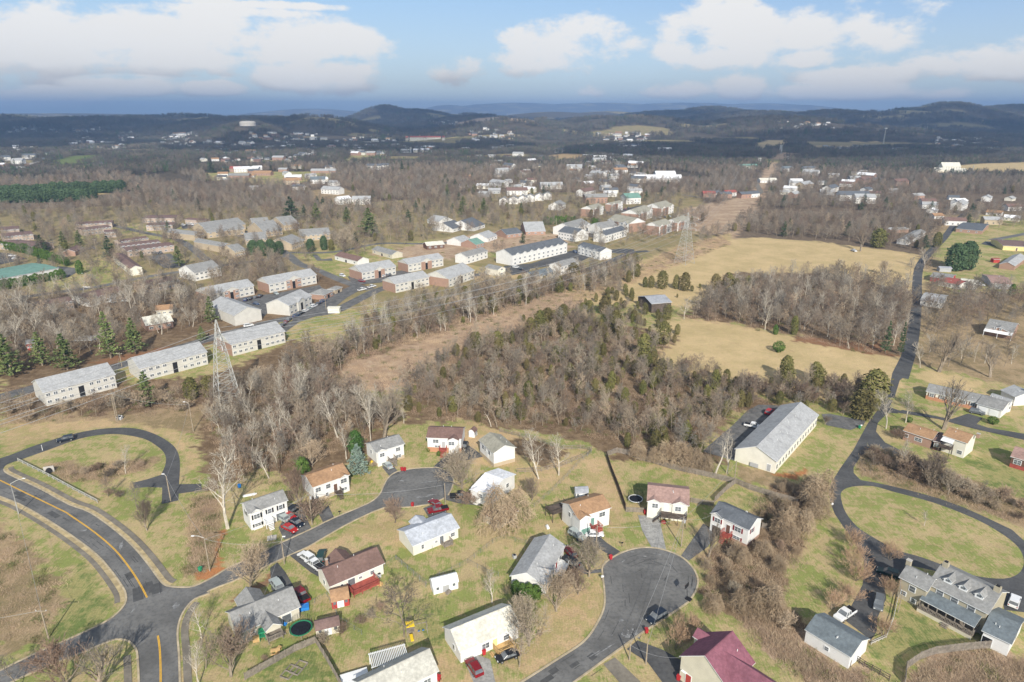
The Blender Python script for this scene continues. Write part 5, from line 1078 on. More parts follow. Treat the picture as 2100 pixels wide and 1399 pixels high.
def car(t, x, y, x2, y2, kind, col, label, group=None, z=0.0, mid=False):
    """front at (x2,y2), tail at (x,y) on the ground"""
    a = W(t, x, y); b = W(t, x2, y2); c = (a+b)/2; rz = math.atan2(b.y-a.y, b.x-a.x)
    if kind not in PROT: PROT[kind] = car_proto(kind); first = True
    else: first = False
    src = PROT[kind]; zz = (0.07 if c.length < 700 else gh(c.x, c.y)+.1)+z
    key = (kind, col)
    if key not in PC:
        PC[key] = {}
        for ch in src.children:
            n = ch.name.split('.')[0]
            if n in ('body', 'roof'):
                me = ch.data.copy(); me.materials.clear(); me.materials.append(M[col]); PC[key][n] = me
    if first:
        r = src; r.location = (c.x, c.y, zz); r.rotation_euler = (0,0,rz)
        for ch in r.children:
            n = ch.name.split('.')[0]
            if n in PC[key]: ch.data = PC[key][n]
    else: r = copy_tree(src, (c.x, c.y, zz), rz, 1.0, swap=PC[key])
    cat_ = {'sedan':'car','suv':'suv','wagon':'car','pickup':'pickup truck'}[kind]
    for k in ('label','category','group'):
        if k in r: del r[k]
    tag(r, label, cat_, group); return r
car('B1',690,190,745,150,'suv','c_black','black suv nearest the white two storey house')
car('B1',655,245,600,215,'wagon','c_silver','silver wagon in the packed driveway')
car('B1',645,205,710,235,'sedan','c_red','upper bright red car of the packed driveway')
car('B1',700,250,765,285,'sedan','c_navy','dark blue car with white bumper in the packed driveway')
car('B1',645,290,720,325,'sedan','c_red','lower bright red car by the street end of the packed driveway')
car('M1',1600,850,1555,810,'sedan','c_silver','blue grey car below the white split level house by the spruce')
car('B1',835,535,770,495,'suv','c_white','white suv on the dark driveway behind the brown roofed house')
car('B1',890,590,830,545,'pickup','c_white','white pickup with dark bed against the brown roofed house')
car('B1',905,530,915,490,'suv','c_green','dark green suv beside the white suv')
car('B1',600,730,575,695,'suv','c_silver','silver suv behind the dark grey roofed house')
car('B1',790,820,745,760,'pickup','c_maroon','faded red pickup at the east side of the dark grey roofed house')
car('B1',1760,150,1700,110,'sedan','c_maroon','crimson car on the grass edge, upper of the pair by the blue roofed house')
car('B2',400,165,290,185,'pickup','c_maroon','long crimson truck behind the bluish grey roof')
car('M2',545,1085,605,1080,'pickup','c_black','black truck beside the white roofed house')
car('M2',620,660,600,700,'wagon','c_black','dark car parked against the brown roofed split level house')
car('B2',1315,340,1375,375,'suv','c_silver','silver suv below the teal door house')
car('B2',1400,330,1465,320,'sedan','c_black','black car below the teal door house')
car('B2',1440,350,1495,350,'sedan','c_white','white car half behind the fan tree at the teal door house')
car('B2',1310,500,1275,460,'wagon','c_maroon','crimson car beside the slate roofed house')
car('B2',1320,570,1270,530,'suv','c_black','black suv beside the slate roofed house')
car('B2',640,1365,570,1260,'wagon','c_maroon','crimson wagon on the worn driveway at the bottom')
car('B2',885,1215,800,1245,'sedan','c_black','dark car hidden behind bare branches next to the crimson wagon')
car('B3',570,915,455,985,'suv','c_navy','dark navy suv parked on the southern turning circle')
car('B4',605,895,495,965,'pickup','c_white','white pickup beside the white garage')
car('B4',800,790,785,910,'suv','c_grey','grey suv on the cracked lot beside the dormer house')
car('B4',925,650,800,610,'wagon','c_green','dark silver green car at the west end of the dormer house')
car('X2',1555,770,1610,610,'suv','c_white','white car parked at the east end of the dormer house')
car('M3',1335,500,1410,515,'pickup','c_white','white truck in the car park behind the long building')
car('M3',1490,410,1530,375,'suv','c_red','bright red suv in the car park behind the long building')
car('M0',600,805,480,830,'suv','c_navy','dark blue suv driving round the loop lane')
car('X5',1230,620,1370,650,'suv','c_grey','grey car under the branches in front of the double garage')
car('U4',670,215,735,235,'pickup','c_white','old white pickup by the bare tree at the edge of the long field')
row_n = ['first','second','third','fourth','fifth','sixth','seventh','eighth']
def carrow(t, a, b, n, dx, dy, cols, what, kinds=('sedan','suv','wagon')):
    for i in range(n):
        u = i/(max(1, n-1)); x = a[0]+(b[0]-a[0])*u; y = a[1]+(b[1]-a[1])*u; c = cols[i % len(cols)]; k = kinds[(i*2+len(what)) % len(kinds)]
        car(t, x-dx/2, y-dy/2, x+dx/2, y+dy/2, k, c, ('%s %s, %s from the left %s' % (c[2:], {'sedan':'car','suv':'suv','wagon':'estate car','pickup':'pickup'}[k], row_n[i], what)) if n > 1 else 'lone %s car %s' % (c[2:], what), 'cars '+what)
carrow('U1',(420,628),(535,598),4,20,-14,['c_blue','c_black','c_grey','c_black'],'in front of the westernmost gabled apartment block')
carrow('U1',(500,660),(510,655),1,30,10,['c_blue'],'in the middle of the apartment car park')
carrow('U1',(665,575),(700,560),1,20,10,['c_silver'],'beside the shrub in the apartment car park')
carrow('U1',(830,760),(1050,640),7,40,-18,['c_blue','c_black','c_white','c_silver','c_white','c_navy','c_blue'],'along the sloping car park')
carrow('U1',(1370,475),(1385,478),1,30,5,['c_maroon'],'by the eastern apartment blocks'); carrow('U1',(1470,440),(1590,425),4,20,-8,['c_grey','c_blue','c_white','c_grey'],'outside the eastern apartment blocks')
carrow('U1',(1370,545),(1450,520),2,40,-10,['c_white','c_white'],'on the kerb above the bare wood',('suv','pickup'))
carrow('U1',(720,840),(770,790),3,20,-20,['c_black','c_maroon','c_grey'],'below the gable ended apartment block'); carrow('U1',(440,840),(470,838),1,30,-5,['c_white'],'on the access road near the lattice tower')
carrow('U1',(1210,430),(1240,425),1,26,8,['c_white'],'at the road fork')
carrow('X4',(275,560),(355,550),2,30,-6,['c_black','c_white'],'at the west end of the townhouse garages'); carrow('X4',(640,490),(700,480),2,22,6,['c_red','c_red'],'beside the longest townhouse row'); carrow('X4',(520,515),(530,515),1,20,5,['c_maroon'],'in the middle of the townhouse car park')
carrow('X4',(855,470),(1010,505),4,30,14,['c_blue','c_silver','c_white','c_white'],'in front of the eastern townhouse row'); carrow('X4',(280,620),(330,640),2,34,4,['c_white','c_navy'],'on the lane below the townhouses')
carrow('X4',(930,240),(1030,225),5,16,10,['c_navy','c_black','c_grey','c_navy','c_black'],'in the townhouse courtyard'); carrow('X4',(1170,85),(1380,40),7,16,10,['c_black','c_navy','c_grey','c_black','c_white','c_maroon','c_black'],'in the upper brick apartment car park'); carrow('X4',(1640,140),(1780,120),4,16,8,['c_grey','c_white','c_black','c_silver'],'below the upper brick apartments')
carrow('X7',(1580,410),(1650,405),3,20,8,['c_black','c_navy','c_black'],'before the red panelled terrace'); carrow('X7',(130,430),(165,462),2,60,0,['c_white','c_white'],'behind the green roofed building'); carrow('X7',(790,370),(960,355),4,24,8,['c_black','c_navy','c_black','c_grey'],'under the twin pines')
carrow('X7',(1150,905),(1290,895),3,40,5,['c_white','c_silver','c_white'],'behind the white based terrace'); carrow('X7',(330,605),(560,590),3,40,10,['c_navy','c_white','c_silver'],'along the white wall of the green roofed building')
carrow('X8',(480,115),(610,105),4,20,4,['c_white','c_silver','c_white','c_grey'],'in the northern apartment car park'); carrow('X8',(1160,180),(1280,175),4,16,8,['c_green','c_navy','c_black','c_white'],'in the enclosed courtyard')
carrow('U2',(640,165),(750,160),3,30,2,['c_white','c_white','c_black'],'beside the white ranch house',('pickup','suv','sedan'))
carrow('X6',(1150,600),(1340,620),3,60,4,['c_navy','c_blue','c_white'],'behind the long eastern houses')
# ------------------------------------------------------------------ poles, wires, pylons
POLES = {}
def pole(key, t, x, y, top, label, arm=None, r=.16, m='pole', cat='utility pole', name='utility_pole', cross=True, lampside=None):
    p, h = height_to(t, x, y, top); h = min(h, 14); root = empty(name, p, 0, label, cat)
    MB().tube((0,0,-.2), (0,0,h), r, r*.65, n=8).build('pole', m, root)
    if cross: MB().box(-1.1, 1.1, -.06, .06, h-.7, h-.55).build('crossarm', m, root); [MB().tube((x_,0,h-.55),(x_,0,h-.32),.05).build('insulator','trim',root) for x_ in (-1,0,1)]
    if arm:
        a = MB(); pts = [Vector((0,0,h-1.2 if cross else h-.1)), Vector((arm[0]*.5,arm[1]*.5,h-.5 if cross else h+.5)), Vector((arm[0],arm[1],h-.45 if cross else h+.6))]
        for q0, q1 in zip(pts, pts[1:]): a.tube(q0, q1, .06, n=6)
        l_ = a.build('lamp_arm', 'steel', root); MB().box(arm[0]-.35, arm[0]+.35, arm[1]-.15, arm[1]+.15, pts[2].z-.08, pts[2].z+.06).build('lamp_head', 'trim', l_)
    if 'transformer' in label: MB().tube((.3,.15,h-2),(.3,.15,h-1.2),.24,n=10).build('transformer','w_grey',root)
    POLES[key] = (p, h); return root
pole('a','B1',107,600,360,'wooden pole with a long lamp arm beside the brown hedge strip',arm=(-2.4,-.2),cross=False)
pole('b','B1',643,550,375,'pale wooden pole at the mouth of the dark driveway',cross=False,arm=(.5,.4))
pole('c','B1',843,270,35,'wooden pole with white transformer in front of the tan roofed house',cross=False)
pole('d','B1',1800,115,-30,'tall plain pole on the kerb of the northern turning circle',cross=False)
pole('e','M0',1400,1310,1105,'leaning wooden pole at the end of the loop lane stub',cross=False,arm=(-.8,.1))
pole('f','M0',955,655,420,'wooden pole with crossarm beside the small white cabinet',cross=True)
pole('f2','M0',968,655,430,'second wooden pole of the pair beside the small white cabinet',cross=False)
pole('g','M0',1585,740,510,'wooden pole with short lamp arm on the brown bank',cross=False,arm=(-1.4,0))
pole('h','M0',350,895,850,'short marker post on the loop lane',r=.09,cross=False,m='trim',name='marker_post',cat='marker post')
pole('i','B0',350,1085,870,'weathered pole with insulators on the brushy bank at the bottom left',cross=True)
pole('j','B0',135,190,-30,'tall steel street lamp with curved arm over the main road',cross=False,arm=(2.6,1.5),r=.12,m='steel',name='street_lamp',cat='street lamp')
pole('k','B3',318,1240,1115,'wooden pole at the mouth of the black driveway',cross=False)
pole('k2','B3',437,1270,1120,'second wooden pole beside the black driveway',cross=False)
pole('l','B3',690,425,205,'wooden pole with transformer in front of the pinkish roofed house',cross=False)
pole('m','B2',1480,480,270,'wooden pole behind the dense fan tree',cross=False)
pole('n','M3',1222,945,780,'yellowish wooden pole at the corner of the stone fences',cross=False)
pole('o','B4',935,900,740,'slim pole at the corner of the stone side wing',cross=False,r=.09)
pole('p','M0',1000,210,90,'wooden pole between the two back apartment blocks',cross=True)
pole('q','U0',800,270,120,'tall wooden pole with lamp behind the pair of parked pines',cross=True); pole('r','U0',1060,470,330,'wooden pole beside the straight railway side road',cross=True); pole('s','U0',712,525,410,'street lamp pole by the straight road sign',cross=False,arm=(-1,0)); pole('t','U0',155,570,480,'wooden pole at the left end of the straight road',cross=True)
pole('u','U0',245,510,440,'plain pole among the round evergreens',cross=False); pole('v','U1',960,370,270,'wooden pole at the bend above the apartment block',cross=True); pole('w','U1',1075,700,580,'slim pole beside the white utility building',cross=False); pole('x','U1',500,250,180,'left pole before the cypress clump',cross=False); pole('y','U1',615,255,190,'right pole before the cypress clump',cross=True)
pole('z','U1',840,250,200,'short wooden pole at the curve by the brick apartments',cross=False); pole('aa','U1',1095,215,130,'tall pale pole beside the two dark cypresses',cross=False); pole('ab','U1',1605,155,70,'pole on the red earth yard',cross=False); pole('ac','U1',1878,140,20,'pole beside the shady car yard',cross=False)
pole('ad','X4',672,250,130,'tall pale pole behind the courtyard townhouses',cross=False,r=.3); pole('ae','U4',1160,330,275,'white topped pole at the lane bend by the long field',cross=False); pole('af','U4',1310,750,690,'wooden pole on the bank east of the lane',cross=True); pole('ag','T4',1410,1170,1085,'pole left of the northern road end',cross=False); pole('ah','T4',1510,1100,1040,'pole with lamp at the northern road end',cross=False,arm=(1,0))
pole('ai','U0',1690,950,890,'pole with white insulators north of the lattice tower',cross=True); pole('aj','U0',450,255,190,'pole rising from the evergreen hedge',cross=False); pole('ak','T0',1000,1150,1080,'pole at the top of the brown terraces',cross=False)
pole('al','X5',20,720,640,'short dark pole by the lane junction',cross=False)
def pylon(t, x, y, top, bw, rz, label, arms, key):
    p, h = height_to(t, x, y, top); root = empty('lattice_pylon', p, rz, label, 'pylon')
    def half(z): u = z/h; return bw/2*(1-u)**1.0*0.92+.45*(1-u)+.35 if u < .62 else (bw/2*.38*.92+.17+.35)*(1-(u-.62)/.38)+.12
    lv = [0,.10,.19,.28,.36,.43,.50,.56,.62,.68,.74,.80,.86,.92,1.0]
    legs = MB(); br = MB(); cs = [(1,1),(-1,1),(-1,-1),(1,-1)]
    for i in range(len(lv)-1):
        z0, z1 = lv[i]*h, lv[i+1]*h; a, b = half(z0), half(z1)
        for j in range(4):
            c0, c1 = cs[j], cs[(j+1) % 4]
            legs.tube((c0[0]*a,c0[1]*a,z0),(c0[0]*b,c0[1]*b,z1), .14, .13, n=4)
            br.tube((c0[0]*a,c0[1]*a,z0),(c1[0]*b,c1[1]*b,z1), .065, n=3); br.tube((c1[0]*a,c1[1]*a,z0),(c0[0]*b,c0[1]*b,z1), .065, n=3); br.tube((c0[0]*b,c0[1]*b,z1),(c1[0]*b,c1[1]*b,z1), .06, n=3)
    legs.build('leg_frame', 'steel', root); br.build('bracing', 'steel', root)
    pts = []
    for u, s_ in arms:
        z = u*h; a = MB()
        for sg in (-1, 1):
            a.tube((0,.25,z),(sg*s_,0,z+.2),.08,n=4); a.tube((0,-.25,z),(sg*s_,0,z+.2),.08,n=4); a.tube((0,0,z+1.6),(sg*s_,0,z+.25),.07,n=4)
        o = a.build('crossarm', 'steel', root)
        for sg in (-1, 1): MB().tube((sg*s_,0,z+.2),(sg*s_,0,z-1.3),.10,n=5).build('insulator', 'trim', o)
        for sg in (-1, 1): pts.append(root.matrix_basis @ Vector((sg*s_, 0, z-1.3)))
    rot = Matrix.Rotation(rz, 4, 'Z'); pts = [p+rot@Vector((sg*s_, 0, u*h-1.3)) for u, s_ in arms for sg in (-1, 1)]
    return pts, p, h
tp1, pb1, ph1 = pylon('O', 470, 842, 656, 7.5, R(-52), 'tall steel lattice pylon left of centre', [(.74,3.2),(.84,3.0),(.93,2.6)], 1)
tp2, pb2, ph2 = pylon('O', 1403, 540, 436, 9, R(-52), 'distant steel lattice pylon on the corridor beside the long field', [(.70,7.5),(.80,7.0),(.92,8.5)], 2)
ax = Vector((tp2[0].x-tp1[0].x, tp2[0].y-tp1[0].y, 0)); 
def wire(a, b, sag, label, r=.05, group=None, n=14):
    mb = MB(); a = Vector(a); b = Vector(b); prev = a
    c = (a+b)/2
    for i in range(1, n+1):
        u = i/n; p = a.lerp(b, u); p.z -= sag*4*u*(1-u); mb.tube(prev-c, p-c, r, n=4, cap=False); prev = p
    o = mb.build('power_line', 'wire'); o.location = c; return tag(o, label, 'power line', group)
for i, (a, b) in enumerate(zip(tp1, tp2)): wire(a, b, 9, 'long wire between the two lattice pylons, %s of six' % row_n[i], .06, 'wires between the pylons', 24)
dirv = (tp1[0]-tp2[0]); dirv.z = 0; dirv.normalize()
for i, a in enumerate(tp1): wire(a, a+dirv*260+Vector((0,0,-1)), 9, 'wire from the near pylon out past the left edge, %s of six' % row_n[i], .06, 'wires left of the near pylon', 18)
p3 = W('T3', 1380, 560); ov = Vector((p3.x, p3.y, 0))-Vector((tp2[0].x, tp2[0].y, 0))
for i, a in enumerate(tp2): wire(a, a+ov.normalized()*420, 10, 'wire running north from the distant pylon, %s of six' % row_n[i], .06, 'wires north of the distant pylon', 18)
mast('T3', 1600, 545, 470, 'faint grey pylon on the corridor in the far hills', 5, name='lattice_pylon'); mast('T3', 1655, 600, 560, 'second faint pylon on the corridor in the far hills', 4, name='lattice_pylon'); mast('T3', 1425, 640, 575, 'faint pylon by the green roofed barn', 5, name='lattice_pylon')
def pw(k1, k2, lb, dz=-.4, sag=1.2, r=.028):
    (a, ha), (b, hb) = POLES[k1], POLES[k2]; wire((a.x,a.y,a.z+ha+dz), (b.x,b.y,b.z+hb+dz), sag, lb, r)
pw('a','c','thin wire over the lawn of the white two storey house'); pw('c','d','thin wire above the northern side street'); pw('a','b','thin wire crossing the side street'); pw('e','a','thin wire over the brown hedge strip'); pw('l','k','thin wire crossing the southern turning circle'); pw('l','m','thin wire over the round headed fan tree')
pw('l','k2','second thin wire crossing the southern turning circle'); pw('l','n','thin wire past the charcoal roofed house'); pw('e','g','thin wire over the loop lane'); pw('f','g','thin wire along the brown bank'); pw('f','p','thin wire behind the back apartment blocks', sag=1)
pw('r','q','thin wire over the small green field'); pw('t','s','thin wire along the straight road', sag=1.5); pw('s','r','thin wire along the straight road east part', sag=1.5); pw('i','j','thin wire over the bottom left bank', sag=2)
a_ = POLES['f']; wire((a_[0].x,a_[0].y,a_[1]-.4), (a_[0].x-130,a_[0].y-12,9), 2, 'thin wire leaving past the left edge above the loop lane', .03); a_ = POLES['i']; wire((a_[0].x,a_[0].y,a_[1]-.5), (a_[0].x-60,a_[0].y-10,8), 2, 'thin wire leaving at the bottom left corner', .03)
# ------------------------------------------------------------------ fences
def fence(s, h, kind, label, m='wood', gap=2.4):
    P = PL(s); c = sum((Vector(p) for p in P), Vector())/len(P); r = empty('fence', (c.x,c.y,0), 0, label, 'fence')
    pm = None; fill = MB(); np_ = 0
    for a, b in zip(P, P[1:]):
        d = Vector((b.x-a.x, b.y-a.y, 0)); L = d.length; d.normalize(); nn = Vector((-d.y, d.x, 0)); n = max(1, round(L/gap))
        for i in range(n+1):
            q = a+d*(L*i/n)-c
            if i == 0 and np_: continue
            np_ += 1
            if pm is None: pw_ = .03 if kind == 'chain' else .06; po = MB().box(-pw_, pw_, -pw_, pw_, -.2, h+.08).build('post', m, r); pm = po.data
            else: po = bpy.data.objects.new('post', pm); COL.objects.link(po); po.parent = r
            po.location = q
        def bar(z, t=.03, hh=.04, off=0):
            A = a-c+nn*off; B = b-c+nn*off; fill.add([(A.x+nn.x*t,A.y+nn.y*t,z),(B.x+nn.x*t,B.y+nn.y*t,z),(B.x-nn.x*t,B.y-nn.y*t,z),(A.x-nn.x*t,A.y-nn.y*t,z),(A.x+nn.x*t,A.y+nn.y*t,z+hh),(B.x+nn.x*t,B.y+nn.y*t,z+hh),(B.x-nn.x*t,B.y-nn.y*t,z+hh),(A.x-nn.x*t,A.y-nn.y*t,z+hh)],
                [(0,3,2,1),(4,5,6,7),(0,1,5,4),(1,2,6,5),(2,3,7,6),(3,0,4,7)])
        if kind == 'picket':
            bar(.35, .03, .09, .05); bar(h-.35, .03, .09, .05); k = max(2, int(L/.17)); 
            for i in range(k):
                q = a+d*(L*(i+.5)/k)-c; w_ = .062; hz = h+random.uniform(-.05,.04); e = [q+d*w_+nn*.012, q-d*w_+nn*.012, q-d*w_-nn*.012, q+d*w_-nn*.012]
                fill.add([(p.x,p.y,.05) for p in e]+[(p.x,p.y,hz) for p in e], [(4,5,6,7),(0,1,5,4),(1,2,6,5),(2,3,7,6),(3,0,4,7)])
        elif kind == 'chain':
            bar(h-.02, .015, .025); k = max(2, int(L/.45))
            for i in range(k):
                for sg in (-1, 1):
                    q0 = a+d*(L*i/k)-c; q1 = a+d*(L*min(k, i+2)/k)-c
                    if sg > 0: fill.tube((q0.x,q0.y,.05),(q1.x,q1.y,h), .008, n=3, cap=False)
                    else: fill.tube((q0.x,q0.y,h),(q1.x,q1.y,.05), .008, n=3, cap=False)
        elif kind == 'rail':
            for z in (.35,.8,h-.1): bar(z, .035, .12)
    f = fill.build({'picket':'pickets','chain':'mesh','rail':'rail'}[kind], m, r); return r
fence('M3 175,745 260,712 360,735 440,770 560,800 700,845 850,880 1040,920 1220,965',1.8,'picket','long weathered picket fence curving behind the pinkish roofed house')
fence('M3 175,745 215,870 270,1010 330,1180',1.8,'picket','dark picket fence running down beside the trampoline','wood_dark')
fence('M3 335,1200 505,1205',1.5,'picket','short pale fence section left of the pinkish roofed house')
fence('M3 1235,965 1160,1020 1060,1120',1.8,'picket','short fence run down to the charcoal roofed house')
fence('M3 1235,968 1340,1015 1450,1050 1560,1085 1640,1105 1740,1135',1.8,'picket','weathered fence with dark posts above the charcoal roofed house')
fence('M3 865,1120 960,1140 1050,1150',1.6,'picket','short fence linking the pinkish and charcoal roofed houses')
fence('B3 1270,290 1370,310',1.6,'picket','short fence right of the charcoal roofed house')
fence('M2 900,545 1000,570 1120,595 1190,612 1320,660 1420,690 1560,685 1650,700 1620,740 1400,830 1240,870 1040,880',1.5,'rail','low rail fence round the yard of the two bare trees','wood')
fence('M2 1650,720 1550,800 1450,910 1300,1060 1180,1160 1020,1140',1.2,'chain','wire mesh fence on the diagonal between the two yards','chain')
fence('B1 360,1385 580,1260 720,1180 868,1118',1.7,'picket','new double rail fence across the bottom yard','wood')
fence('B1 868,1118 960,1270 1060,1450',1.7,'picket','fence turning down past the vegetable beds','wood')
fence('B1 770,880 950,785 1040,960 1200,1060',1.2,'chain','wire mesh fence between the barn shaped shed and trampoline','chain')
fence('B1 1370,570 1450,520 1660,720 1760,640',1.2,'chain','wire mesh fence beside the bluish roofed house','chain')
fence('B2 40,520 260,700 560,545 740,400 820,370',1.2,'chain','wire mesh fence behind the white shed','chain')
fence('B2 560,545 700,620 780,640',1.2,'chain','short wire mesh fence by the small bare tree','chain')
fence('B2 820,370 980,410 1030,380',1.2,'chain','short wire mesh fence by the slate roofed house','chain')
fence('B4 1700,1150 1400,1175 1200,1200 1090,1240 990,1310 980,1420',2.0,'picket','tall curved privacy fence around the back of the dormer house','wood')
fence('B4 590,1290 620,1240 690,1290 800,1350 870,1390',1.4,'rail','broken brown timber fence below the white garage','wood_dark',1.2)
fence('M0 150,985 400,1110 600,1220 800,1325',1.1,'rail','white guard rail between the main road and the teardrop island','steel',3)
fence('M0 1600,1250 1700,1230',.8,'rail','low broken fence at the east stub of the loop lane','wood')
fence('U1 1640,460 1660,470',1,'rail','tiny fence by the eastern apartment blocks','wood')
fence('B4 940,770 900,950 850,1080 740,1130',.35,'rail','low stone edging between lawn and cracked lot','concrete',1.0)
# ------------------------------------------------------------------ yard things
def trampoline(t, x, y, r, label, net=True):
    p = W(t, x, y); o = empty('trampoline', p, .3, label, 'trampoline'); n = 28
    c = [(math.cos(2*math.pi*i/n), math.sin(2*math.pi*i/n)) for i in range(n)]
    a = MB(); a.add([(r*.86*u, r*.86*v, .86) for u, v in c], [tuple(range(n))]); a.build('jumping_mat', 'net', o)
    b = MB()
    for i in range(n):
        (u0,v0),(u1,v1) = c[i], c[(i+1) % n]; b.add([(r*.87*u0,r*.87*v0,.9),(r*.87*u1,r*.87*v1,.9),(r*u1,r*v1,.9),(r*u0,r*v0,.9),(r*.87*u0,r*.87*v0,.84),(r*.87*u1,r*.87*v1,.84),(r*u1,r*v1,.84),(r*u0,r*v0,.84)],[(0,1,2,3),(7,6,5,4),(3,2,6,7)])
    b.build('edge_pad', 'plastic_green' if 'green' in label else 'trim', o)
    for i in range(0, n, 7): MB().tube((c[i][0]*r, c[i][1]*r, 0), (c[i][0]*r, c[i][1]*r, .9), .04).build('leg', 'steel', o)
    nn = MB()
    for i in range(0, n, 4): nn.tube((c[i][0]*r, c[i][1]*r, .9), (c[i][0]*r, c[i][1]*r, 2.7), .03, n=4)
    for z in np.linspace(1.05, 2.65, 9):
        for i in range(n): nn.tube((c[i][0]*r, c[i][1]*r, z), (c[(i+1) % n][0]*r, c[(i+1) % n][1]*r, z), .012, n=3, cap=False)
    for i in range(n): nn.tube((c[i][0]*r, c[i][1]*r, .9), (c[i][0]*r, c[i][1]*r, 2.65), .01, n=3, cap=False)
    nn.build('safety_net', 'net', o)
trampoline('B1', 765, 1035, 2.3, 'large black trampoline with green edge pad'); trampoline('M3', 412, 1112, 2.0, 'netted trampoline with white rim beside the pinkish roofed house')
def shed_barn(t, x, y, rz, L, Wd, h, wall, roof, label):
    p = W(t, x, y); r = empty('shed', p, rz, label, 'shed'); FOOT.append((p.x,p.y,L/2+.5,Wd/2+.5,rz)); w = Wd/2
    prof = [(-w,0),(w,0),(w,h),(w*.55,h+w*.6),(0,h+w*.85),(-w*.55,h+w*.6),(-w,h)]
    fixn(MB().extrude(prof, 'x', -L/2, L/2).build('wall', wall, r)); q = MB(); rp = [(w+.12,h-.08),(w*.57,h+w*.66),(0,h+w*.92),(-w*.57,h+w*.66),(-w-.12,h-.08)]
    for (a0,a1),(b0,b1) in zip(rp, rp[1:]): q.slab([(-L/2-.15,a0,a1),(L/2+.15,a0,a1),(L/2+.15,b0,b1),(-L/2-.15,b0,b1)],.06,0,0)
    fixn(q.build('roof', roof, r)); d = MB().box(-.7, .7, -w-.05, -w+.05, .05, 1.9).build('door', 'trim' if wall != 'trim' else 'w_grey', r)
    for s_ in (-1,1): MB().box(s_*L*.33-.3, s_*L*.33+.3, -w-.05, -w+.05, 1.0, 1.7).build('window', 'glass', r)
shed_barn('B1',1043,822,R(20),3.6,3.6,1.9,'w_red',M['tan'],'bright red barn shaped shed below the brown roofed house')
shed_barn('B2',390,720,R(22),5.6,2.8,1.9,'trim','trim','long white barn shaped shed with two small windows')
shed_barn('B1',955,1030,R(20),4.6,2.6,1.9,'w_beige',M['dbrown'],'beige shed with brown roof beside the trampoline lawn')
shed_barn('M2',680,575,R(70),2.4,2.0,2.0,'trim',M['brown'],'tiny white shed with brown roof behind the northern turning circle')
shed_barn('M2',1565,1075,R(5),3.4,2.6,2.0,'w_white',M['tin'],'small grey roofed shed behind the teal door house')
shed_barn('M0',985,640,R(0),1.4,1.2,1.0,'trim','trim','small white cabinet beside the pole pair')
def boxy(name, t, x, y, parts, label, cat, rz=0.3):
    p = W(t, x, y); r = empty(name, p, rz, label, cat)
    for (nm, m, bs) in parts:
        a = MB(); [a.box(*b) for b in bs]; a.build(nm, m, r)
    return r
def bin_(t, x, y, m, label): 
    p = W(t, x, y); r = empty('wheelie_bin', p, random.random()*3, label, 'bin'); a = MB(); a.extrude([(-.28,0.08),(.28,0.08),(.36,1.0),(-.36,1.0)],'y',-.3,.3); fixn(a.build('body', m, r)); MB().box(-.4,.4,-.34,.34,1.003,1.09).build('lid', m, r); [MB().tube((-.3,s_*.3,.12),(-.3,s_*.24,.12),.12,n=8).build('wheel','black',r) for s_ in (-1,1)]
for t, x, y, lb in [('B1',1565,135,'red bin on the kerb of the northern turning circle'),('M1',1695,860,'left red bin by the northern driveway'),('M1',1718,862,'right red bin by the northern driveway'),('B2',1585,515,'red bin on the western kerb of the southern turning circle'),('B3',440,1045,'red bin on the southern kerb'),('B3',430,190,'red bin beside the worn pale driveway'),
                    ('B2',675,1200,'red bin in front of the cream roofed house'),('B2',350,1385,'red bin at the bottom beside the cream roof'),('M1',1085,1070,'red bin against the tan roofed house'),('B3',672,1385,'crimson bin at the maroon roofed house')]: bin_(t, x, y, 'plastic_red', lb)
bin_('B1',320,1,'plastic_blue','blue bin behind the white two storey house'); bin_('B1',40,600,'plastic_green','green bin on the hedge strip'); bin_('M4',750,515,'plastic_green','dark green bin at the lane junction')
acunit('B1',1325,640,'grey cooling unit at the end of the brown roofed house'); acunit('B2',292,432,'cooling unit beside the bluish roofed house'); acunit('B1',668,950,'white tank at the back of the dark grey roofed house'); acunit('B2',895,505,'small unit west of the slate roofed house')
boxy('mailbox','B4',456,145,[('post','wood',[(-.05,.05,-.05,.05,0,1.0)]),('box','trim',[(-.3,.3,-.18,.18,1.003,1.4)])],'white mailbox beside the dark private lane','mailbox')
boxy('mailbox','B2',1525,670,[('post','wood',[(-.05,.05,-.05,.05,0,1.0)]),('box','trim',[(-.3,.3,-.15,.15,1.003,1.35)])],'pale mailbox on the kerb of the southern turning circle','mailbox')
boxy('mailbox','B3',265,425,[('post','wood_dark',[(-.05,.05,-.05,.05,0,1.0)]),('box','black',[(-.25,.25,-.12,.12,1.003,1.25)])],'black mailbox north west of the southern turning circle','mailbox')
boxy('mailbox','M1',1185,1225,[('post','wood_dark',[(-.05,.05,-.05,.05,0,1.0)]),('box','black',[(-.25,.25,-.12,.12,1.003,1.25)])],'black mailbox on the lawn edge of the side street','mailbox')
boxy('mailbox','M4',760,515,[('post','wood',[(-.05,.05,-.05,.05,0,1.0)]),('box','trim',[(-.3,.3,-.15,.15,1.003,1.35)])],'white mailbox at the lane junction','mailbox')
boxy('play_set','B1',490,1090,[('tower','plastic_green',[(-.6,.6,-.6,.6,.9,1.0),(-.6,-.5,-.6,-.5,0,2.0),(.5,.6,-.6,-.5,0,2.0),(-.6,-.5,.5,.6,0,2.0),(.5,.6,.5,.6,0,2.0),(-.7,.7,-.7,.7,2.003,2.2)]),('slide','plastic_yellow',[(.6,2.2,-.3,.3,.35,.5)]),('panel','wood_new',[(-1.9,-.61,-.5,.5,0,.8)])],'green and tan plastic play set behind the dark grey roofed house','play set')
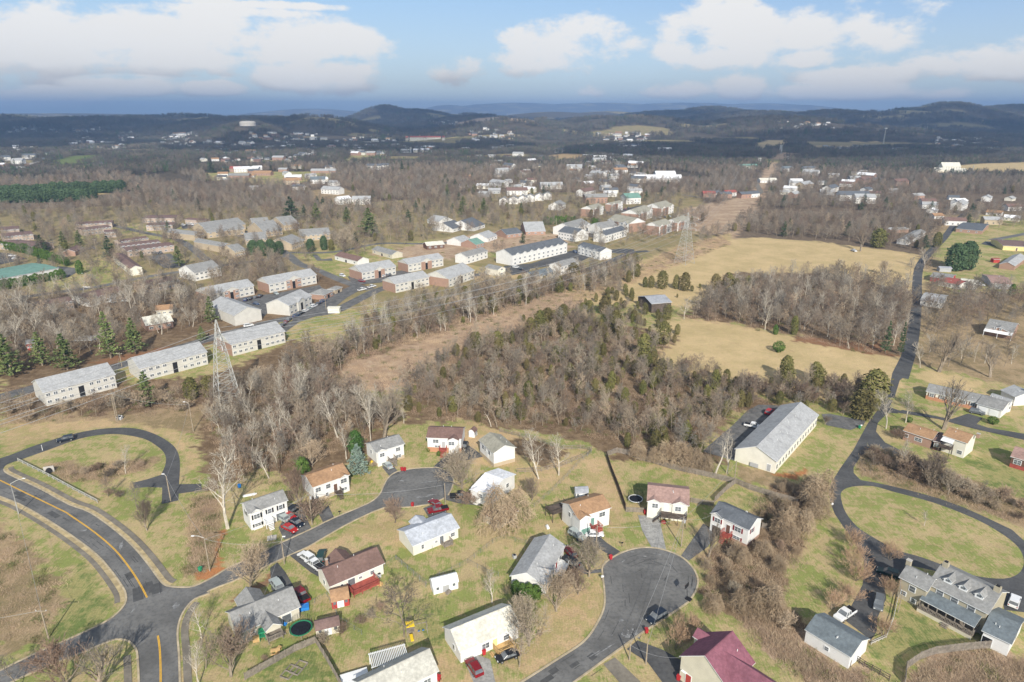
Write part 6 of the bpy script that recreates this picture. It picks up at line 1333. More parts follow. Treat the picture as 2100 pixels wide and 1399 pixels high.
boxy('play_set','B1',1550,1060,[('tower','wood',[(-.7,.7,-.7,.7,1.2,1.3),(-.7,-.6,-.7,-.6,0,2.6),(.6,.7,-.7,-.6,0,2.6),(-.7,-.6,.6,.7,0,2.6),(.6,.7,.6,.7,0,2.6)]),('canopy','plastic_yellow',[(-.8,.8,-.8,.8,2.603,2.8)]),('slide','plastic_yellow',[(-.3,.3,-2.6,-.71,.7,.85)]),('swing_beam','wood',[(.7,3.4,-.06,.06,2.3,2.42),(3.3,3.4,-.6,-.5,0,2.3),(3.3,3.4,.5,.6,0,2.3)]),('swing_seat','plastic_blue',[(1.5,1.9,-.1,.1,.5,.56),(2.4,2.8,-.1,.1,.5,.56)])],'yellow topped climbing frame at the foot of the bare tree','play set')
boxy('picnic_table','B1',580,1190,[('table_top','wood_new',[(-.9,.9,-.4,.4,.72,.78)]),('bench','wood_new',[(-.9,.9,-.95,-.65,.42,.48),(-.9,.9,.65,.95,.42,.48)]),('leg_frame','wood_new',[(-.7,-.6,-.9,.9,.36,.415),(.6,.7,-.9,.9,.36,.415),(-.7,-.6,-.35,-.25,0,.36),(.6,.7,.25,.35,0,.36)])],'golden timber picnic table above the double rail fence','picnic table')
boxy('picnic_table','B1',600,1175,[('table_top','wood_new',[(-.7,.7,-.35,.35,.62,.68)]),('leg_frame','wood_new',[(-.6,-.5,-.3,.3,0,.62),(.5,.6,-.3,.3,0,.62)])],'smaller golden bench beside the timber picnic table','bench',1.2)
for x, y, d in ((680,1330,'left'),(745,1300,'right')):
    boxy('raised_bed','B1',x,y,[('frame','wood',[(-1.6,1.6,-1.0,-.9,0,.3),(-1.6,1.6,.9,1.0,0,.3),(-1.6,-1.5,-.9,.9,0,.3),(1.5,1.6,-.9,.9,0,.3),(-.05,.05,-.9,.9,0,.3)])],'timber framed vegetable bed, %s of two behind the fence' % d,'raised bed',1.2)
boxy('planter','B1',553,365,[('rim','concrete',[(-1.1,1.1,-.9,.9,0,.28)]),('statue','concrete',[(-.15,.15,-.15,.15,.283,.9)])],'pale round flower bed with small ornament on the lawn','planter')
boxy('canoe','B1',390,60,[('hull','trim',[(-1.6,1.6,-.35,.35,.1,.45)]),('prow','trim',[(1.603,2.0,-.18,.18,.15,.42)])],'white upturned dinghy behind the two storey house','boat',.4)
boxy('inflatable_pool','B1',785,870,[('wall','plastic_blue',[(-1.0,1.0,-.8,-.65,0,.7),(-1.0,1.0,.65,.8,0,.7),(-1.0,-.85,-.65,.65,0,.7),(.85,1.0,-.65,.65,0,.7)]),('cover','plastic_blue',[(-.85,.85,-.65,.65,.5,.56)])],'bright blue covered tub beside the faded red pickup','tub')
boxy('inflatable_pool','B1',1150,1385,[('wall','plastic_blue',[(-2.4,2.4,-1.2,1.2,0,.9)]),('rim','trim',[(-2.5,2.5,-1.3,1.3,.903,.98)])],'blue pool at the west end of the cream roofed bottom house','pool',.4)
boxy('garden_furniture','M2',1000,1230,[('table','trim',[(-.6,.6,-.6,.6,.68,.74),(-.06,.06,-.06,.06,0,.68)]),('chair','trim',[(-1.3,-.9,-.2,.2,.4,.46),(.9,1.3,-.2,.2,.4,.46),(-1.3,-1.24,-.2,.2,.46,.9)])],'white garden table and chairs near the tangled willow','garden furniture')
# pergola of the bottom house
p = W('B1',1390,1210,2.4); r = empty('pergola', (p.x,p.y,0), R(21), 'white slatted pergola behind the cream roofed bottom house', 'pergola'); a = MB()
for i in range(22): a.box(-3.4+i*.32, -3.25+i*.32, -1.9, 1.9, 2.42, 2.5)
a.build('slats', 'trim', r); MB().box(-3.5,3.6,-1.8,-1.68,2.28,2.417).box(-3.5,3.6,1.68,1.8,2.28,2.417).build('beam','trim',r); [MB().box(x-.07,x+.07,y-.07,y+.07,0,2.28).build('post','trim',r) for x in (-3.3,3.4) for y in (-1.74,1.74)]
# culvert pipe on the teardrop island, basketball hoop by the turning circle
p = W('M0',405,1080); r = empty('culvert', p, .4, 'round concrete culvert mouth on the brushy island', 'culvert'); MB().box(-1.3,1.3,.2,.5,0,2.0).build('headwall','concrete',r); MB().tube((0,-.6,.9),(0,.19,.9),.75,n=16).build('pipe','black',r)
p = W('B3',735,800); r = empty('basketball_hoop', p, 2.4, 'portable basketball hoop at the edge of the southern turning circle', 'basketball hoop'); MB().tube((0,0,0),(.4,0,3.1),.06).build('post','black',r); MB().box(.38,.44,-.8,.8,2.7,3.7).build('backboard','black',r); MB().box(-.9,.3,-.5,.5,0,.25).build('base','black',r)
hoop = MB(); [hoop.tube((.75+.23*math.cos(i*.52),.23*math.sin(i*.52),3.05),(.75+.23*math.cos(i*.52+.52),.23*math.sin(i*.52+.52),3.05),.02,n=4) for i in range(12)]; hoop.build('rim','plastic_red',r)
p = W('M3',425,340) if False else None
boxy('sign','U0',712,530,[('panel','trim',[(-2.4,2.4,-.08,.08,.8,1.5)]),('post','wood',[(-2,-1.9,-.05,.05,0,.8),(1.9,2,-.05,.05,0,.8)])],'low white sign beside the straight road','sign',0)
boxy('concrete_pad','U0',715,935,[('slab','concrete',[(-5,5,-3.5,3.5,0,.15)]),('edge','trim',[(-5.1,5.1,-3.6,-3.503,0,.2)])],'pale concrete court among the pines','court',.1)
# ------------------------------------------------------------------ plants
def gen_bare(seed, H=12.0, clear=.28, n1=13, n2=6, n3=6, spread=.75, rise=.55, fan=False, rad=.20, tw=.035, stems=1, ntw=3, wfac=1.0):
    rn = random.Random(seed); T = MB(); C = MB()
    def rib(a, b, w):
        d = b-a; s_ = d.cross(Vector((rn.uniform(-1,1), rn.uniform(-1,1), rn.uniform(-1,1)))); 
        if s_.length < 1e-4: return
        s_.normalize(); s_ *= w; C.add([a-s_, a+s_, b], [(0,1,2)])
    def grow(p, d, L, r, lvl):
        segs = 4 if lvl < 2 else 3; q = p; dd = d.copy(); pts = [q]
        for i in range(segs):
            dd = (dd+Vector((rn.gauss(0,.13), rn.gauss(0,.13), rn.gauss(0,.07)+.10*(lvl > 0)))).normalized(); q2 = q+dd*L/segs
            r0, r1 = r*(1-.8*i/segs), r*(1-.8*(i+1)/segs)
            if lvl < 2: T.tube(q, q2, r0, r1, n=5 if lvl == 0 else 4, cap=False)
            else: rib(q, q2, r0*1.3)
            q = q2; pts.append(q)
        n = (n1, n2, n3, ntw)[lvl]
        for k in range(n):
            u = (clear+(1-clear)*(k+rn.random())/n) if lvl == 0 else .2+.8*(k+rn.random())/n
            u = min(.99, u); i = min(segs-1, int(u*segs)); a = pts[i].lerp(pts[i+1], u*segs-i); ax_ = (pts[i+1]-pts[i]).normalized()
            ph = rn.uniform(0, 2*math.pi) if lvl else k*2.4+rn.uniform(-.4,.4)
            side = ax_.orthogonal().normalized(); side = Matrix.Rotation(ph, 3, ax_) @ side
            ang = rn.uniform(.7, 1.2)*spread; nd = (ax_*math.cos(ang)+side*math.sin(ang)); nd.z += rise*(.3 if lvl else .2); nd.normalize()
            if lvl == 0: l_ = H*(.42 if fan else .30)*(1.15-.75*(u-clear)/(1-clear))*rn.uniform(.75,1.15)*wfac
            else: l_ = L*rn.uniform(.38,.62)*(1.1-.4*u)
            if lvl < 2: grow(a, nd, l_, max(r*(.42 if lvl == 0 else .5)*(1.1-.5*u), tw), lvl+1)
            else:
                b = a+nd*l_; rib(a, b, tw)
                for _ in range(ntw):
                    v = rn.uniform(.15,.95); a2 = a.lerp(b, v); nd2 = (nd+Vector((rn.gauss(0,.5), rn.gauss(0,.5), rn.gauss(.1,.4)))).normalized(); rib(a2, a2+nd2*l_*rn.uniform(.35,.6), tw*.8)
    for s_ in range(stems):
        ph = 2*math.pi*s_/stems; lean = 0 if stems == 1 else rn.uniform(.25,.6)
        grow(Vector((0,0,-.1)), Vector((math.cos(ph)*lean, math.sin(ph)*lean, 1)).normalized(), H*(.62 if fan else .95)*(1 if stems == 1 else rn.uniform(.6,.8)), rad*H/12/(1 if stems == 1 else stems**.5), 0)
    return T, C
def clumpy(seed, kind, H=8.0, Rw=2.2, n=1500, leaf=.28):
    rn = random.Random(seed); T = MB(); C = MB(); T.tube((0,0,-.1),(0,0,H*.9), H*.022, H*.004, n=6, cap=False)
    def leafq(p, nrm, s_):
        u = nrm.orthogonal().normalized(); u = Matrix.Rotation(rn.uniform(0,6.28), 3, nrm) @ u; v = nrm.cross(u); C.add([p-u*s_*.5, p+v*s_*.35, p+u*s_*.7, p-v*s_*.35], [(0,1,2,3)])
    if kind == 'cedar':
        lob = [(rn.uniform(0,6.28), rn.uniform(.05,.9), rn.uniform(.75,1.2)) for _ in range(26)]
        for _ in range(n):
            u = rn.random()**.85; th = rn.uniform(0,6.28); prof = (math.sin(math.pi*min(1,(u*.86+.14)))**.55 if u < .5 else (1-((u-.5)/.52)**2.2)**.8)
            b = .78
            for (a, w_, s_) in lob:
                dd = abs((th-a+math.pi) % (2*math.pi)-math.pi); b = max(b, s_*math.exp(-(dd/.42)**2-((u-w_)/.13)**2))
            rr_ = Rw*prof*b*rn.uniform(.62,1.0)**.5; p = Vector((rr_*math.cos(th), rr_*math.sin(th), H*(.03+.97*u)+rn.gauss(0,.12)))
            nr = Vector((math.cos(th)+rn.gauss(0,.6), math.sin(th)+rn.gauss(0,.6), .5+rn.gauss(0,.6))).normalized(); leafq(p+Vector((rn.gauss(0,.10),rn.gauss(0,.10),0))*Rw, nr, leaf*rn.uniform(.5,1.6))
    elif kind == 'pine':
        nl = 12
        for i in range(nl):
            u = .12+.86*i/(nl-1); z = H*u; R0 = Rw*(1-u)**.75*1.08+.25; nb = 7 if i < 9 else 5
            for j in range(nb):
                if rn.random() < .1: continue
                th = 2*math.pi*(j+.5*(i % 2))/nb+rn.uniform(-.3,.3); L_ = R0*rn.uniform(.7,1.12); d = Vector((math.cos(th), math.sin(th), rn.uniform(-.05,.28))).normalized(); a = Vector((0,0,z)); T.tube(a, a+d*L_*.9, H*.005, H*.002, n=3, cap=False)
                for k in range(max(6, int(n/(nl*7)))):
                    v = rn.random()**.6; w_ = .26*L_*(1-.5*v); p = a+d*L_*v+Vector((rn.gauss(0,w_*.5), rn.gauss(0,w_*.5), rn.gauss(0.05,.16))); nr = Vector((rn.gauss(0,.5), rn.gauss(0,.5), 1)).normalized(); leafq(p, nr, leaf*rn.uniform(.7,1.6))
    elif kind == 'ball':
        for _ in range(n):
            v = Vector((rn.gauss(0,1), rn.gauss(0,1), rn.gauss(0,1))).normalized()*rn.uniform(.75,1.04); p = Vector((v.x*Rw, v.y*Rw, H*.5+v.z*H*.5)); nr = (v+Vector((rn.gauss(0,.5), rn.gauss(0,.5), rn.gauss(0,.5)))).normalized(); leafq(p, nr, leaf*rn.uniform(.6,1.4))
    return T, C
def droopy(seed, H=8, Rw=4.5, n=1500, hang=True):
    """tangled mass of hanging vines"""
    rn = random.Random(seed); T = MB(); C = MB()
    for s_ in range(4): a = Vector((rn.uniform(-1,1), rn.uniform(-1,1), -.1)); b = Vector((rn.uniform(-2,2), rn.uniform(-2,2), H*rn.uniform(.7,.95))); T.tube(a, b, .16, .05, n=4, cap=False)
    hp = [(rn.uniform(-Rw*.55,Rw*.55), rn.uniform(-Rw*.55,Rw*.55), rn.uniform(.55,1)*H, rn.uniform(.35,.6)*Rw) for _ in range(6)]
    for _ in range(n):
        (cx_, cy_, cz, r_) = rn.choice(hp); th = rn.uniform(0,6.28); q = rn.random()**.5*r_; u = q/r_; z = cz*(1-.75*u*u)+rn.gauss(0,.2); p = Vector((cx_+q*math.cos(th), cy_+q*math.sin(th), max(.1, z)))
        d = Vector((math.cos(th)*.4+rn.gauss(0,.6), math.sin(th)*.4+rn.gauss(0,.6), -.8*u-.1+rn.gauss(0,.7))).normalized(); L_ = rn.uniform(.5,1.6); w_ = rn.uniform(.015,.042)
        s_ = d.cross(Vector((rn.gauss(0,1), rn.gauss(0,1), rn.gauss(0,1)))).normalized()*w_; m_ = p+d*L_*.5+Vector((rn.gauss(0,.12), rn.gauss(0,.12), .12)); e = p+d*L_; C.add([p-s_, p+s_, m_+s_, m_-s_, e], [(0,1,2,3),(3,2,4)])
    return T, C
LIB = {}
def lib(key, TC, tm, cm):
    T, C = TC; a = bpy.data.meshes.new('trunk'); a.from_pydata(T.v, [], T.f); a.materials.append(M[tm]); b = bpy.data.meshes.new('crown'); b.from_pydata(C.v, [], C.f); b.materials.append(M[cm])
    j = bpy.data.meshes.new('merged_'+key); o = len(T.v); j.from_pydata(T.v+C.v, [], T.f+[tuple(i+o for i in f) for f in C.f]); j.materials.append(M[tm]); j.materials.append(M[cm]); j.polygons.foreach_set('material_index', [0]*len(T.f)+[1]*len(C.f))
    H = max(v[2] for v in T.v+C.v); LIB[key] = (a, b, j, H)
for i in range(4): lib('wood%d' % i, gen_bare(20+i, 11, .22, 15, 7, 6, .95, .35, rad=.15, tw=.035, ntw=2, wfac=1.15), 'bark', 'twig')
for i in range(2): lib('woodd%d' % i, gen_bare(30+i, 10, .12, 16, 7, 6, 1.0, .3, rad=.14, tw=.035, ntw=2, wfac=1.2), 'bark', 'twigd')
for i in range(2): lib('woodb%d' % i, gen_bare(34+i, 11, .25, 14, 7, 6, .85, .4, rad=.14, tw=.032, ntw=2, wfac=1.1), 'bark', 'twigb')
for i in range(3): lib('pale%d' % i, gen_bare(40+i, 13, .25, 14, 7, 6, .75, .45, rad=.22, tw=.028, wfac=1.2), 'barkp', 'twigp')
for i in range(3): lib('fan%d' % i, gen_bare(50+i, 8, .08, 26, 9, 8, .78, .7, True, rad=.24, tw=.02, ntw=3), 'bark', 'twigb')
lib('fand', gen_bare(60, 8, .08, 24, 8, 8, .7, .7, True, rad=.24, tw=.02, ntw=3), 'bark', 'twigd')
lib('limbs', gen_bare(61, 12, .12, 14, 6, 5, .55, .6, True, rad=.42, tw=.03, ntw=3), 'bark', 'twig')
for i in range(2): lib('myrtle%d' % i, gen_bare(70+i, 4, .08, 12, 6, 5, .6, .8, True, rad=.15, tw=.011, stems=4, ntw=2), 'bark', 'twigr')
for i in range(3): lib('shrub%d' % i, gen_bare(80+i, 3.2, .08, 9, 6, 5, .8, .5, True, rad=.16, tw=.02, stems=4, ntw=2), 'bark', ('twigd','twigb','brush')[i])
for i in range(3): lib('vine%d' % i, droopy(90+i, 7.5, 4.5, 3400), 'bark', 'vine')
lib('willow', droopy(95, 9, 6.5, 4600), 'bark', 'vine')
for i in range(3): lib('cedar%d' % i, clumpy(100+i, 'cedar', 8, 2.0+.25*i, 1500, .38), 'bark', 'cedar')
for i in range(2): lib('pine%d' % i, clumpy(110+i, 'pine', 14, 4.2, 2300, .55), 'bark', 'pine')
lib('pined', clumpy(115, 'pine', 14, 4.4, 2600, .55), 'bark', 'pined'); lib('spruce', clumpy(120, 'pine', 9, 3.2, 3200, .36), 'bark', 'spruce'); lib('holly', clumpy(125, 'cedar', 7, 2.4, 2200, .34), 'bark', 'holly')
lib('cypress', clumpy(130, 'cedar', 12, 4.6, 3200, .6), 'bark', 'pined'); lib('ball', clumpy(140, 'ball', 2.2, 1.15, 700, .22), 'bark', 'hedge'); lib('arbor', clumpy(141, 'cedar', 5, 1.5, 1100, .34), 'bark', 'hedge'); lib('arbof', clumpy(143, 'cedar', 5, 1.5, 900, .36), 'bark', 'pined'); lib('snag', gen_bare(150, 7, .5, 5, 1, 1, .8, .3, rad=.32, tw=.04, ntw=1), 'barkp', 'twigp')
KINDN = {'wood':('bare_tree','bare tree'),'pale':('bare_tree','bare tree'),'fan0':('bare_tree','bare tree'),'fan1':('bare_tree','bare tree'),'fan2':('bare_tree','bare tree'),'fand':('bare_tree','bare tree'),'limb':('bare_tree','bare tree'),'myrt':('bare_shrub','shrub'),'shru':('bare_shrub','shrub'),'vine':('vine_thicket','thicket'),'will':('bare_tree','bare tree'),
         'ceda':('cedar_tree','cedar'),'pine':('pine_tree','pine'),'spru':('spruce_tree','spruce'),'holl':('holly_tree','holly'),'cypr':('cypress_tree','cypress'),'ball':('round_bush','bush'),'arbo':('evergreen_shrub','evergreen'),'snag':('dead_tree','dead tree')}
USEDT = []
def plant(key, p, h, label, group=None, w=1.0, rz=None):
    a, b, j, H = LIB[key]; nm, cat = KINDN[key[:4]]; s_ = h/H; r = empty(nm, p, random.uniform(0,6.28) if rz is None else rz, label, cat, group); r.scale = (s_*w, s_*w, s_)
    for n_, me in (('trunk', a), ('crown', b)): o = bpy.data.objects.new(n_, me); COL.objects.link(o); o.parent = r
    USEDT.append((p[0], p[1])); return r
def pt(key, t, x, y, top, label, w=1.0, group=None, hmax=26): p, h = height_to(t, x, y, top); return plant(key, p, min(h, hmax), label, group, w)
for a in [
 ('fan0','B1',400,715,385,'grey fan shaped bare tree on the corner of the side street'),
 ('wood0','B1',1503,1075,620,'tall bare tree rising from the yellow climbing frame',1.15),
 ('fan1','B2',1195,890,605,'bare fan tree between the round evergreens and the turning circle',1.1),
 ('fan2','B2',1430,640,355,'densest pinkish grey fan tree on the west kerb of the turning circle',1.1),
 ('fand','B2',1350,770,560,'small dark bare tree beside the slate roofed house'),
 ('pale1','B2',732,830,600,'small pale bare tree behind the cream metal roof'),
 ('wood2','B2',930,1290,960,'thin bare tree in front of the cream metal roofed house'),
 ('fan0','B2',1000,1140,790,'broad bare tree right of the cream metal roofed house',1.0),
 ('fan1','M2',590,1005,650,'grey fan tree on the east kerb of the northern turning circle',1.15),
 ('pale0','M2',1218,928,560,'left pale bare tree inside the low rail fence',1.1),('pale2','M2',1382,898,560,'right pale bare tree inside the low rail fence',1.1),
 ('fand','M2',1165,1110,905,'oval grey bare tree right of the white metal roof',.9),
 ('willow','M2',870,1340,960,'huge tangled brown willow like tree over the brown shed',1.0),
 ('shrub0','M2',660,1130,1000,'brown bush beside the black truck',1.4),
 ('pale1','M1',270,1335,680,'big whitish sycamore left of the white two storey house',1.15),
 ('fand','M1',1640,1285,1070,'round dark bare tree on the side street lawn',1.2),
 ('fand','M1',860,1180,820,'dark upright bare tree hiding the left end of the tan roof',.7),('shrub0','M1',960,1270,1060,'dark bush over the short cracked driveway',1.1),
 ('pale2','M1',1240,765,460,'pale bare tree left of the dark green holly',.8),('limbs','M1',1552,585,170,'large grey branching tree behind the northern houses',1.0),('pale0','M1',1170,590,215,'pale grey bare tree in the wood above the tan roof',.9),
 ('pale1','M1',1440,615,230,'slender tree beside the large grey branching tree',.6),('pale0','M1',715,700,380,'whitish bare tree in the middle of the pylon wood',.9),('pale2','M1',735,385,40,'whitish bare tree on the upper edge of the pylon wood',.8),('pale1','M1',510,590,390,'leaning pale bare tree right of the pylon',.7),
 ('pale2','M1',240,500,210,'pale bare tree standing against the pylon base',.9),('fan1','M1',960,830,600,'grey fan tree above the bright green pine'),
 ('fand','B0',480,1430,1090,'dark bare tree at the bottom edge left of the main road',1.2),('limbs','B0',720,1440,1070,'grey bare tree spreading over the road corner at the bottom',1.2),('wood3','B0',150,1440,1200,'bare tree in the bottom left corner',1.2),
 ('fand','B1',260,1360,1000,'dark bare tree against the dark grey roofed house',1.1),('pale1','B1',30,1420,1120,'thin whitish tree at the bottom by the pavement'),('pale2','B0',1450,1090,830,'small whitish tree at the curve of the pavement'),('wood1','B0',1480,1300,1000,'bare tree between pavement and the dark grey roofed house'),
 ('fand','B0',1058,310,90,'dark small tree on the lawn above the main road',.9),('wood2','M0',1125,1385,1150,'bare tree on the rusty leaf patch of the island'),('wood3','M0',885,1275,1080,'bare tree at the middle of the brushy island',.9),('pale0','M0',1030,1085,860,'thin bare tree in the upper island brush',.7),
 ('limbs','B3',885,505,240,'bare tree over the steep driveway of the charcoal roofed house',.8),('myrtle0','B3',650,1165,960,'left small bare tree in a brick ring by the maroon roof'),('myrtle1','B3',740,1080,880,'right small bare tree in a brick ring by the maroon roof'),
 ('pale1','B4',1122,275,160,'lone thin sapling on the oval lawn'),
 ('myrtle0','B4',600,420,270,'reddish bare bush, northernmost along the lawn edge',1.1),('myrtle1','B4',625,560,390,'reddish bare bush, second from the north along the lawn edge',1.1),('myrtle0','B4',630,670,500,'reddish bare bush, third from the north along the lawn edge',1.2),('myrtle1','B4',580,830,670,'reddish bare bush, fourth from the north along the lawn edge',1.2),('myrtle0','B4',455,880,730,'reddish bare bush nearest the white garage',1.1),
 ('myrtle1','B4',875,520,370,'reddish bare bush at the tip of the oval lawn',1.1),('myrtle0','B4',880,790,640,'bare bush in front of the stone side wing',1.0),('myrtle1','B4',830,1070,910,'bare bush on the kerb of the cracked lot',1.1),('shrub1','B4',110,990,890,'round dry bush at the corner of the shadowed lawn',1.3),
 ('pale0','X5',215,810,330,'large pale bare tree at the lane junction',1.0),('pale2','X5',450,740,340,'pale forked tree beside the lane junction',.9),('limbs','X5',905,820,190,'many limbed dark tree between the two tan roofs',1.0),('pale1','X5',410,1290,930,'slender pale tree over the gravel drive',.8),
 ('fand','M4',1320,985,700,'grey bare tree in the hedge line south of the tan roofs',1.1),('fan0','M4',1475,1060,850,'pale bare bush tree in the hedge line by the lawn',1.0),('shrub0','M4',1060,600,500,'white barked shrub at the west end of the brick ranch',1.2),
 ('limbs','U4',1400,1212,830,'big forked bare tree on the rusty slope',1.0),('limbs','U4',1820,1255,950,'forked bare tree at the right of the rusty slope',.9),('pale1','U4',1690,1130,960,'thin bare sapling between the forked trees',.5),
 ('limbs','U4',758,222,10,'tall bare tree at the edge of the long field by the old pickup',.9),('pale0','U4',1290,365,190,'pale bare tree beside the giant cypress',1.0),('fan1','U4',955,415,290,'low spreading bare tree on the field corner',1.0),('pale2','U3',1460,800,500,'pale trunked tree in the middle wood',.7),
 ('snag','M2',828,500,370,'broken white dead trunk at the wood edge'),('snag','U4',665,1020,905,'broken pale trunk at the wood edge by the lane'),('snag','M3',1060,900,620,'vine wrapped dead trunk at the corner of the long building car park'),('pale1','M3',1160,880,540,'leaning bare tree at the corner of the long building'),
 ('holly','M1',1320,725,525,'dark green holly behind the blue spruce',1.0),('spruce','M1',1340,895,640,'blue spruce between two white houses',1.05),('arbor','M1',890,905,740,'bright green pine behind the tan roof',1.2),
 ('pined','U0',905,285,95,'dark blue green pine at the corner of the terrace lawn'),('pine0','U0',530,215,55,'left one of the twin pines over the parked cars'),('pine1','U0',665,220,48,'right one of the twin pines over the parked cars'),('pine0','U0',1470,345,175,'round yellow green pine in the terrace car park',1.1),('arbor','U0',660,410,290,'single bushy evergreen on the bank of the straight road',1.0),
 ('arbor','U0',1165,275,218,'small dark evergreen before the red panelled terrace'),('pined','U0',350,225,85,'bluish pine over the western hedge',1.4),
 ('pine0','U0',80,1240,900,'broad yellow green pine at the left edge',1.3),('pine1','U0',350,1160,880,'faded pine between playhouse and bright pine',1.0),('pine1','U0',555,1195,895,'bright yellow green pine above the back apartment block',1.15),('pine0','U0',910,1100,715,'tall dark topped pine left of the pale wooden poles',.8),('pine1','U0',1115,1060,765,'full green pine right of the tall dark topped one',.95),
 ('pine0','U0',1740,815,590,'pine against the blank white gable end',.9),('pine1','U0',1660,955,835,'low bright pine left of the lattice pylon',1.2),('pine0','M0',1215,525,245,'big pine below the back apartment block with pale ridged roof',1.1),
 ('cedar0','M0',1575,475,290,'left round cedar left of the pylon',1.4),('cedar1','M0',1720,455,280,'right round cedar left of the pylon',1.4),
 ('cypress','U1',480,250,125,'westernmost of the dark cypress clump',1.1),('cypress','U1',550,260,125,'second of the dark cypress clump',1.1),('cypress','U1',625,262,120,'third of the dark cypress clump',1.1),('cypress','U1',695,245,135,'easternmost of the dark cypress clump',1.1),
 ('cypress','U1',950,225,115,'left of the two dark cypresses before the tan brick apartments',1.0),('cypress','U1',1060,212,90,'right of the two dark cypresses before the tan brick apartments',.8),('pined','U1',1315,180,70,'dark pine by the bare fan trees near the brown roofed ranch',1.2),('fan0','U1',1220,225,20,'large grey fan tree between the dark cypresses and the brown roofed ranch',1.2),
 ('pined','T1',790,1095,890,'dark pine left of the centre pines',1.3),('pine0','T1',1000,1115,945,'yellow green pine, first of the centre pines',1.2),('pine1','T1',1250,1115,975,'yellow green pine, second of the centre pines',1.2),('pine1','T1',1430,1220,985,'biggest yellow green pine beside the street',1.4),
 ('pine0','T2',600,1060,890,'tall green tree behind the bungalows',1.1),('pine1','T2',770,1050,905,'yellow green tree behind the bungalows',1.1),('pine0','T2',470,890,790,'green pine deep in the leafless wood',1.0),('pined','T2',1090,1280,1180,'dark evergreen on the lawn by the brick houses',.9),
 ('pined','T1',140,700,600,'dark round pine in the left suburb',1.5),('pined','T1',1700,715,600,'dark fir beside the leafless wood',.9),('pined','T3',1260,545,515,'dark dot of a fir in the far wood'),
 ('cypress','U4',1530,378,150,'giant dark spreading evergreen beside the lane',1.1),('cypress','U4',1620,370,130,'second trunk of dark evergreen right of the giant one',.95),('cedar0','U4',1380,190,60,'dark cedar at the lane side',1.3),('arbor','X6',1710,740,590,'golden green bush on the right',1.0),('cedar1','U4',900,190,30,'ivy clad dark tree north of the field',1.6),
 ('cedar2','M3',915,205,70,'yellow green cedar at the south edge of the pasture wood'),('cedar0','M3',1060,215,25,'taller cedar at the south edge of the pasture wood'),('cedar1','M3',1270,335,200,'bright green bush left of the long building'),('cedar2','M3',325,310,175,'olive cedar deep in the central wood'),('cedar0','M3',1650,170,-20,'large olive cedar north of the long building',1.3),('cedar1','M3',1900,170,0,'olive cedar at the pasture corner',1.3),
 ('cedar0','M4',850,330,25,'big dark green cedar at the lane junction',1.6),('cedar1','M4',760,430,200,'dark cedar below the big one at the lane junction',1.6),
 ('ball','X5',1485,755,665,'clipped round dark bush on the driveway island',1.2),('ball','X5',490,735,670,'yellow bush behind the brick ranch',1.0),('ball','M2',315,705,675,'small round bush at the brick base',.9),('ball','M3',1460,0,-30,'bush',.5) if False else ('ball','M2',400,740,700,'second small bush near the red porch',.9),
 ('fand','M4',465,485,405,'round brown bush at the east corner of the long building',1.3),
 ('cedar0','U4',1710-1500+10,1045-155,750,'olive cedar between the wood and lower pasture',.9) if False else ('cedar0','U3',1710,905,745,'olive cedar at the foot of the middle wood',.9),
 ('ball','U3',1585,1048,958,'lone round cedar on the lower pasture',1.0),('arbor','U3',1560,905,820,'bright green fallen pine at the wood foot',1.0),
 ('pined','U4',960,1060,790,'ivy wrapped tree near the lane',.5),('pined','U4',1080,1070,800,'tall ivy wrapped trunk beside the lane',.4),
]: pt(*a[:6], w=(a[6] if len(a) > 6 else 1.0))
for i, (x, y, tp) in enumerate([(490,517,430),(540,520,420),(630,528,375),(745,530,410),(815,545,390),(875,550,500),(940,525,485),(1065,555,402),(1165,558,390),(1235,560,440),(1330,520,420),(1400,500,440),(755,602,568)]):
    pt('cedar%d' % (i % 3), 'U3', x, y, tp, 'cedar in the row along the upper pasture, %s from the left' % (row_n+['ninth','tenth','eleventh','twelfth','last'])[i], w=1.15, group='cedars of the pasture row')
for i, (x, y, tp) in enumerate([(670,780,650),(640,980,790),(755,905,815),(480,1100,890),(620,1240,1095),(840,1275,1205),(1080,1275,1165),(920,1290,1240),(1640,1280,1070),(1880,1290,1125),(30,700,620),(180,700,575),(250,880,700),(400,790,700),(490,740,640)]):
    pt('cedar%d' % ((i+1) % 3), 'U3', x, y, tp, 'olive green cedar edging the middle pastures', w=1.2, group='cedars edging the middle pastures')
for i, (x, y, tp) in enumerate([(1150,925,760),(1230,865,700),(1290,835,680),(1340,820,700),(1420,815,652),(1580,740,640),(1640,720,620),(1760,740,580),(1850,760,640),(880,1050,870),(800,1000,900),(690,1010,880),(545,1080,975),(430,1120,1065),(940,980,880),(1000,960,870),(1150,860,760),(1430,960,880),(270,890,815),(200,930,890),(400,820,730),(600,810,755),(820,735,705),(1130,650,595),(1210,605,565),(1390,560,440),(1500,470,310),(1950,330,235),(2010,310,230)]):
    pt('cedar%d' % (i % 3), 'U2', x, y, tp, 'olive green cedar along the brushy corridor', w=1.3, group='cedars along the corridor')
def hedge_row(t, a, b, n, h, key, label, group, w=1.0):
    for i in range(n):
        u = i/(n-1); p = W(t, a[0]+(b[0]-a[0])*u, a[1]+(b[1]-a[1])*u); plant(key, p, h*random.uniform(.88,1.12), label, group, w)
hedge_row('X7',(-20,345),(280,400),10,7,'arbor','tall dark green evergreen screening the commercial car park','evergreen screen north of the commercial building',1.3)
hedge_row('X7',(300,410),(690,525),13,7,'arbor','dark green evergreen in the hedge leading to the grass bank','evergreen hedge leading to the bank',1.2)
hedge_row('X7',(20,775),(640,655),13,6,'arbor','round dark evergreen along the white wall of the green roofed building','evergreens along the white wall',1.5)
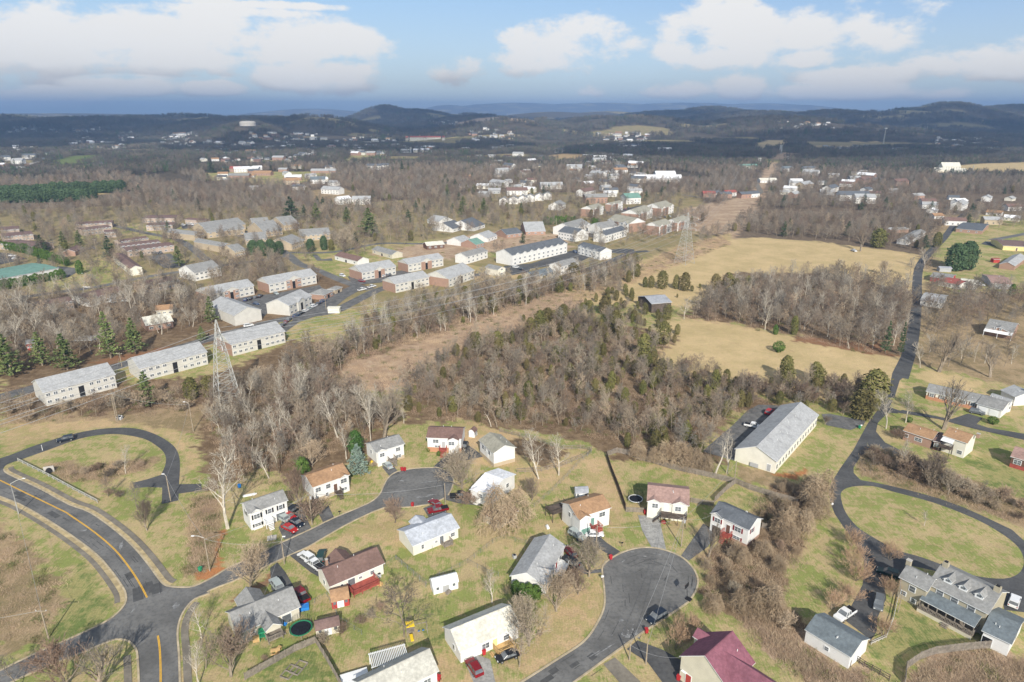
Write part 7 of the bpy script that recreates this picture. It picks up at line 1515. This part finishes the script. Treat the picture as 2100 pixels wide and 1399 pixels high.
hedge_row('B2',(905,765),(1050,800),4,3.4,'arbor','clipped bright evergreen under the white gable end','evergreens under the white gable end',1.3)
hedge_row('X4',(560,200),(850,190),12,8,'arbor','upright evergreen behind the courtyard townhouses','evergreens behind the courtyard townhouses',1.0)
hedge_row('X4',(1020,200),(1080,205),4,7,'arbor','upright evergreen beside the pointed gable townhouses','evergreens beside the pointed gables',1.0)
for j, (y, s_, n) in enumerate(((865,0,34),(945,0,26))):
    hedge_row('T0',(-60,y+40) if j == 0 else (-60,y+5),(1000,y-8) if j == 0 else (760,y-15),n,15,'arbof','dark conifer of the plantation strip on the left','conifer plantation strip',1.7)
def sw(k, t, X, Y, z, lb): a, h = POLES[k]; p = W(t, X, Y, z); wire((a.x,a.y,a.z+h-.6), p, 1.0, lb, .022, n=10)
sw('c','M1',1000,1000,4.6,'service wire to the tan roofed house'); sw('c','M1',700,1130,4.8,'service wire to the white two storey house'); sw('b','B1',480,800,3,'service wire to the dark grey roofed house'); sw('b','B1',960,600,3,'service wire to the brown roofed house')
sw('d','M2',860,800,4.5,'service wire to the olive roofed house'); sw('l','B3',600,110,5,'service wire to the pinkish roofed house'); sw('l','B3',920,190,5,'service wire to the charcoal roofed house'); sw('m','B2',1420,200,5,'service wire to the teal door house'); sw('m','B2',1230,430,3,'service wire to the slate roofed house'); sw('o','X2',110,380,5,'service wire to the stone side wing'); sw('k','X3',260,760,5.3,'service wire to the maroon roofed house')
for t, X, Y, c, lb in [('B1',540,1060,'plastic_yellow','yellow toy slide on the lawn behind the covered porch'),('B1',640,985,'plastic_blue','blue toy box by the trampoline'),('B1',1330,700,'wood_new','stack of new timber behind the red deck'),('M2',1290,1330,'trim','pale crate by the teal garage'),('M3',640,1290,'wood_red','red bench in front of the pinkish roofed house'),('M2',1500,1370,'plastic_blue','blue tub beside the teal door house'),('B4',640,1090,'wood_dark','dark crate beside the white garage'),('M1',1450,800,'plastic_yellow','yellow toy car beside the spruce drive'),('B2',420,760,'wood','timber step at the white barn shaped shed'),('B2',730,1010,'w_grey','grey box on the lawn behind the cream roof')]:
    boxy('garden_item', t, X, Y, [('body', c, [(-.6,.6,-.35,.35,0,.5)]),('top', c, [(-.35,.35,-.2,.2,.503,.8)])], lb, 'garden item', random.random()*3)
# ---- scattered woods
def in_foot(x, y, m=0.0):
    for (cx_, cy_, hx, hy, rz) in FOOT:
        dx, dy = x-cx_, y-cy_
        if dx*dx+dy*dy > (hx+hy+m)**2: continue
        c, s_ = math.cos(rz), math.sin(rz)
        if abs(dx*c+dy*s_) < hx+m and abs(-dx*s_+dy*c) < hy+m: return True
    return False
RP = []
for P in ROADPOLYS:
    xs = [p[0] for p in P]; ys = [p[1] for p in P]; RP.append((min(xs), max(xs), min(ys), max(ys), P))
def pip(x, y, P):
    r = False; n = len(P)
    for i in range(n):
        x1, y1 = P[i][0], P[i][1]; x2, y2 = P[(i+1) % n][0], P[(i+1) % n][1]
        if (y1 > y) != (y2 > y) and x < (x2-x1)*(y-y1)/(y2-y1)+x1: r = not r
    return r
def blocked(x, y, m=0.5):
    if in_foot(x, y, m): return True
    for (a, b, c, d, P) in RP:
        if a < x < b and c < y < d and pip(x, y, P): return True
    return False
WOODS = [
 ('O 1345,752 1420,760 1500,780 1640,795 1780,790 1800,845 1740,858 1640,842 1500,822',4.4,(4.5,9.5),('cedar0','woodd0','cedar1','shrub0','wood2','cedar2','woodb0'),'bare tree in the hedgerow between lower pasture and long building','hedgerow behind the long building'),
 # outline, metres per tree, heights, kinds, label, group
 ('O 480,960 440,900 420,850 500,800 700,785 760,830 830,850 838,868 740,900 700,930 640,945 600,985 520,990',4.1,(6,14),('wood0','wood1','wood2','woodb0','pale0','woodd0','pale1','woodd1'),'bare tree in the wood right of the near pylon','bare trees right of the near pylon'),
 ('O 830,850 830,790 900,740 1000,700 1080,690 1200,660 1330,700 1390,700 1330,745 1500,800 1640,835 1520,838 1440,915 1470,945 1330,932 1180,885 1000,875 940,862',4.2,(5,11.5),('wood0','wood2','woodd0','woodd1','woodb1','wood3','woodb0','cedar0','cedar2'),'bare tree in the central wood above the long picket fence','bare trees of the central wood'),
 ('O 1400,655 1480,600 1560,575 1700,565 1840,595 1870,640 1850,700 1820,730 1780,725 1640,690 1520,668',4.8,(8,14.5),('wood1','wood3','woodb0','pale2','wood0','woodd0'),'bare tree in the wood between the upper and lower pastures','bare trees between the pastures'),
 ('O 590,790 590,745 700,715 760,660 860,620 1000,595 1160,578 1290,545 1330,560 1250,600 1140,605 1000,655 860,695 720,740 690,780',4.4,(7,14),('wood0','wood2','woodb1','pale1','woodb0','woodd1','cedar1'),'bare tree in the strip between apartments and corridor','bare trees between apartments and corridor'),
 ('O -60,860 -60,810 100,845 250,835 430,790 600,760 600,790 440,840 250,850 100,870',5.0,(5,9),('wood2','woodb1','shrub1','woodd1'),'bare tree behind the back row of apartments','bare trees behind the apartments'),
 ('O -60,690 -60,610 160,600 400,585 430,600 440,650 380,680 280,700 150,740 0,760',5.4,(9,14),('wood0','wood1','woodb0','pale0','wood3'),'bare tree in the wood north of the yellow green pines','bare trees north of the pines'),
 ('O 420,640 440,590 400,560 520,540 640,555 660,580 560,590 500,600',5.0,(8,12),('wood1','woodb0','woodd0'),'bare tree in the hollow between the apartment groups','bare trees between the apartment groups'),
 ('O 1870,620 1900,590 2110,600 2150,650 2000,680 1960,700 1890,700',6.0,(8,13),('wood0','wood3','woodd1'),'bare tree in the eastern gardens','bare trees of the eastern gardens'),
 ('O 1870,760 1900,720 2150,700 2150,745 2000,760',9,(8,14),('pale0','wood1'),'bare tree on the rusty slope to the right','bare trees on the rusty slope'),
 ('M4 740,640 900,700 1180,800 1500,930 1700,1010 2150,1180 2150,1300 1850,1220 1500,1080 1100,960 760,880',3.6,(3,6),('shrub0','shrub1','woodd0','shrub2'),'tangled bush in the hedge line below the tan roofs','bushes of the eastern hedge line'),
 ('O 1500,845 1640,838 1740,850 1790,860 1780,840 1700,815 1560,815',5,(4,8),('woodd0','shrub0','wood2','cedar1'),'bare tree in the scrub north of the long building','scrub north of the long building'),
 ('O 1270,590 1340,640 1380,650 1330,700 1180,690 1080,700 1060,660 1180,640',6,(6,9),('woodd0','cedar0','wood3','cedar2'),'tree in the mixed copse west of the barn','mixed copse west of the barn'),
]
CAND = []
rw = random.Random(11)
for (s, sp, hr, ks, lb, gp) in WOODS:
    P = [(p.x, p.y) for p in PL(s)]; x0, x1 = min(p[0] for p in P), max(p[0] for p in P); y0, y1 = min(p[1] for p in P), max(p[1] for p in P)
    for i in range(int((x1-x0)/sp)+1):
        for j in range(int((y1-y0)/sp)+1):
            x = x0+(i+rw.uniform(.05,.95))*sp; y = y0+(j+rw.uniform(.05,.95))*sp
            if pip(x, y, P) and not blocked(x, y):
                k = rw.choice(ks); hgt_ = rw.uniform(*hr)*(.72+.56*float(vnoise(x/14., y/14., 77))); hgt_ *= .62 if k.startswith('cedar') else 1.0; CAND.append((x, y, hgt_, k, lb, gp)) if float(vnoise(x/9., y/9., 78)) > .17 else None
WLIM = {}
for c in CAND: WLIM.setdefault(c[5], []).append(c[0]/c[1])
for k in WLIM: v = sorted(WLIM[k]); WLIM[k] = (v[len(v)//3], v[2*len(v)//3])
CAND.sort(key=lambda c: (c[0]**2+c[1]**2)/c[2]**2)
SPECIAL = len([o for o in COL.objects if o.name.startswith('bare_tree')])
cnt = {'bare_tree': SPECIAL, 'bare_shrub': len([o for o in COL.objects if o.name.startswith('bare_shrub')]), 'cedar_tree': len([o for o in COL.objects if o.name.startswith('cedar')])}
STUFF = []     # x, y, z, scale, width, key
for (x, y, h, k, lb, gp) in CAND:
    nm = KINDN[k[:4]][0]
    if cnt.get(nm, 0) < 296:
        cnt[nm] = cnt.get(nm, 0)+1
        kind_word = {'bare_tree': lb, 'bare_shrub': lb.replace('bare tree', 'bare bush'), 'cedar_tree': lb.replace('bare tree', 'cedar').replace('tree in the mixed', 'cedar in the mixed')}[nm]
        kind_word = ('tall ' if h > 10.5 else 'low ' if h < 7 else 'middling ')+{'pale':'pale ','cedar':'','shrub':''}.get(k[:-1], {'woodd':'dark ','woodb':'beige '}.get(k[:-1], 'brown '))+kind_word; u_ = x/y; lim = WLIM[gp]
        kind_word = kind_word.replace(' in the', (', west side of the', ', middle of the', ', east side of the')[0 if u_ < lim[0] else (1 if u_ < lim[1] else 2)], 1)
        plant(k, (x, y, 0), h, kind_word, gp if nm == 'bare_tree' else gp+' ('+KINDN[k[:4]][1]+')', rw.uniform(.85,1.15))
    else: STUFF.append((x, y, 0.0, h/LIB[k][3], rw.uniform(.85,1.15), k))
# near thicket of vines, individually
VP = [(p.x, p.y) for p in PL('O 1570,1035 1600,1000 1660,1000 1690,1010 1665,1060 1640,1130 1590,1220 1600,1270 1560,1260 1500,1235 1450,1215 1440,1160 1500,1120 1560,1110')]
vx0, vx1 = min(p[0] for p in VP), max(p[0] for p in VP); vy0, vy1 = min(p[1] for p in VP), max(p[1] for p in VP)
for i in range(int((vx1-vx0)/4.6)+1):
    for j in range(int((vy1-vy0)/4.6)+1):
        x = vx0+(i+rw.random())*4.6; y = vy0+(j+rw.random())*4.6
        if pip(x, y, VP) and not blocked(x, y, .5): plant(*((lambda k, h: (k, (x, y, 0), h))(*rw.choice((('vine0', 5), ('vine1', 3.6), ('vine2', 4.4), ('shrub0', 3.6), ('shrub1', 3.2), ('vine0', 2.8), ('shrub2', 3.0))))), ('northern ' if y > 190 else 'southern ' if y < 150 else 'middle ')+'vine draped thicket east of the charcoal roofed house', 'vine draped thickets', rw.uniform(.6,1.0))
for t, x, y, tp in [('B3',1410,330,130),('B3',1560,300,130),('B3',1640,200,30),('M3',1860,1130,820),('B3',1290,500,380),('B3',1100,520,390),('B3',900,880,750),('B3',1150,900,700),('B3',1300,900,700),('M3',700,800,560),('M3',560,790,640),('M3',850,850,640),('M3',980,870,720),('M3',420,760,620)]:
    pt('vine%d' % rw.randrange(3), t, x, y, tp, 'vine draped dead tree of the eastern thicket' if t == 'B3' or x > 1500 else 'vine draped tree behind the long picket fence', w=1.0, group='vine draped dead trees' if t == 'B3' or x > 1500 else 'vine draped trees behind the fence')
# shrubs in small beds and lines
SB = ['the long leafless bed, west end','the long leafless bed, middle','the long leafless bed, east end','the beige shed corner','the new rail fence','the pavement bend','the guard rail end','the culvert, right side','the culvert, far right side','the island trees','the thin island tree','the eastern island bank','the rusty leaf patch','the teal garage, right side','the teal garage, left side','the blue spruce foot','the spruce drive','the slate house porch','the two storey house lawn']
for i, (t, x, y, h) in enumerate([('B1',1190,980,2.2),('B1',1260,940,2.0),('B1',1330,880,2.0),('B1',1060,1040,2.6),('B1',930,1120,2.4),('B0',780,60,2.5),('B0',860,70,2.5),('M0',700,1090,2.5),('M0',600,1100,2),('M0',800,1060,3),('M0',980,1040,2.6),('M0',1150,1030,2.4),('M0',900,1110,3.0),('M2',1790,1290,1.4),('M2',1760,1280,1.3),('M1',1430,790,1.6),('M1',1460,830,1.5),('B2',1080,1070,1.2),('B1',500,1240,1.2)]):
    p = W(t, x, y); plant('shrub%d' % (i % 3), p, h, 'low bare bush beside '+SB[i], None, 1.2)
# ---- stuff: woods beyond counting, scrub, far wood patches (instances on points)
def stuff(name, keys, pts, label, cat):
    """pts: (x,y,z,scale,width,keyindex)"""
    col = bpy.data.collections.new(name+'_sources'); 
    for i, k in enumerate(keys):
        me = LIB[k][2] if isinstance(k, str) else k
        o = bpy.data.objects.new('%02d_source' % i, me); col.objects.link(o)
    me = bpy.data.meshes.new(name); n = len(pts); arr = np.array([[p[0], p[1], p[2]] for p in pts], np.float32); me.vertices.add(n); me.vertices.foreach_set('co', arr.ravel())
    at = me.attributes.new('vi', 'INT', 'POINT'); at.data.foreach_set('value', np.array([p[5] for p in pts], np.int32))
    at = me.attributes.new('sc', 'FLOAT_VECTOR', 'POINT'); at.data.foreach_set('vector', np.array([[p[3]*p[4], p[3]*p[4], p[3]] for p in pts], np.float32).ravel())
    at = me.attributes.new('rt', 'FLOAT_VECTOR', 'POINT'); at.data.foreach_set('vector', np.array([[0, 0, rw.uniform(0, 6.28)] for p in pts], np.float32).ravel())
    o = bpy.data.objects.new(name, me); COL.objects.link(o)
    g = bpy.data.node_groups.new(name, 'GeometryNodeTree'); g.interface.new_socket('Geometry', in_out='INPUT', socket_type='NodeSocketGeometry'); g.interface.new_socket('Geometry', in_out='OUTPUT', socket_type='NodeSocketGeometry')
    gi = g.nodes.new('NodeGroupInput'); go = g.nodes.new('NodeGroupOutput'); ip = g.nodes.new('GeometryNodeInstanceOnPoints'); ci = g.nodes.new('GeometryNodeCollectionInfo')
    ci.inputs['Collection'].default_value = col; ci.inputs['Separate Children'].default_value = True; ci.inputs['Reset Children'].default_value = True
    def na(nm, dt): x = g.nodes.new('GeometryNodeInputNamedAttribute'); x.data_type = dt; x.inputs['Name'].default_value = nm; return x.outputs['Attribute']
    g.links.new(gi.outputs[0], ip.inputs['Points']); g.links.new(ci.outputs[0], ip.inputs['Instance']); ip.inputs['Pick Instance'].default_value = True
    g.links.new(na('vi', 'INT'), ip.inputs['Instance Index']); g.links.new(na('sc', 'FLOAT_VECTOR'), ip.inputs['Scale']); g.links.new(na('rt', 'FLOAT_VECTOR'), ip.inputs['Rotation'])
    g.links.new(ip.outputs[0], go.inputs[0]); md = o.modifiers.new('scatter', 'NODES'); md.node_group = g
    return tag(o, label, cat, kind='stuff')
wk = sorted(set(s_[5] for s_ in STUFF))
# light far trees
def far_patch(seed, n, S, H, m1, m2, ever=0.0):
    """a knot of n small trees, each a trunk sliver and a puff of twig slivers"""
    rn = random.Random(seed); V = []; Fc = []; mi = []
    for _ in range(n):
        cx_, cy_ = rn.uniform(-S,S), rn.uniform(-S,S); h = H*rn.uniform(.7,1.15); r_ = h*rn.uniform(.24,.36); ev = rn.random() < ever
        for k in range(46):
            if ev: u = rn.random(); q = Vector((rn.gauss(0,.5)*r_*(1-u), rn.gauss(0,.5)*r_*(1-u), h*(.12+.85*u)))
            else: d = Vector((rn.gauss(0,1), rn.gauss(0,1), rn.gauss(0,1))).normalized()*rn.random()**.4; q = Vector((d.x*r_, d.y*r_, h*.64+d.z*h*.36))
            L_ = h*(.10 if ev else rn.uniform(.13,.24)); w_ = L_*(.5 if ev else .10); d = Vector((q.x*.25+rn.gauss(0,.4), q.y*.25+rn.gauss(0,.4), 1+rn.gauss(0,.4))).normalized(); s_ = d.cross(Vector((rn.gauss(0,1), rn.gauss(0,1), rn.gauss(0,1)))).normalized()*w_
            q += Vector((cx_, cy_, 0)); o_ = len(V); V += [tuple(q-s_-d*L_*.5), tuple(q+s_-d*L_*.5), tuple(q+d*L_*.6)]; Fc.append((o_, o_+1, o_+2)); mi.append(1 if ev else 0)
        if not ev: o_ = len(V); V += [(cx_-.12,cy_,-1),(cx_+.12,cy_,-1),(cx_,cy_,h*.8)]; Fc.append((o_, o_+1, o_+2)); mi.append(0)
    me = bpy.data.meshes.new('far_wood_patch'); me.from_pydata(V, [], Fc); me.materials.append(M[m1]); me.materials.append(M[m2]); me.polygons.foreach_set('material_index', mi); return me
if STUFF: stuff('woodland', wk, [(x, y, z, s_, w_, wk.index(k)) for (x, y, z, s_, w_, k) in STUFF], 'leafless grey brown woodland between the fields and apartments', 'woodland')
CLEAR = [ [(p[0], p[1]) for p in PL(s)] for (_, _, s) in FARREG]+[[(p.x, p.y) for p in PL(s)] for s in (
 'T0 -300,1000 -300,860 500,850 1050,815 1080,880 900,930 500,1000',
 'U3 0,640 500,400 1000,160 1300,60 1500,100 2100,140 / U4 1240,220 1230,330 1130,450 900,420 / U3 1500,360 1400,520 1000,640 600,640 300,600',
 'U4 1350,60 2200,20 2200,460 1400,460')]
LOTS = [ [(p.x, p.y) for p in PL(s)] for s in ('O -50,440 300,430 640,450 640,540 300,610 -50,620','O 840,440 1010,440 1200,520 1030,560 940,560 800,500','O 640,470 840,440 900,500 700,540','O 1040,400 1420,400 1440,480 1330,500 1040,560')]
def vblocked(x, y, m):
    r = np.zeros(x.shape, bool)
    for (cx_, cy_, hx, hy, rz) in FOOT:
        dx, dy = x-cx_, y-cy_; c, s_ = math.cos(rz), math.sin(rz); r |= (np.abs(dx*c+dy*s_) < hx+m) & (np.abs(-dx*s_+dy*c) < hy+m)
    for P in ROADPOLYS: r |= inpoly(x, y, P)
    return r
def scatter(y0, y1, sp, seed):
    g_ = np.random.default_rng(seed); X, Y = [], []
    for i in range(int((y1-y0)/sp)):
        y = y0+(i+.5)*sp; hw = y*.86+60; n = int(2*hw/sp); X.append(-hw+(np.arange(n)+g_.random(n))*sp); Y.append(y+(g_.random(n)-.5)*sp)
    return np.concatenate(X), np.concatenate(Y), g_
def anyin(x, y, PP):
    r = np.zeros(x.shape, bool)
    for P in PP: r |= inpoly(x, y, P)
    return r
MK = ['wood0','wood1','wood2','wood3','woodd0','woodd1','woodb0','cedar0','pined']
x, y, g_ = scatter(420, 1350, 7.5, 5); d = np.hypot(x, y); n = vnoise(x/70., y/70., 41); pX = CX+F*x/(y*math.cos(PT)+HC*math.sin(PT)); pY = CY-F*(y*math.sin(PT)-HC*math.cos(PT))/(y*math.cos(PT)+HC*math.sin(PT)); rnd = g_.random(len(x))
k_ = (d > 480) & (d < 1350) & ~anyin(x, y, CLEAR) & ~(anyin(x, y, LOTS) & (rnd < .42)) & ~((n < .27) & (d > 700)) & ~vblocked(x, y, 1.0)
nr = y < 640
k_ &= ~(nr & (pX >= 1040) & (pX <= 1430) & ~anyin(x, y, LOTS)) & ~(nr & (pX < 1040) & (pY > 470) & ~(anyin(x, y, LOTS))) & ~(nr & (pX >= 1900) & (pY > 480) & (g_.random(len(x)) < .5))
x, y, n, d = x[k_], y[k_], n[k_], d[k_]; z = Hgt(x, y); wts = np.array((4,4,3,3,3,3,2,.7,.35)); kk = g_.choice(9, len(x), p=wts/wts.sum()); hh = g_.uniform(.75, 1.3, len(x)); ww = g_.uniform(.9, 1.3, len(x))
MP = [(x[i], y[i], z[i], hh[i]*(10.5/LIB[MK[kk[i]]][3])*(.7 if kk[i] == 7 else 1), ww[i], int(kk[i])) for i in range(len(x))]
stuff('middle_woodland', MK, MP, 'grey brown leafless woodland around the far gardens', 'woodland')
FP = [far_patch(200+i, 16, 14, 12, 'twigf_shaded', 'pined', (.0,.04,.10)[i % 3]) for i in range(3)]+[far_patch(210, 16, 14, 12, 'twigf_shaded', 'pined', .55)]
F1 = []
for (ya, yb, sp, sc_) in ((900, 2600, 23, 1.0), (2600, 5800, 42, 1.7)):
    x, y, g_ = scatter(ya, yb, sp, int(ya)); d = np.hypot(x, y); n = vnoise(x/260., y/130., 31); n2 = vnoise(x/120., y/120., 42)
    k_ = (d > 1280) & ~anyin(x, y, CLEAR) & ~((n > .70) & (d > 1500)) & (n2 > .22) & ~vblocked(x, y, 2); x, y, n2 = x[k_], y[k_], n2[k_]; z = Hgt(x, y)-.5; q = g_.random(len(x)); hh = g_.uniform(.75, 1.2, len(x)) if sc_ == 1 else np.full(len(x), sc_)
    F1 += [(x[i], y[i], z[i], hh[i], 1.0, 3 if q[i] < (.13 if n2[i] > .7 else .03) else int(q[i]*997) % 3) for i in range(len(x))]
stuff('far_woodland', FP, F1, 'dense leafless woods covering the far hills', 'woodland')
print('stuff', len(STUFF), 'mid', len(MP), 'far', len(F1), 'cnt', cnt)
# ---- undergrowth: dry grass tufts and bramble clumps
def tuft(seed, n, r, h, w, spread=.5):
    rn = random.Random(seed); V = []; Fc = []
    for _ in range(n):
        a = Vector((rn.gauss(0,r*.5), rn.gauss(0,r*.5), 0)); d = Vector((rn.gauss(0,spread), rn.gauss(0,spread), 1)).normalized()*h*rn.uniform(.5,1.1); s_ = Vector((rn.gauss(0,1), rn.gauss(0,1), 0)).normalized()*w
        o_ = len(V); V += [tuple(a-s_), tuple(a+s_), tuple(a+d)]; Fc.append((o_, o_+1, o_+2))
    return V, Fc
def tmesh(m_, *a):
    V, Fc = tuft(*a); me = bpy.data.meshes.new('tuft'); me.from_pydata(V, [], Fc); me.materials.append(M[m_]); return me
TU = [tmesh('drygrass',1,120,2.2,.7,.032,.5), tmesh('brush',2,110,2.0,1.0,.022,.75), tmesh('brush',3,100,1.9,.75,.026,.9), tmesh('brushg',4,80,1.4,.8,.06,.8), tmesh('vine',5,110,2.2,1.0,.045,1.4)]
US = [('O 600,800 700,730 760,690 870,655 1030,625 1150,600 1290,560 1400,500 1480,485 1500,500 1250,600 1130,650 960,720 860,790 740,800',2.1,(3,3,3,1,0)),
      ('O 480,990 430,900 420,850 500,790 740,790 830,850 838,868 740,900 640,945 560,1000',2.6,(1,3,3,1.4,0)), ('O 830,850 900,740 1080,680 1200,660 1390,700 1330,745 1640,835 1440,915 1470,945 1330,932 1180,885 1000,875',2.8,(1,3,3,1.6,0)),
      ('O 1400,655 1560,575 1840,595 1870,640 1850,720 1780,728 1640,692',4.0,(1,3,3,1,0)), ('O -60,880 -60,800 430,780 600,760 740,790 480,800 440,850 250,855',3.0,(2,3,3,1.4,0)), ('B0 -300,60 80,330 330,560 360,640 480,760 380,1060 -300,1200',2.7,(3,3,2,2,0)),
      ('M0 380,1010 800,1020 1270,955 1300,1000 1100,1080 900,1150 560,1140',1.4,(2,3,2,1,0)),('B0 1390,60 1560,60 1590,250 1560,480 1500,600 1340,610',1.3,(2,3,2,2,0)),
      ('B4 -200,960 60,860 240,1070 560,1290 800,1399 500,1500 100,1250 -60,1110',1.1,(1,2,2,.3,4)),('B4 1000,1420 1200,1225 1400,1190 1690,1165 1730,1260 1900,1240 2100,1500 900,1600',1.2,(1,2,2,.3,4)),
      ('O 1560,1020 1600,990 1690,1000 1665,1060 1640,1130 1600,1220 1640,1280 1560,1280 1450,1225 1430,1180 1440,1140 1500,1110',1.5,(1,2,2,.6,5)),('M4 740,620 1180,780 1700,970 2150,1160 2150,1330 1850,1240 1500,1100 1100,990 740,890 690,830',1.8,(1,3,3,1.5,0)),
      ('O 590,800 590,745 760,660 1000,595 1290,545 1250,600 1000,655 720,740',3.2,(1,3,3,1,0)),('M3 620,760 760,720 900,760 1040,850 1050,900 860,870 700,830 560,790 420,760',1.4,(1,2,2,.4,5)),('U2 -200,240 800,70 1400,90 1480,190 1100,240 800,225 400,290',6,(2,3,2,1,0))]
UP = []
for s, sp, wt in US:
    P = [(p.x, p.y) for p in PL(s)]; x0, x1 = min(p[0] for p in P), max(p[0] for p in P); y0, y1 = min(p[1] for p in P), max(p[1] for p in P)
    for i in range(int((x1-x0)/sp)+1):
        for j in range(int((y1-y0)/sp)+1):
            x = x0+(i+rw.random())*sp; y = y0+(j+rw.random())*sp
            if pip(x, y, P) and not blocked(x, y, 0): UP.append((x, y, gh(x, y), rw.uniform(.5,1.35), 1.0, rw.choices(range(5), wt)[0]))
stuff('undergrowth', TU, UP, 'dry tall grass and brambles covering the waste ground', 'undergrowth'); print('undergrowth', len(UP))
# ---- air
hz = MB(); hz.box(-15000, 15000, -3000, 17200, -60, 300); ho = hz.build('haze', [], None); m = bpy.data.materials.new('haze'); m.use_nodes = True; m.node_tree.nodes.clear(); t = NT(m.node_tree)
v = t.n('ShaderNodeVolumePrincipled'); v.inputs['Color'].default_value = (.34,.53,.86,1); v.inputs['Density'].default_value = HAZE; v.inputs['Anisotropy'].default_value = 0.0; o = t.n('ShaderNodeOutputMaterial'); t.l(v.outputs[0], o.inputs['Volume']); ho.data.materials.append(m); tag(ho, 'bluish air haze filling the valley', 'haze', kind='stuff')
# ---- clouds added out of view so that their shadows darken the far country
m = bpy.data.materials.new('shade_cloud_vapour'); m.use_nodes = True; m.node_tree.nodes.clear(); t = NT(m.node_tree); df = t.n('ShaderNodeBsdfDiffuse'); df.inputs[0].default_value = (.9,.9,.9,1); tr = t.n('ShaderNodeBsdfTransparent'); mx = t.n('ShaderNodeMixShader'); mx.inputs[0].default_value = 0.42
t.l(tr.outputs[0], mx.inputs[1]); t.l(df.outputs[0], mx.inputs[2]); o = t.n('ShaderNodeOutputMaterial'); t.l(mx.outputs[0], o.inputs[0]); M['cloud'] = m
rc = random.Random(21); CL = MB()
for i in range(-1, 7):
    for j in range(9):
        if rc.random() < (.12 if i > 0 else (.35 if i == 0 else .5)): continue
        cx_, cy_ = -5200+j*1300+rc.uniform(-350,350), -820+i*640+rc.uniform(-180,180); r0 = rc.uniform(430,680)*(1 if i > 0 else (.75 if i == 0 else .5)); n = 22; rings = []
        for (k, z) in ((.55,-60),(1.0,-10),(.92,70),(.6,140),(.25,180)):
            rings.append([(cx_+r0*k*(1+.35*(float(vnoise(math.cos(6.283*q/n)*2+i*7, math.sin(6.283*q/n)*2+j*5, 3))-.5))*math.cos(6.283*q/n)*1.25, cy_+r0*k*(1+.35*(float(vnoise(math.cos(6.283*q/n)*2+i*7, math.sin(6.283*q/n)*2+j*5, 3))-.5))*math.sin(6.283*q/n)*.8, 1550+z) for q in range(n)])
        CL.add([p for r_ in rings for p in r_], [(a*n+q, a*n+(q+1) % n, (a+1)*n+(q+1) % n, (a+1)*n+q) for a in range(4) for q in range(n)]+[tuple(range(n-1,-1,-1)), tuple(range(4*n, 5*n))])
tag(CL.build('shade_cloud_field', 'cloud', None, True), 'unseen clouds added overhead to shade the far country', 'clouds', kind='stuff')
bpy.context.view_layer.update()
